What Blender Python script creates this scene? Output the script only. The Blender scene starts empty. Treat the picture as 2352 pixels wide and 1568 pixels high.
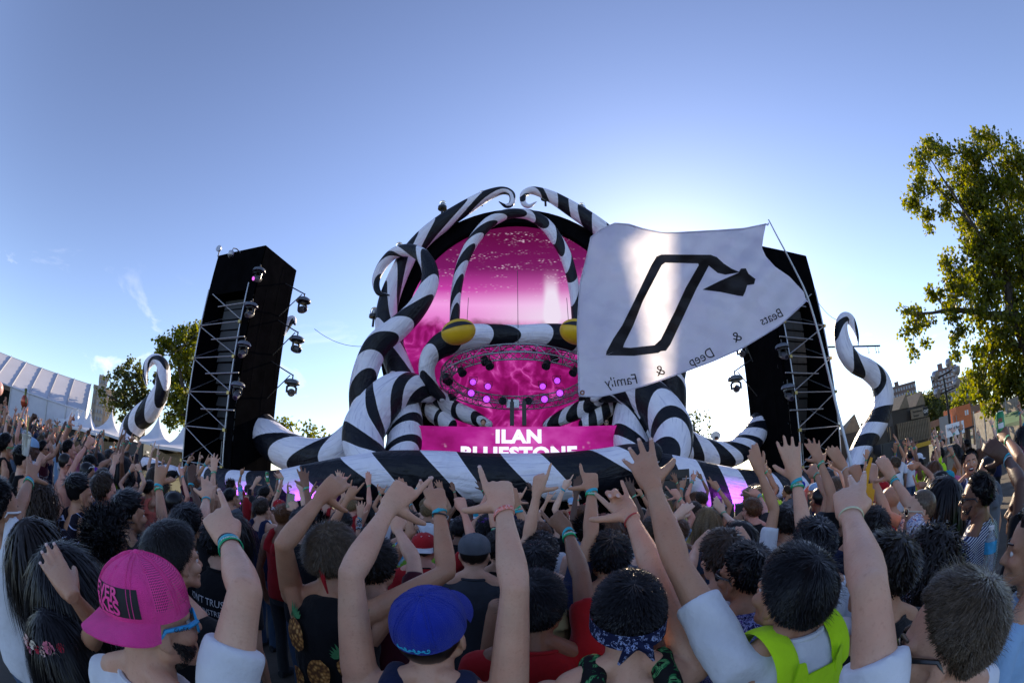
import bpy, bmesh, math, random
import numpy as np
from mathutils import Vector, Matrix, Euler
R = math.radians
random.seed(7)
rng = np.random.default_rng(7)
scene = bpy.context.scene
COL = scene.collection

# ------------------------------------------------------------------ camera
CH = 2.05                      # the camera is held above the heads
FPX, CX, CY, PITCH = 1040.0, 1176.0, 784.0, R(18.5)
cam_d = bpy.data.cameras.new('camera')
cam = bpy.data.objects.new('camera', cam_d)
COL.objects.link(cam)
cam.location = (0, 0, CH)
cam.rotation_euler = (R(90) + PITCH, 0, 0)
scene.render.engine = 'CYCLES'
cam_d.type = 'PANO'
cam_d.panorama_type = 'FISHEYE_EQUISOLID'
cam_d.sensor_width = 36.0
cam_d.fisheye_lens = FPX / 2352.0 * 36.0
cam_d.fisheye_fov = math.pi
cam_d.clip_start = 0.02
cam_d.clip_end = 4000
scene.camera = cam

# ------------------------------------------------------------------ sky, sun, exposure
SUN_AZ, SUN_EL = R(20.5), R(22)
w = bpy.data.worlds.new('World')
scene.world = w
w.use_nodes = True
nt = w.node_tree
bg = nt.nodes['Background']
sky = nt.nodes.new('ShaderNodeTexSky')
sky.sky_type = 'NISHITA'
sky.sun_disc = False
sky.sun_elevation = SUN_EL
sky.sun_rotation = SUN_AZ
sky.altitude = 0
sky.air_density = 1.0
sky.dust_density = 0.28
sky.ozone_density = 5.0
gam = nt.nodes.new('ShaderNodeGamma')
gam.inputs['Gamma'].default_value = 1.12
hsv = nt.nodes.new('ShaderNodeHueSaturation')
hsv.inputs['Saturation'].default_value = 0.80
hsv.inputs['Hue'].default_value = 0.508
nt.links.new(sky.outputs['Color'], hsv.inputs['Color'])
nt.links.new(hsv.outputs['Color'], gam.inputs['Color'])
# thin high cloud, the same all round the horizon
geo = nt.nodes.new('ShaderNodeTexCoord')
mp = nt.nodes.new('ShaderNodeMapping')
mp.inputs['Scale'].default_value = (2.2, 2.2, 5.0)
mp.inputs['Rotation'].default_value = (0.3, 0.5, 0.9)
nz = nt.nodes.new('ShaderNodeTexNoise')
nz.inputs['Scale'].default_value = 2.3
nz.inputs['Detail'].default_value = 9
nz.inputs['Roughness'].default_value = 0.62
nz.inputs['Distortion'].default_value = 0.5
rp = nt.nodes.new('ShaderNodeMapRange')
rp.inputs['From Min'].default_value = 0.595
rp.inputs['From Max'].default_value = 0.82
rp.inputs['To Max'].default_value = 0.6
mxc = nt.nodes.new('ShaderNodeMix')
mxc.data_type = 'RGBA'
mxc.inputs['B'].default_value = (9.0, 8.7, 9.0, 1)
turn = nt.nodes.new('ShaderNodeMapping'); turn.inputs['Rotation'].default_value = (0, 0, R(12))
nt.links.new(geo.outputs['Generated'], turn.inputs['Vector'])
nt.links.new(turn.outputs['Vector'], mp.inputs['Vector'])
nt.links.new(mp.outputs['Vector'], nz.inputs['Vector'])
nt.links.new(nz.outputs['Fac'], rp.inputs['Value'])
spz = nt.nodes.new('ShaderNodeSeparateXYZ')
nt.links.new(geo.outputs['Generated'], spz.inputs[0])
lowc = nt.nodes.new('ShaderNodeMapRange')          # cloud keeps low over the horizon
lowc.inputs['From Min'].default_value = 0.36
lowc.inputs['From Max'].default_value = 0.22
nt.links.new(spz.outputs[2], lowc.inputs['Value'])
mlt = nt.nodes.new('ShaderNodeMath'); mlt.operation = 'MULTIPLY'
nt.links.new(rp.outputs['Result'], mlt.inputs[0]); nt.links.new(lowc.outputs['Result'], mlt.inputs[1])
nt.links.new(mlt.outputs[0], mxc.inputs['Factor'])
nt.links.new(gam.outputs['Color'], mxc.inputs['A'])
nt.links.new(mxc.outputs['Result'], bg.inputs['Color'])
bg.inputs['Strength'].default_value = 0.12

sun_d = bpy.data.lights.new('sun', 'SUN')
sun_d.energy = 5.0
sun_d.angle = R(0.53)
sun_d.color = (1.0, 0.80, 0.56)
sun = bpy.data.objects.new('sun', sun_d)
COL.objects.link(sun)
sdir = Vector((math.sin(SUN_AZ) * math.cos(SUN_EL), math.cos(SUN_AZ) * math.cos(SUN_EL), math.sin(SUN_EL)))
sun.rotation_euler = (-sdir).to_track_quat('-Z', 'Y').to_euler()

vs = scene.view_settings
vs.view_transform = 'Standard'
vs.look = 'None'
vs.gamma = 1
vs.use_curve_mapping = False
vs.exposure = 0.82
cy = scene.cycles
cy.max_bounces = 6
cy.diffuse_bounces = 3
cy.glossy_bounces = 3
cy.transmission_bounces = 5
cy.transparent_max_bounces = 8
cy.use_denoising = True
cy.sample_clamp_indirect = 6

# ------------------------------------------------------------------ where things stand
def D(px, py):
    """Direction in the world of a spot seen by the lens (2352 x 1568 frame)."""
    x = px - CX; y = CY - py; r = math.hypot(x, y)
    if r < 1e-6: c = (0, 0, 1)
    else:
        th = 2 * math.asin(min(1, r / (2 * FPX))); s = math.sin(th); c = (s * x / r, s * y / r, math.cos(th))
    cp, sp = math.cos(PITCH), math.sin(PITCH)
    return Vector((c[0], c[2] * cp - c[1] * sp, c[1] * cp + c[2] * sp))
EYE = Vector((0, 0, CH))
def PY(px, py, Y): d = D(px, py); return EYE + d * (Y / d.y)
def PZ(px, py, z): d = D(px, py); return EYE + d * ((z - CH) / d.z)
def PR(px, py, r): return EYE + D(px, py) * r
def PH(px, py, h): d = D(px, py); return EYE + d * (h / math.hypot(d.x, d.y))
def proj(p):
    v = (Vector(p) - EYE).normalized()
    cp, sp = math.cos(PITCH), math.sin(PITCH)
    x = v.x; z = v.y * cp + v.z * sp; y = v.z * cp - v.y * sp
    th = math.acos(max(-1, min(1, z))); r = 2 * FPX * math.sin(th / 2); h = math.hypot(x, y) or 1
    return CX + r * x / h, CY - r * y / h

# ------------------------------------------------------------------ materials
MATS = {}
def nodes_of(m):
    m.use_nodes = True
    return m.node_tree, m.node_tree.nodes['Principled BSDF']
def mat(name, col, rough=0.6, metal=0.0, var=0.18, vscale=6.0, bump=0.0, bscale=40.0, spec=0.5, trans=0.0, emit=None, estr=0.0, sss=0.0, sheen=0.0, stretch=None, alpha=None):
    if name in MATS: return MATS[name]
    m = bpy.data.materials.new(name)
    nt, b = nodes_of(m)
    N, L = nt.nodes, nt.links
    tc = N.new('ShaderNodeTexCoord')
    src = tc.outputs['Object']
    if stretch:
        mpn = N.new('ShaderNodeMapping'); mpn.inputs['Scale'].default_value = stretch
        L.new(src, mpn.inputs['Vector']); src = mpn.outputs['Vector']
    n1 = N.new('ShaderNodeTexNoise'); n1.inputs['Scale'].default_value = vscale; n1.inputs['Detail'].default_value = 5
    L.new(src, n1.inputs['Vector'])
    mr = N.new('ShaderNodeMapRange'); mr.inputs['From Min'].default_value = 0.25; mr.inputs['From Max'].default_value = 0.75
    mr.inputs['To Min'].default_value = 1 - var; mr.inputs['To Max'].default_value = 1 + var
    L.new(n1.outputs['Fac'], mr.inputs['Value'])
    mx = N.new('ShaderNodeVectorMath'); mx.operation = 'SCALE'
    mx.inputs[0].default_value = col[:3]
    L.new(mr.outputs['Result'], mx.inputs['Scale'])
    L.new(mx.outputs['Vector'], b.inputs['Base Color'])
    b.inputs['Roughness'].default_value = rough
    b.inputs['Metallic'].default_value = metal
    b.inputs['Specular IOR Level'].default_value = spec
    if trans: b.inputs['Transmission Weight'].default_value = trans
    if sss:
        b.inputs['Subsurface Weight'].default_value = sss
        b.inputs['Subsurface Radius'].default_value = (0.012, 0.005, 0.003)
        b.inputs['Subsurface Scale'].default_value = 1.0
    if sheen: b.inputs['Sheen Weight'].default_value = sheen
    if emit:
        b.inputs['Emission Color'].default_value = (*emit, 1); b.inputs['Emission Strength'].default_value = estr
    if alpha is not None: b.inputs['Alpha'].default_value = alpha
    if bump:
        n2 = N.new('ShaderNodeTexNoise'); n2.inputs['Scale'].default_value = bscale; n2.inputs['Detail'].default_value = 4
        L.new(src, n2.inputs['Vector'])
        bp = N.new('ShaderNodeBump'); bp.inputs['Strength'].default_value = bump; bp.inputs['Distance'].default_value = 0.01
        L.new(n2.outputs['Fac'], bp.inputs['Height']); L.new(bp.outputs['Normal'], b.inputs['Normal'])
    MATS[name] = m
    return m
def ramp(N, stops, interp='LINEAR'):
    r = N.new('ShaderNodeValToRGB'); cr = r.color_ramp; cr.interpolation = interp
    while len(cr.elements) > 1: cr.elements.remove(cr.elements[-1])
    cr.elements[0].position = stops[0][0]; cr.elements[0].color = (*stops[0][1], 1)
    for p, c in stops[1:]:
        e = cr.elements.new(p); e.color = (*c, 1)
    return r
def mth(N, L, op, a, b=None, c=None):
    n = N.new('ShaderNodeMath'); n.operation = op
    for i, v in enumerate((a, b, c)):
        if v is None: continue
        if isinstance(v, (int, float)): n.inputs[i].default_value = v
        else: L.new(v, n.inputs[i])
    return n.outputs[0]

# ------------------------------------------------------------------ mesh building
class MB:
    def __init__(s): s.v = []; s.f = []; s.m = []; s.uv = []; s.n = 0
    def add(s, verts, faces, mi=0, uvs=None):
        o = s.n
        s.v.extend([tuple(v) for v in verts]); s.n += len(verts)
        for k, f in enumerate(faces):
            s.f.append(tuple(i + o for i in f)); s.m.append(mi)
            if uvs is not None: s.uv.append(uvs[k])
            else: s.uv.append(None)
    def box(s, c, size, rot=None, mi=0):
        hx, hy, hz = size[0] / 2, size[1] / 2, size[2] / 2
        P = [Vector((x, y, z)) for z in (-hz, hz) for y in (-hy, hy) for x in (-hx, hx)]
        if rot is not None: P = [rot @ p for p in P]
        c = Vector(c)
        s.add([p + c for p in P], [(0, 2, 3, 1), (4, 5, 7, 6), (0, 1, 5, 4), (2, 6, 7, 3), (0, 4, 6, 2), (1, 3, 7, 5)], mi)
    def tube(s, pts, rad, n=10, mi=0, caps=True, flat=None):
        pts = [Vector(p) for p in pts]
        k = len(pts)
        if isinstance(rad, (int, float)): rad = [rad] * k
        t = [(pts[min(i + 1, k - 1)] - pts[max(i - 1, 0)]).normalized() for i in range(k)]
        up = Vector((0, 0, 1)) if abs(t[0].z) < 0.9 else Vector((0, 1, 0))
        a = t[0].cross(up).normalized()
        L = [0]
        for i in range(1, k): L.append(L[-1] + (pts[i] - pts[i - 1]).length)
        tot = L[-1] or 1
        V = []
        for i in range(k):
            a = (a - t[i] * a.dot(t[i])).normalized(); b = t[i].cross(a)
            for j in range(n):
                an = 2 * math.pi * j / n
                V.append(pts[i] + (a * math.cos(an) + b * math.sin(an)) * rad[i])
        Fc, U = [], []
        for i in range(k - 1):
            for j in range(n):
                j2 = (j + 1) % n
                Fc.append((i * n + j, i * n + j2, (i + 1) * n + j2, (i + 1) * n + j))
                u0, u1, v0, v1 = L[i] / tot, L[i + 1] / tot, j / n, (j + 1) / n
                U.append(((u0, v0), (u0, v1), (u1, v1), (u1, v0)))
        if caps:
            Fc.append(tuple(range(n - 1, -1, -1))); U.append(tuple((0, j / n) for j in range(n - 1, -1, -1)))
            Fc.append(tuple((k - 1) * n + j for j in range(n))); U.append(tuple((1, j / n) for j in range(n)))
        s.add(V, Fc, mi, U)
    def cyl(s, a, b, r, n=10, mi=0, r2=None):
        s.tube([a, b], [r, r if r2 is None else r2], n, mi)
    def ell(s, c, rx, ry, rz, nu=14, nv=9, rot=None, mi=0):
        V = []; c = Vector(c)
        V.append(Vector((0, 0, -rz)))
        for i in range(1, nv):
            ph = -math.pi / 2 + math.pi * i / nv
            for j in range(nu):
                an = 2 * math.pi * j / nu
                V.append(Vector((rx * math.cos(ph) * math.cos(an), ry * math.cos(ph) * math.sin(an), rz * math.sin(ph))))
        V.append(Vector((0, 0, rz)))
        if rot is not None: V = [rot @ v for v in V]
        Fc = []
        for j in range(nu): Fc.append((0, 1 + (j + 1) % nu, 1 + j))
        for i in range(nv - 2):
            for j in range(nu):
                a = 1 + i * nu + j; b = 1 + i * nu + (j + 1) % nu
                Fc.append((a, b, b + nu, a + nu))
        top = len(V) - 1; o = 1 + (nv - 2) * nu
        for j in range(nu): Fc.append((o + j, o + (j + 1) % nu, top))
        s.add([v + c for v in V], Fc, mi)
    def grid(s, P, mi=0, uv=True):
        """P[i][j] points -> quads."""
        a, b = len(P), len(P[0])
        V = [p for row in P for p in row]; Fc, U = [], []
        for i in range(a - 1):
            for j in range(b - 1):
                Fc.append((i * b + j, i * b + j + 1, (i + 1) * b + j + 1, (i + 1) * b + j))
                U.append(((i / (a - 1), j / (b - 1)), (i / (a - 1), (j + 1) / (b - 1)), ((i + 1) / (a - 1), (j + 1) / (b - 1)), ((i + 1) / (a - 1), j / (b - 1))))
        s.add(V, Fc, mi, U)
    def poly(s, outline, thick, origin, ax, ay, mi=0):
        """flat outline in plane (ax, ay) extruded along the normal."""
        nrm = ax.cross(ay)
        n = len(outline)
        A = [origin + ax * x + ay * y for x, y in outline]
        B = [p + nrm * thick for p in A]
        F_ = [tuple(range(n - 1, -1, -1)), tuple(range(n, 2 * n))]
        for i in range(n):
            j = (i + 1) % n
            F_.append((i, j, n + j, n + i))
        s.add(A + B, F_, mi)
    def mesh(s, name, mats, smooth=True, sharp=35):
        me = bpy.data.meshes.new(name)
        me.from_pydata(s.v, [], s.f)
        for m in (mats if isinstance(mats, (list, tuple)) else [mats]): me.materials.append(m)
        if max(s.m, default=0): me.polygons.foreach_set('material_index', s.m)
        if any(u is not None for u in s.uv):
            ul = me.uv_layers.new(name='UVMap')
            flat = []
            for f, u in zip(s.f, s.uv):
                if u is None: flat.extend([0.0] * (2 * len(f)))
                else:
                    for q in u: flat.extend(q)
            ul.data.foreach_set('uv', flat)
        if smooth:
            me.polygons.foreach_set('use_smooth', [True] * len(me.polygons))
            if sharp: me.set_sharp_from_angle(angle=R(sharp))
        me.update()
        return me
    def build(s, name, mats, parent=None, smooth=True, sharp=35, loc=None):
        return link(name, s.mesh(name, mats, smooth, sharp), parent, loc)

def link(name, data, parent=None, loc=None):
    o = bpy.data.objects.new(name, data)
    COL.objects.link(o)
    if parent is not None:
        o.parent = parent
        if WORLD[0]:
            t = parent; chain = Matrix()
            while t is not None:
                chain = t.matrix_parent_inverse @ t.matrix_basis @ chain if t.parent is not None else t.matrix_basis @ chain
                t = t.parent
            o.matrix_parent_inverse = chain.inverted()
    if loc is not None: o.location = loc
    return o
WORLD = [True]                 # part meshes are given in world coordinates unless switched off
def tag(o, label=None, cat=None, group=None, kind=None):
    if label: o['label'] = label
    if cat: o['category'] = cat
    if group: o['group'] = group
    if kind: o['kind'] = kind
    return o
def empty(name, loc=(0, 0, 0), rz=0.0, label=None, cat=None, group=None):
    o = bpy.data.objects.new(name, None); COL.objects.link(o)
    o.location = loc; o.rotation_euler = (0, 0, rz); o.empty_display_size = 0.2
    return tag(o, label, cat, group)
def copy_tree(o, parent=None):
    c = o.copy(); COL.objects.link(c)
    if parent is not None:
        c.parent = parent; c.matrix_parent_inverse = o.matrix_parent_inverse
    for ch in o.children: copy_tree(ch, c)
    return c
def smooth_path(ctrl, n):
    """Catmull-Rom through rows of numbers (x, y, z, r)."""
    P = np.array(ctrl, float); k = len(P)
    P = np.vstack([2 * P[0] - P[1], P, 2 * P[-1] - P[-2]])
    out = []
    for t in np.linspace(0, k - 1 - 1e-6, n):
        i = int(t); u = t - i
        p0, p1, p2, p3 = P[i], P[i + 1], P[i + 2], P[i + 3]
        out.append(0.5 * ((2 * p1) + (-p0 + p2) * u + (2 * p0 - 5 * p1 + 4 * p2 - p3) * u * u + (-p0 + 3 * p1 - 3 * p2 + p3) * u ** 3))
    return np.array(out)
# ================================================================== ground
M_ground = mat('trodden_ground', (0.085, 0.075, 0.06), 0.95, var=0.45, vscale=1.3, bump=0.6, bscale=18)
g = MB()
g.grid([[Vector((x, y, 0)) for x in np.linspace(-900, 900, 31)] for y in np.linspace(-300, 1500, 31)])
tag(g.build('ground', M_ground), kind='structure')
# dry grass behind the stage and to the side, a little proud of the ground
M_grass = mat('dry_grass', (0.13, 0.12, 0.045), 0.95, var=0.4, vscale=0.6, bump=0.5, bscale=30)
g = MB()
g.grid([[Vector((x, y, 0.004)) for x in np.linspace(-48, -15, 8)] for y in np.linspace(17, 60, 8)])
tag(g.build('grass_field', M_grass), kind='structure')
g = MB()
g.grid([[Vector((x, y, 0.004)) for x in np.linspace(-14, 90, 8)] for y in np.linspace(27, 120, 8)])
tag(g.build('lawn_field', M_grass), kind='structure')

# ================================================================== shared materials
M_blackcloth = mat('black_scrim', (0.004, 0.004, 0.005), 0.95, spec=0.0, var=0.3, vscale=2, bump=0.25, bscale=9)
M_black = mat('black_paint', (0.010, 0.010, 0.012), 0.45, var=0.2, vscale=8)
M_blackplastic = mat('black_plastic', (0.012, 0.012, 0.014), 0.35, var=0.15, vscale=20)
M_alu = mat('aluminium_tube', (0.38, 0.39, 0.42), 0.38, metal=0.75, var=0.15, vscale=15)
M_truss = mat('truss_metal', (0.30, 0.30, 0.33), 0.42, metal=0.6, var=0.2, vscale=12)
M_lensglass = mat('lens_glass', (0.02, 0.02, 0.03), 0.05, var=0.05, spec=0.9)
M_glass = mat('clear_globe', (0.85, 0.9, 0.95), 0.03, var=0.02, trans=0.9)
M_purpleled = mat('purple_led', (0.3, 0.02, 0.4), 0.3, emit=(0.42, 0.02, 0.75), estr=1.0 * 2 ** -vs.exposure)
M_pinklens = mat('pink_lamp_lens', (0.3, 0.02, 0.3), 0.2, emit=(0.9, 0.15, 0.9), estr=1.1 * 2 ** -vs.exposure)
M_yellowvinyl = mat('yellow_vinyl', (0.72, 0.44, 0.01), 0.42, var=0.1, vscale=3, bump=0.15, bscale=6)
M_blackvinyl = mat('black_vinyl', (0.012, 0.013, 0.018), 0.4, var=0.2, vscale=3, bump=0.3, bscale=5)
M_white_vinyl = mat('white_tent_vinyl', (0.60, 0.61, 0.66), 0.8, spec=0.15, var=0.06, vscale=1.2, bump=0.2, bscale=2.5)
M_wire = mat('guy_wire', (0.05, 0.05, 0.055), 0.5)

def stripe_mat(name, N_, slant=0.0, ph=0.0, duty=0.5, damp=0.15, dph=0.0, helix=0, jit=0.35, aspect=0.12):
    """inflatable fabric printed with black and white bands along u, wrinkled by its seams."""
    m = bpy.data.materials.new(name)
    nt, b = nodes_of(m); N, L = nt.nodes, nt.links
    uv = N.new('ShaderNodeUVMap'); sp = N.new('ShaderNodeSeparateXYZ'); L.new(uv.outputs[0], sp.inputs[0])
    u, v = sp.outputs[0], sp.outputs[1]
    ang = mth(N, L, 'MULTIPLY', v, 2 * math.pi)
    s = mth(N, L, 'MULTIPLY', u, N_)
    s = mth(N, L, 'ADD', s, mth(N, L, 'MULTIPLY', mth(N, L, 'COSINE', mth(N, L, 'ADD', ang, ph)), slant))
    if helix: s = mth(N, L, 'ADD', s, mth(N, L, 'MULTIPLY', v, helix))
    s = mth(N, L, 'ADD', s, 50.13)
    cell = mth(N, L, 'FLOOR', s); fr = mth(N, L, 'FRACT', s)
    wn = N.new('ShaderNodeTexWhiteNoise'); wn.noise_dimensions = '1D'; L.new(cell, wn.inputs['W'])
    wsp = N.new('ShaderNodeSeparateColor'); L.new(wn.outputs['Color'], wsp.inputs[0])
    ca = mth(N, L, 'COSINE', mth(N, L, 'ADD', mth(N, L, 'ADD', ang, dph), mth(N, L, 'MULTIPLY', wsp.outputs[1], 6.28)))
    d = mth(N, L, 'ADD', mth(N, L, 'MULTIPLY', ca, damp), duty)
    d = mth(N, L, 'ADD', d, mth(N, L, 'MULTIPLY', mth(N, L, 'SUBTRACT', wsp.outputs[0], 0.5), jit))
    blk = mth(N, L, 'LESS_THAN', fr, d)
    tc = N.new('ShaderNodeTexCoord')
    n1 = N.new('ShaderNodeTexNoise'); n1.inputs['Scale'].default_value = 1.6; n1.inputs['Detail'].default_value = 6
    L.new(tc.outputs['Object'], n1.inputs['Vector'])
    wr = ramp(N, [(0.25, (0.74, 0.73, 0.84)), (0.7, (0.86, 0.85, 0.93))]); L.new(n1.outputs['Fac'], wr.inputs[0])
    br = ramp(N, [(0.25, (0.004, 0.005, 0.009)), (0.7, (0.009, 0.011, 0.019))]); L.new(n1.outputs['Fac'], br.inputs[0])
    mps = N.new('ShaderNodeMapping'); mps.inputs['Scale'].default_value = (N_ * 0.8, 26, 1); mps.inputs['Rotation'].default_value = (0, 0, 0.35); L.new(uv.outputs[0], mps.inputs['Vector'])
    ns = N.new('ShaderNodeTexNoise'); ns.inputs['Scale'].default_value = 1.6; ns.inputs['Detail'].default_value = 6; ns.inputs['Roughness'].default_value = 0.7; ns.inputs['Distortion'].default_value = 0.6; L.new(mps.outputs[0], ns.inputs['Vector'])
    sr = ramp(N, [(0.34, (0.66, 0.66, 0.74)), (0.46, (1, 1, 1))]); L.new(ns.outputs['Fac'], sr.inputs[0])  # crease shade and dirt strokes painted as darker streaks in the white
    wm = N.new('ShaderNodeVectorMath'); wm.operation = 'MULTIPLY'; L.new(wr.outputs[0], wm.inputs[0]); L.new(sr.outputs[0], wm.inputs[1])
    mx = N.new('ShaderNodeMix'); mx.data_type = 'RGBA'
    L.new(blk, mx.inputs['Factor']); L.new(wm.outputs[0], mx.inputs['A']); L.new(br.outputs[0], mx.inputs['B'])
    L.new(mx.outputs['Result'], b.inputs['Base Color'])
    b.inputs['Roughness'].default_value = 0.46
    b.inputs['Specular IOR Level'].default_value = 0.28
    # gathers and creases that run along the tube
    mpn = N.new('ShaderNodeMapping'); mpn.inputs['Scale'].default_value = (N_ * 1.1, 9, 1); L.new(uv.outputs[0], mpn.inputs['Vector'])
    n2 = N.new('ShaderNodeTexNoise'); n2.inputs['Scale'].default_value = 2.0; n2.inputs['Detail'].default_value = 5; n2.inputs['Distortion'].default_value = 0.9
    L.new(mpn.outputs[0], n2.inputs['Vector'])
    n3 = N.new('ShaderNodeTexNoise'); n3.inputs['Scale'].default_value = 1.2; n3.inputs['Detail'].default_value = 3; n3.inputs['Distortion'].default_value = 2.0
    L.new(tc.outputs['Object'], n3.inputs['Vector'])
    hsum = mth(N, L, 'ADD', n2.outputs['Fac'], mth(N, L, 'MULTIPLY', n3.outputs['Fac'], 1.2))
    # sewn seams
    seam = mth(N, L, 'FRACT', mth(N, L, 'MULTIPLY', u, N_ * 1.7))
    seam = mth(N, L, 'LESS_THAN', mth(N, L, 'ABSOLUTE', mth(N, L, 'SUBTRACT', seam, 0.5)), 0.012)
    hsum = mth(N, L, 'SUBTRACT', hsum, mth(N, L, 'MULTIPLY', seam, 0.25))
    bp = N.new('ShaderNodeBump'); bp.inputs['Strength'].default_value = 0.5; bp.inputs['Distance'].default_value = 0.13
    L.new(hsum, bp.inputs['Height']); L.new(bp.outputs['Normal'], b.inputs['Normal'])
    return m

def arm_pts(ctrl, n=90):
    """rows (px, py, half width in px, Y) -> smooth 3D path with radii."""
    rows = []
    for px, py, r, Y in ctrl:
        p = PY(px, py, Y)
        rows.append((p.x, p.y, p.z, max(0.015, r * (p - EYE).length / FPX)))
    return smooth_path(rows, n)
def arm(name, ctrl, m, parent=None, n=90, seg=26):
    A = arm_pts(ctrl, n)
    b = MB()
    k = len(A)
    P = [Vector(a[:3]) for a in A]; rr = [max(0.012, a[3]) for a in A]
    # rounded ends
    t0 = (P[0] - P[1]).normalized(); t1 = (P[-1] - P[-2]).normalized()
    pre = [(P[0] + t0 * rr[0] * math.sin(q), rr[0] * math.cos(q)) for q in (1.45, 1.1, 0.7, 0.35)]
    post = [(P[-1] + t1 * rr[-1] * math.sin(q), rr[-1] * math.cos(q)) for q in (0.35, 0.7, 1.1, 1.45)]
    P = [p for p, _ in pre] + P + [p for p, _ in post]; rr = [r for _, r in pre] + rr + [r for _, r in post]
    b.tube(P, rr, seg)
    return b.build(name, m, parent, sharp=0)

# ================================================================== stage
NTH = ['first', 'second', 'third', 'fourth', 'fifth', 'sixth', 'seventh', 'eighth', 'ninth', 'tenth', 'eleventh']
SX = 0.24                                                  # stage axis
st = empty('stage_platform', (SX, 17.4, 0), 0, 'long black stage platform under the striped octopus and the pink screen', 'stage')
b = MB(); b.box((SX, 20.3, 1.425), (13.0, 6.6, 2.85)); b.build('deck', M_black, st)
b = MB()
for k in range(13): b.box((SX - 6.2 + k * 1.033, 16.96, 1.4), (0.98, 0.05, 2.7))
b.build('skirt', M_blackcloth, st)
for k in range(6):
    b = MB(); b.box((SX - 5 + k * 2, 13.9, 0.45), (1.9, 0.9, 0.9)); b.box((SX - 5 + k * 2, 13.44, 0.45), (1.8, 0.03, 0.8))
    o = b.build('subwoofer', M_blackplastic); tag(o, NTH[k] + ' from the left of the black subwoofers under the long striped tentacle', 'subwoofer', 'subwoofers under the front tentacle')

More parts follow.
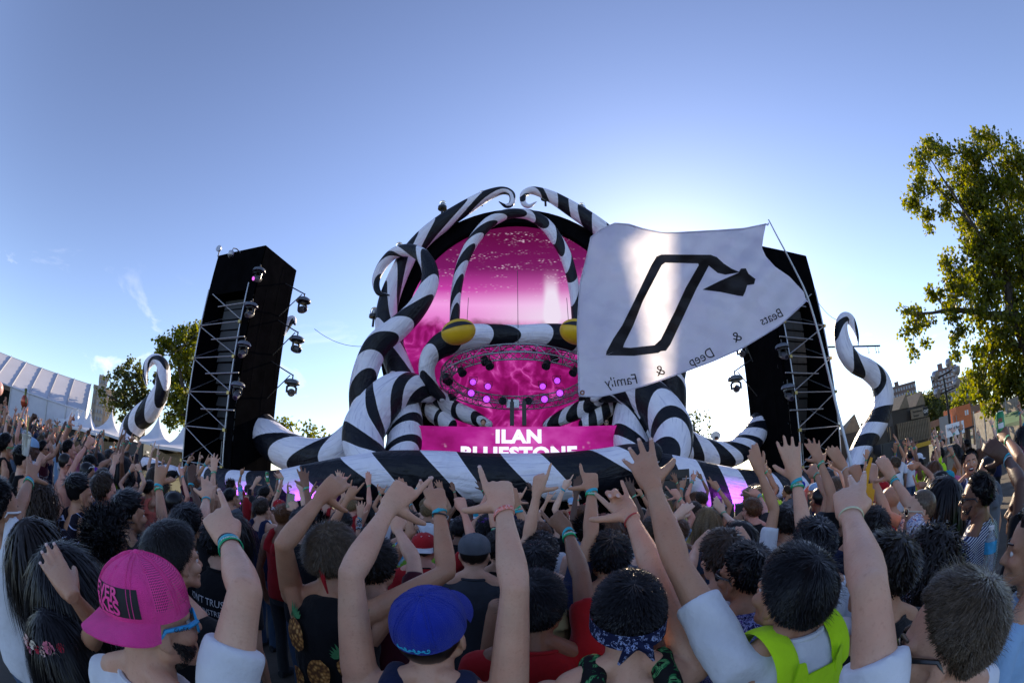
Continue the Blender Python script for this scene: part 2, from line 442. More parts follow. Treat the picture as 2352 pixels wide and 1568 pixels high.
# LED screen: a shallow dish of light
def led_mat(name, banner=False):
    m = bpy.data.materials.new(name); m.use_nodes = True
    nt = m.node_tree; N, L = nt.nodes, nt.links
    b = N['Principled BSDF']; b.inputs['Base Color'].default_value = (0.006, 0.006, 0.008, 1); b.inputs['Roughness'].default_value = 0.7; b.inputs['Specular IOR Level'].default_value = 0.05
    uv = N.new('ShaderNodeUVMap'); sp = N.new('ShaderNodeSeparateXYZ'); L.new(uv.outputs[0], sp.inputs[0])
    x, y = sp.outputs[0], sp.outputs[1]
    if not banner: y = mth(N, L, 'SUBTRACT', y, 0.10)
    # specks of light in level rows
    mpn = N.new('ShaderNodeMapping'); mpn.inputs['Scale'].default_value = (1.0, 2.6, 1) if not banner else (3.5, 1.0, 1); L.new(uv.outputs[0], mpn.inputs[0])
    vo = N.new('ShaderNodeTexVoronoi'); vo.inputs['Scale'].default_value = 62 if not banner else 9; L.new(mpn.outputs[0], vo.inputs['Vector'])
    spk = N.new('ShaderNodeMapRange'); spk.inputs['From Min'].default_value = 0.46; spk.inputs['From Max'].default_value = 0.16; L.new(vo.outputs['Distance'], spk.inputs['Value'])
    mp2 = N.new('ShaderNodeMapping'); mp2.inputs['Scale'].default_value = (2.2, 15, 1) if not banner else (7, 1.2, 1); L.new(uv.outputs[0], mp2.inputs[0])
    rw = N.new('ShaderNodeTexNoise'); rw.inputs['Scale'].default_value = 2.2; rw.inputs['Detail'].default_value = 5; L.new(mp2.outputs[0], rw.inputs['Vector'])
    rws = N.new('ShaderNodeMapRange'); rws.inputs['From Min'].default_value = 0.50 if not banner else 0.62; rws.inputs['From Max'].default_value = 0.64 if not banner else 0.72; L.new(rw.outputs['Fac'], rws.inputs['Value'])
    vs_ = N.new('ShaderNodeSeparateColor'); L.new(vo.outputs['Color'], vs_.inputs[0])
    spark = mth(N, L, 'MULTIPLY', mth(N, L, 'MULTIPLY', spk.outputs[0], rws.outputs[0]), mth(N, L, 'POWER', vs_.outputs[0], 0.8))
    if banner:
        nz2 = N.new('ShaderNodeTexNoise'); nz2.inputs['Scale'].default_value = 3.0; nz2.inputs['Detail'].default_value = 5
        mp3 = N.new('ShaderNodeMapping'); mp3.inputs['Scale'].default_value = (2.4, 0.8, 1); L.new(uv.outputs[0], mp3.inputs[0]); L.new(mp3.outputs[0], nz2.inputs['Vector'])
        gl = mth(N, L, 'SUBTRACT', 1.0, mth(N, L, 'MULTIPLY', mth(N, L, 'ABSOLUTE', mth(N, L, 'SUBTRACT', x, 0.53)), 2.6))
        gl = mth(N, L, 'MAXIMUM', gl, 0.0)
        s = mth(N, L, 'ADD', mth(N, L, 'MULTIPLY', gl, 0.42), mth(N, L, 'MULTIPLY', mth(N, L, 'SUBTRACT', nz2.outputs['Fac'], 0.36), 0.75))
        cr = ramp(N, [(0.0, (0.26, 0.004, 0.13)), (0.25, (0.46, 0.015, 0.28)), (0.55, (0.72, 0.10, 0.52)), (0.9, (0.90, 0.45, 0.80))])
        L.new(s, cr.inputs[0]); col = cr.outputs[0]; spk_amt = 0.8
    else:
        # dark sky of lights above, a bright band, boiling cloud below
        dome = ramp(N, [(0.0, (0.20, 0.002, 0.085)), (0.16, (0.30, 0.004, 0.14)), (0.30, (0.48, 0.02, 0.27)), (0.40, (0.62, 0.05, 0.38)), (0.475, (0.86, 0.22, 0.68)), (0.535, (0.98, 0.36, 0.84)), (0.60, (0.62, 0.05, 0.42)), (0.70, (0.20, 0.008, 0.125)), (0.85, (0.13, 0.002, 0.058)), (1.0, (0.08, 0.001, 0.032))])
        L.new(y, dome.inputs[0])
        cl = N.new('ShaderNodeTexNoise'); cl.inputs['Scale'].default_value = 6.5; cl.inputs['Detail'].default_value = 8; cl.inputs['Roughness'].default_value = 0.62; cl.inputs['Distortion'].default_value = 0.35; L.new(uv.outputs[0], cl.inputs['Vector'])
        low = N.new('ShaderNodeMapRange'); low.inputs['From Min'].default_value = 0.465; low.inputs['From Max'].default_value = 0.43
        edge = mth(N, L, 'ADD', y, mth(N, L, 'MULTIPLY', mth(N, L, 'SUBTRACT', cl.outputs['Fac'], 0.5), 0.16))
        L.new(edge, low.inputs['Value'])
        cl2 = N.new('ShaderNodeTexNoise'); cl2.inputs['Scale'].default_value = 9; cl2.inputs['Detail'].default_value = 7; cl2.inputs['Distortion'].default_value = 0.8; L.new(uv.outputs[0], cl2.inputs['Vector'])
        rid = mth(N, L, 'SUBTRACT', 1.0, mth(N, L, 'ABSOLUTE', mth(N, L, 'MULTIPLY', mth(N, L, 'SUBTRACT', cl2.outputs['Fac'], 0.5), 4.0)))
        rid = mth(N, L, 'ADD', mth(N, L, 'MULTIPLY', rid, 0.75), mth(N, L, 'MULTIPLY', mth(N, L, 'SUBTRACT', cl.outputs['Fac'], 0.5), 1.1))
        clr = ramp(N, [(0.15, (0.17, 0.002, 0.068)), (0.50, (0.27, 0.004, 0.125)), (0.70, (0.42, 0.016, 0.23)), (0.84, (0.70, 0.09, 0.46)), (0.97, (0.92, 0.33, 0.76))])
        L.new(rid, clr.inputs[0])
        mxx = N.new('ShaderNodeMix'); mxx.data_type = 'RGBA'; L.new(low.outputs[0], mxx.inputs['Factor']); L.new(dome.outputs[0], mxx.inputs['A']); L.new(clr.outputs[0], mxx.inputs['B'])
        # pale glow with a rounded tower of light in it
        dx = mth(N, L, 'DIVIDE', mth(N, L, 'SUBTRACT', x, 0.68), 0.30); dy = mth(N, L, 'DIVIDE', mth(N, L, 'SUBTRACT', y, 0.475), 0.105)
        rr = mth(N, L, 'ADD', mth(N, L, 'MULTIPLY', dx, dx), mth(N, L, 'MULTIPLY', dy, dy))
        cut = N.new('ShaderNodeMapRange'); cut.inputs['From Min'].default_value = 0.425; cut.inputs['From Max'].default_value = 0.475; L.new(y, cut.inputs['Value'])
        glow = mth(N, L, 'MULTIPLY', mth(N, L, 'MULTIPLY', mth(N, L, 'POWER', 2.718, mth(N, L, 'MULTIPLY', rr, -1.0)), 0.85), cut.outputs[0])
        dx2 = mth(N, L, 'DIVIDE', mth(N, L, 'SUBTRACT', x, 0.655), 0.032); dy2 = mth(N, L, 'DIVIDE', mth(N, L, 'SUBTRACT', y, 0.54), 0.11)
        r2 = mth(N, L, 'ADD', mth(N, L, 'POWER', mth(N, L, 'ABSOLUTE', dx2), 4.0), mth(N, L, 'POWER', mth(N, L, 'ABSOLUTE', dy2), 4.0))
        twr = mth(N, L, 'MULTIPLY', mth(N, L, 'POWER', 2.718, mth(N, L, 'MULTIPLY', r2, -1.0)), 0.8)
        gsum = mth(N, L, 'MINIMUM', mth(N, L, 'ADD', glow, twr), 1.0)
        mx2 = N.new('ShaderNodeMix'); mx2.data_type = 'RGBA'; L.new(gsum, mx2.inputs['Factor']); L.new(mxx.outputs['Result'], mx2.inputs['A']); mx2.inputs['B'].default_value = (0.93, 0.80, 0.97, 1)
        col = mx2.outputs['Result']; spk_amt = 1.0
        up = N.new('ShaderNodeMapRange'); up.inputs['From Min'].default_value = 0.50; up.inputs['From Max'].default_value = 0.60; L.new(y, up.inputs['Value'])
        spark = mth(N, L, 'MULTIPLY', spark, up.outputs[0])
    mx3 = N.new('ShaderNodeMix'); mx3.data_type = 'RGBA'; L.new(mth(N, L, 'MULTIPLY', spark, spk_amt), mx3.inputs['Factor']); L.new(col, mx3.inputs['A']); mx3.inputs['B'].default_value = (1.0, 0.72, 0.92, 1)
    L.new(mx3.outputs['Result'], b.inputs['Emission Color']); b.inputs['Emission Strength'].default_value = LED_STR
    return m
LED_STR = 0.92 * 2 ** -vs.exposure            # the panel is set against daylight
SZ, SRX, SRZ = 9.0, 5.35, 5.75
back = empty('stage_backdrop', (SX, 19.4, 0), 0, 'tall black domed backdrop holding a round pink screen behind the ring truss', 'backdrop')
scr = MB(); rows = []
NR, NA = 14, 72
for i in range(NR + 1):
    row = []
    for j in range(NA + 1):
        a = 2 * math.pi * j / NA; q = i / NR
        row.append((q * math.cos(a), q * math.sin(a)))
    rows.append(row)
V = []; Fc = []; U = []
for i in range(NR + 1):
    for j in range(NA + 1):
        x, z = rows[i][j]
        V.append(Vector((SX + x * SRX, 19.5 + 0.5 * (1 - (x * x + z * z)), SZ + z * SRZ)))
for i in range(NR):
    for j in range(NA):
        q = (i * (NA + 1) + j, i * (NA + 1) + j + 1, (i + 1) * (NA + 1) + j + 1, (i + 1) * (NA + 1) + j)
        Fc.append(q[::-1]); idx = [(i, j), (i, j + 1), (i + 1, j + 1), (i + 1, j)][::-1]
        U.append(tuple(((rows[a][c][0] + 1) / 2, (rows[a][c][1] + 1) / 2) for a, c in idx))
scr.add(V, Fc, 0, U)
scr.build('screen', led_mat('led_screen'), back)
# the dark dome surround, an annulus with depth, open below where the deck is
b = MB()
rings = []
for q, yy in ((0.985, 19.42), (1.0, 19.25), (1.10, 19.25), (1.17, 19.5), (1.185, 20.6), (0.985, 20.7)):
    rings.append([Vector((SX + math.cos(a) * SRX * q * (1.03 if q > 1.05 else 1), yy, SZ + math.sin(a) * (SRZ + 0.1) * q)) for a in np.linspace(0, 2 * math.pi, 73)])
b.grid(rings); b.build('surround', M_blackcloth, back)
b = MB()
b.grid([[Vector((SX + math.cos(a) * SRX * q, 20.7 + 0.004 * k, SZ + math.sin(a) * SRZ * q)) for a in np.linspace(0, 2 * math.pi, 49)] for k, q in enumerate((1.0, 0.5, 0.01))])
b.build('rear_cloth', M_blackcloth, back)
for sx in (-1, 1):
    b = MB()
    for zz in (4.4, 6.4):
        b.cyl((SX + sx * 4.4, 20.9, 3.1), (SX + sx * 4.4, 20.9, 9.5), 0.06); b.cyl((SX + sx * 3.4, 20.9, zz), (SX + sx * 5.4, 20.9, zz + 2), 0.04)
    b.build('support_frame', M_truss, back)

# ================================================================== the inflatable octopus
octo = empty('inflatable_octopus', (SX, 18, 3.1), 0, 'giant black and white striped inflatable octopus with yellow eyes wrapped round the stage', 'inflatable')
def zz(x, y, r, Y): return (752.6 + x * 0.408, 395.1 + y * 0.408, r * 0.408, Y)
def mir(rows): return [(2 * 1189 - px, py, r, Y) for px, py, r, Y in rows]
coil = [zz(x, y, r, Y) for x, y, r, Y in ((215, 1480, 82, 17.6), (195, 1330, 76, 17.4), (195, 1200, 74, 17.3), (235, 1060, 74, 17.2), (290, 960, 72, 17.1), (390, 880, 68, 17.0), (500, 770, 58, 16.9), (570, 640, 52, 16.9), (572, 540, 46, 17.0), (525, 465, 40, 17.3), (450, 440, 36, 17.8), (370, 460, 32, 18.3), (305, 530, 28, 18.6), (272, 610, 23, 18.6), (288, 680, 16, 18.5), (345, 692, 5, 18.4))]
arm('tentacle', coil, stripe_mat('coil_print', 7.5, 0.26, 0.9, 0.50, 0.20, 0.3), octo, 120)
arm('tentacle', mir(coil), stripe_mat('coil_print_far', 8.0, 0.26, 2.4, 0.48, 0.2, 1.3), octo, 120)
arch = [zz(x, y, r, Y) for x, y, r, Y in ((430, 1180, 76, 18.4), (370, 1020, 72, 18.6), (330, 880, 64, 18.9), (340, 740, 60, 18.9), (385, 610, 56, 18.9), (450, 480, 52, 18.9), (545, 370, 52, 18.9), (650, 285, 50, 18.9), (770, 205, 44, 18.9), (880, 140, 35, 18.9), (980, 105, 24, 18.9), (1035, 125, 19, 18.8), (1036, 175, 16, 18.6), (1005, 192, 12, 18.5), (965, 168, 3, 18.4))]
arm('tentacle', arch, stripe_mat('arch_print', 5.5, 0.5, 0.4, 0.52, 0.22, 0.2), octo, 120)
arm('tentacle', mir(arch), stripe_mat('arch_print_far', 11.0, 0.25, 2.4, 0.47, 0.12, 1.0, jit=0.3), octo, 120)
head = [zz(x, y, r, Y) for x, y, r, Y in ((712, 900, 28, 17.9), (716, 800, 29, 17.9), (722, 690, 30, 17.9), (745, 560, 31, 17.9), (785, 450, 33, 17.9), (840, 360, 34, 17.9), (910, 285, 34, 17.9), (990, 243, 31, 17.9), (1070, 232, 28, 17.9), (1150, 246, 32, 17.9), (1230, 300, 36, 17.9), (1290, 380, 35, 17.9), (1335, 460, 34, 17.9), (1370, 570, 32, 17.9), (1392, 690, 31, 17.9), (1402, 800, 31, 17.9), (1405, 890, 30, 17.9))]
arm('head_arch', head, stripe_mat('head_print', 9, 0.35, 0.5, 0.46, 0.22, 0.6), octo, 120)
brow = [zz(x, y, r, Y) for x, y, r, Y in ((640, 1270, 26, 17.2), (592, 1215, 36, 17.0), (562, 1150, 44, 16.8), (560, 1085, 48, 16.6), (588, 1022, 58, 16.5), (660, 966, 74, 16.4), (775, 936, 80, 16.4), (920, 920, 66, 16.4), (1070, 918, 59, 16.4), (1220, 918, 66, 16.4), (1365, 936, 80, 16.4), (1480, 966, 74, 16.4), (1552, 1022, 58, 16.5), (1580, 1085, 48, 16.6), (1578, 1150, 44, 16.8), (1548, 1215, 36, 17.0), (1500, 1270, 26, 17.2))]
arm('brow', brow, stripe_mat('brow_print', 5, 0.22, 0.8, 0.36, 0.16, 0.0, jit=0.2), octo, 120, 30)
for sgn in (-1, 1):
    c = PY(1189 + sgn * 136, 762, 14.95)
    b = MB(); rot = Matrix.Rotation(R(13 * sgn), 4, 'Y').to_3x3()
    b.ell(c, 0.62, 0.48, 0.46, 28, 18, rot)
    eye = b.build('eye', M_yellowvinyl, octo)
    # slit pupil lying on the front of the eye
    b = MB(); rows = []
    for i in range(25):
        t = -1.12 + 2.24 * i / 24; row = []
        wd = 0.40 * (1 - (t / 1.12) ** 2) + 0.004
        for j in range(5):
            el = 0.12 + 0.16 * math.cos(t * 1.2) + wd * (j / 4 - 0.5) 
            p = Vector((0.635 * math.cos(el) * math.sin(t), -0.495 * math.cos(el) * math.cos(t), 0.475 * math.sin(el)))
            row.append(c + rot @ p)
        rows.append(row)
    b.grid(rows); b.build('pupil', M_blackvinyl, eye)
legA = [(985, 905, 20, 17.4), (950, 893, 36, 17.0), (905, 900, 44, 16.5), (862, 940, 48, 16.0), (835, 990, 50, 15.5), (842, 1045, 46, 15.0), (885, 1085, 36, 14.6)]
arm('tentacle', legA, stripe_mat('leg_print', 4.0, 0.5, 1.2, 0.45, 0.2, 0.5), octo, 80)
arm('tentacle', mir(legA), stripe_mat('leg_print_far', 4.5, 0.6, 0.4, 0.6, 0.2, 1.5), octo, 80)
legB = [(905, 905, 46, 17.6), (925, 955, 44, 17.2), (930, 1010, 42, 16.6), (915, 1060, 38, 16.0)]
arm('tentacle', legB, stripe_mat('shin_print', 5, 0.5, 2.0, 0.42, 0.2, 0.1), octo, 50)
arm('tentacle', mir(legB), stripe_mat('shin_print_far', 4, 0.6, 1.0, 0.45, 0.2, 0.4), octo, 50)
sweep = [(850, 975, 44, 16.6), (812, 1008, 40, 16.4), (770, 1036, 38, 16.3), (715, 1048, 42, 16.4), (660, 1035, 44, 16.8), (612, 1000, 42, 17.4), (570, 950, 36, 18.2), (545, 890, 28, 19.0), (560, 820, 18, 19.6), (620, 745, 10, 20.2), (672, 705, 6, 20.6), (680, 745, 2, 20.6)]
sweep[8:] = [(575, 850, 20, 19.6), (625, 790, 14, 20.2), (668, 735, 10, 20.6), (678, 745, 2.5, 20.7)]
arm('tentacle', sweep, stripe_mat('sweep_print', 7, 0.4, 0.2, 0.55, 0.22, 0.9), octo, 100)
sweepR = [(1478, 925, 46, 16.9), (1508, 970, 48, 16.6), (1548, 1012, 44, 16.3), (1608, 1036, 34, 16.2), (1668, 1044, 31, 16.4), (1712, 1020, 32, 16.9), (1745, 975, 28, 17.6), (1765, 915, 22, 18.4)]
arm('tentacle', sweepR, stripe_mat('sweep_print_far', 10, 0.5, 2.6, 0.5, 0.12, 0.9, jit=0.2), octo, 90)
riser = [(1536, 965, 26, 17.3), (1543, 905, 27, 17.3), (1548, 845, 31, 17.3), (1556, 785, 37, 17.3), (1562, 725, 41, 17.3), (1563, 665, 41, 17.3), (1558, 610, 36, 17.4), (1545, 578, 24, 17.6), (1528, 572, 12, 17.8), (1518, 582, 3, 17.9)]
arm('tentacle', riser, stripe_mat('riser_print', 6.5, 0.35, 0.4, 0.5, 0.15, 0.9), octo, 80)  # unseen upper length behind the flag, added and shaped to shade its cloth
inner = [(985, 885, 18, 17.6), (1010, 915, 20, 17.9), (1045, 940, 20, 18.3), (1085, 958, 18, 18.5), (1120, 975, 12, 18.6)]
arm('tentacle', inner, stripe_mat('inner_print', 3.5, 0.4, 0, 0.5, 0.2), octo, 50, 20)
arm('tentacle', mir(inner), stripe_mat('inner_print_far', 4, 0.4, 1.0, 0.5, 0.2), octo, 50, 20)
inner2 = [(975, 925, 22, 18.2), (1000, 950, 22, 18.2), (1030, 975, 20, 18.2)]
arm('tentacle', inner2, stripe_mat('knee_print', 3, 0.3, 0.5, 0.5, 0.2), octo, 30, 18)
arm('tentacle', mir(inner2), stripe_mat('knee_print_far', 3, 0.3, 1.5, 0.5, 0.2), octo, 30, 18)

front = [(388, 1076, 3, 15.2), (420, 1086, 14, 14.9), (455, 1102, 32, 14.4), (500, 1120, 45, 13.9), (560, 1132, 50, 13.6), (640, 1132, 52, 13.3), (720, 1116, 52, 13.1), (810, 1098, 52, 13.0), (900, 1088, 54, 13.0), (1000, 1091, 57, 13.0), (1100, 1097, 58, 13.0), (1200, 1098, 58, 13.0), (1300, 1094, 57, 13.0), (1390, 1082, 54, 13.0), (1455, 1062, 46, 13.0), (1492, 1042, 30, 13.0)]
o = arm('inflatable_tentacle', front, stripe_mat('front_print', 8.2, 0.24, 1.57, 0.64, 0.07, 0, jit=0.12), None, 160, 34)
tag(o, 'long fat striped tentacle lying across the front of the stage below the banner', 'inflatable')
frontR = [(1455, 1075, 40, 13.7), (1510, 1085, 46, 13.6), (1580, 1102, 49, 13.5), (1660, 1120, 49, 13.5), (1740, 1129, 47, 13.6), (1810, 1128, 42, 13.9), (1870, 1115, 34, 14.3), (1925, 1092, 24, 14.8), (1965, 1066, 12, 15.4)]
o = arm('inflatable_tentacle', frontR, stripe_mat('front_print_far', 8.0, 0.32, 1.3, 0.54, 0.05, 0, jit=0.06), None, 110, 30)
tag(o, 'striped tentacle lying in front of the right-hand speaker tower with purple light on its belly', 'inflatable')
standL = [(336, 883, 2.5, 15.8), (333, 861, 6, 15.8), (340, 836, 10.5, 15.9), (357, 824, 11.5, 16.0), (373, 838, 15, 16.0), (375, 862, 18, 16.0), (370, 897, 20, 16.0), (346, 938, 26, 16.0), (317, 965, 27.5, 16.0), (299, 994, 27, 15.9), (297, 1025, 23, 15.6), (320, 1052, 18, 15.2), (362, 1074, 16, 15.0), (400, 1084, 14, 14.9)]
o = arm('inflatable_tentacle', standL, stripe_mat('stand_print', 8, 0.5, 1.0, 0.42, 0.16, 0.3), None, 110, 24)
tag(o, 'upright striped tentacle curling left in front of the thatched white tents', 'inflatable')
def z5(x, y, r, Y): return (1834.6 + x * 0.276, 658.6 + y * 0.276, r * 0.276, Y)
standR = [z5(x, y, r, Y) for x, y, r, Y in ((495, 488, 3, 14.6), (490, 415, 13, 14.6), (462, 330, 28, 14.7), (425, 270, 42, 14.8), (380, 262, 50, 14.9), (352, 320, 58, 15.0), (356, 420, 68, 15.0), (395, 545, 80, 15.0), (470, 635, 84, 15.0), (575, 690, 86, 15.0), (672, 780, 92, 15.0), (704, 900, 94, 15.0), (692, 1010, 95, 15.0), (650, 1130, 98, 14.9), (575, 1250, 98, 14.8), (505, 1380, 92, 14.6), (455, 1500, 80, 14.4))]
o = arm('inflatable_tentacle', standR, stripe_mat('stand_print_far', 6.0, 0.25, 0.6, 0.36, 0.12, 0.8, jit=0.45), None, 120, 28)
tag(o, 'upright striped tentacle curling right beside the right-hand speaker tower', 'inflatable')

# globes on the dome
for k, (px, py) in enumerate(((1017, 470), (1108, 447), (1252, 447), (1336, 475), (917, 566), (860, 716))):
    p = PY(px, py, 19.2)
    e = empty('globe_light', tuple(p), 0, ['clear globe lamp on the dome shoulder, second left of the peak', 'clear globe lamp on the dome just left of the curled tentacle tips', 'clear globe lamp on the dome just right of the curled tentacle tips', 'clear globe lamp on the dome above the flag corner', 'clear globe lamp low on the dome above the looped tentacle', 'clear globe lamp lowest on the dome beside the looped tentacle'][k], 'lamp')
    b = MB(); b.ell(p, 0.20, 0.20, 0.24, 18, 12); b.build('globe', M_glass, e)
    b = MB(); b.ell(p - Vector((0, 0, 0.02)), 0.09, 0.09, 0.15, 12, 8); b.build('bulb', M_alu, e)
    b = MB(); b.cyl(p - Vector((0, 0, 0.30)), p - Vector((0, 0, 0.16)), 0.24, 18); b.cyl(p - Vector((0, 0, 0.75)), p - Vector((0, 0, 0.3)), 0.06); b.build('base', M_blackplastic, e)

# ================================================================== ring truss with its lamps
tr = empty('ring_truss', (SX, 17, 7.0), 0, 'oval lighting truss ring hanging under the octopus brow', 'truss')
RC = Vector((SX, 17.3, 6.0)); RT = R(16)
top = PY(1189, 809, 16.0); bot = PY(1189, 926, 19.0)
RC = Vector((SX, 17.4, (top.z + bot.z) / 2))
RYv = (top - bot) / 2
RXv = Vector((2.88, 0, 0))
RYn = RYv.normalized(); RN = RXv.normalized().cross(RYn).normalized()
def ringp(a, dr, dn):
    c = RC + RXv * math.cos(a) * (1 + dr / 2.88) + RYv * math.sin(a) * (1 + dr / RYv.length)
    return c + RN * dn
for dr, dn in ((-0.2, -0.2), (-0.2, 0.2), (0.2, -0.2), (0.2, 0.2)):
    b = MB(); b.tube([ringp(a, dr, dn) for a in np.linspace(0, 2 * math.pi, 73)], 0.03, 8, caps=False); b.build('chord', M_truss, tr)
b = MB(); K = 56
for k in range(K):
    a0, a1 = 2 * math.pi * k / K, 2 * math.pi * (k + 1) / K
    for (d0, n0), (d1, n1) in (((-0.2, -0.2), (-0.2, 0.2)), ((0.2, -0.2), (0.2, 0.2)), ((-0.2, -0.2), (0.2, -0.2)), ((-0.2, 0.2), (0.2, 0.2))):
        if k % 2: (d0, n0), (d1, n1) = (d1, n1), (d0, n0)
        b.cyl(ringp(a0, d0, n0), ringp(a1, d1, n1), 0.016, 5)
        if k % 4 == 0: b.cyl(ringp(a0, d0, n0), ringp(a0, d1, n1), 0.018, 5)
o = b.build('lattice', M_truss, tr); o['kind'] = 'stuff'
for a in (0.8, 1.57, 2.34):
    b = MB(); q = ringp(a, 0, 0); b.cyl(q, q + Vector((0, 0.5, 3.6 - 1.2 * abs(math.cos(a)))), 0.012, 5); b.build('hanging_cable', M_wire, tr)
for px in (1178,):
    b = MB(); p = PY(px, 928, 18.2)
    b.box(p, (0.5, 0.3, 0.34)); b.box(p + Vector((0, -0.16, 0)), (0.34, 0.03, 0.24)); b.build('junction_block', M_alu, tr)

def par_light(pos, aim, mface, label, group=None):
    """par can: yoke, body, ring, lens with leds."""
    e = empty('par_light', tuple(pos), 0, label, 'stage light', group)
    d = Vector(aim).normalized(); q = d.to_track_quat('Z', 'Y').to_matrix()
    b = MB(); b.tube([pos - d * 0.18, pos - d * 0.12, pos + d * 0.10, pos + d * 0.14], [0.08, 0.14, 0.16, 0.165], 16); b.build('housing', M_blackplastic, e)
    b = MB(); b.cyl(pos + d * 0.141, pos + d * 0.150, 0.14, 16)
    ln = b.build('lens', mface, e)
    if mface is M_purpleled:
        b = MB()
        for rr_, n_ in ((0.0, 1), (0.055, 6), (0.105, 11)):
            for k in range(n_):
                a = 2 * math.pi * k / n_
                b.ell(pos + d * 0.155 + q @ Vector((math.cos(a) * rr_, math.sin(a) * rr_, 0)), 0.018, 0.018, 0.018, 6, 4)
        o = b.build('diode', M_led_white, ln); o['kind'] = 'stuff'
    b = MB(); s = q @ Vector((1, 0, 0)); u = Vector((0, 0, 1))
    b.tube([pos - s * 0.18, pos - s * 0.18 + u * 0.22, pos + s * 0.18 + u * 0.22, pos + s * 0.18], 0.014, 6); b.build('yoke', M_black, e)
    return e
M_led_white = mat('led_diode', (0.8, 0.5, 1.0), 0.3, emit=(0.72, 0.18, 0.95), estr=1.1 * 2 ** -vs.exposure)
aim = Vector((0, -1, -0.25))
for k, (px, py, lit) in enumerate(((1083, 902, 1), (1118, 916, 1), (1155, 920, 0), (1213, 920, 0), (1250, 916, 1), (1285, 902, 1))):
    par_light(PY(px, py, 17.9), aim, M_purpleled if lit else M_lensglass, ['lit purple par lamp at the left end of the row along the lower truss ring', 'lit purple par lamp second from left on the lower truss ring', 'dark unlit par lamp left of the middle block on the lower truss ring', 'dark unlit par lamp right of the middle block on the lower truss ring', 'lit purple par lamp second from right on the lower truss ring', 'lit purple par lamp at the right end of the row along the lower truss ring'][k])
for k, (px, py) in enumerate(((1087, 877), (1121, 887), (1246, 887), (1279, 874))):
    par_light(PY(px, py, 19.3), aim, M_purpleled, ['small lit purple lamp further back, left and upper, seen through the truss ring', 'small lit purple lamp further back, left and lower, seen through the truss ring', 'small lit purple lamp further back, right and lower, seen through the truss ring', 'small lit purple lamp further back, right and upper, seen through the truss ring'][k])
for k, (px, py) in enumerate(((1114, 828), (1272, 822), (1025, 868))):
    par_light(PY(px, py, 16.2), Vector((0.3, -0.6, -1)), M_lensglass, ['black barn-door lamp hanging from the top of the truss ring, left', 'black barn-door lamp hanging from the top of the truss ring, right', 'black lamp on the left end of the truss ring'][k])

for k, a_ in enumerate((0.35, 0.75, 1.2, 1.95, 2.4, 2.8, 3.5, 5.9)):
    q = ringp(a_, 0, 0) - Vector((0, 0, 0.42)); par_light(q, Vector((-math.cos(a_) * 0.6, -0.5, -0.7)), M_lensglass, NTH[k] + ' of the dark lamps slung round the truss ring, counted from its right end')
for k in range(5):
    a_ = 0.5 + k * 0.55; b = MB(); b.tube([ringp(a_ + 0.05 * i, 0.1 * math.sin(i), -0.22) - Vector((0, 0, 0.10 * math.sin(math.pi * i / 10))) for i in range(11)], 0.02, 5); b.build('cable_loom', M_black, tr)
# ================================================================== dj banner with the name
bn = empty('led_banner', (SX, 16.6, 3.1), 0, 'wide pink LED banner with white block lettering in front of the booth', 'banner')
BY = 16.5; bx0, bx1 = PY(957, 980, BY).x, PY(1427, 978, BY).x
bz1 = PY(1190, 980, BY).z; bz0 = bz1 - 1.62
b = MB(); b.grid([[Vector((x, BY, z)) for z in (bz0, bz1)] for x in (bx0, bx1)]); b.build('panel', led_mat('led_banner_light', True), bn)
b = MB(); b.box(((bx0 + bx1) / 2, BY + 0.16, (bz0 + bz1) / 2), (bx1 - bx0, 0.3, bz1 - bz0)); b.build('housing', M_black, bn)
M_letter = mat('letter_glow', (0.8, 0.75, 0.8), 0.5, emit=(0.93, 0.84, 0.96), estr=0.85 * 2 ** -vs.exposure, var=0.03)
def text(body, size, m, parent, loc, rot=(R(90), 0, 0), offset=0.0, extrude=0.004, name='lettering', sx=1.0, space=1.0, mirror=False, align='CENTER'):
    fc = bpy.data.curves.new(name, 'FONT'); fc.body = body; fc.size = size; fc.offset = offset; fc.extrude = extrude
    fc.align_x = align; fc.align_y = 'CENTER'; fc.space_character = space; fc.resolution_u = 3
    tmp = bpy.data.objects.new('tmp', fc); COL.objects.link(tmp)
    dg = bpy.context.evaluated_depsgraph_get()
    me = bpy.data.meshes.new_from_object(tmp.evaluated_get(dg)); bpy.data.objects.remove(tmp)
    me.materials.clear(); me.materials.append(m); me.name = name
    Mx = (Matrix.Translation(Vector(loc)) @ (rot if isinstance(rot, Matrix) else Euler(rot).to_matrix().to_4x4()) @ Matrix.Diagonal((-sx if mirror else sx, 1, 1, 1)))
    me.transform(Mx)
    if mirror: me.flip_normals()
    return link(name, me, parent)
text('ILAN', 0.66, M_letter, bn, (SX, BY - 0.012, bz1 - 0.38), offset=0.035, sx=1.12, space=1.08)
text('BLUESTONE', 0.66, M_letter, bn, (SX, BY - 0.012, bz1 - 1.02), offset=0.035, sx=1.12, space=1.08)
# dj table gear
b = MB()
for k in range(5): b.box((SX - 0.9 + k * 0.5, 17.0, bz1 - 0.02), (0.36, 0.36, 0.10))
o = b.build('mixer_deck', M_blackplastic); tag(o, 'row of black mixer decks on the booth table behind the pink banner', 'mixer')
b = MB(); b.box((SX, 17.0, bz1 - 0.35), (7.4, 0.5, 0.56)); o = b.build('booth_table', M_black); tag(o, 'black booth table behind the pink banner', 'table')
b = MB()
for px in (1176, 1204): 
    b = MB(); p = PY(px, 950, 17.0); b.box(p, (0.16, 0.2, 0.9)); b.cyl(p + Vector((0, 0, 0.45)), p + Vector((0, 0, 0.6)), 0.05, 8)
    o = b.build('column_speaker', M_black); tag(o, ('left' if px < 1190 else 'right') + ' one of two thin black column speakers on the booth below the ring truss', 'speaker')
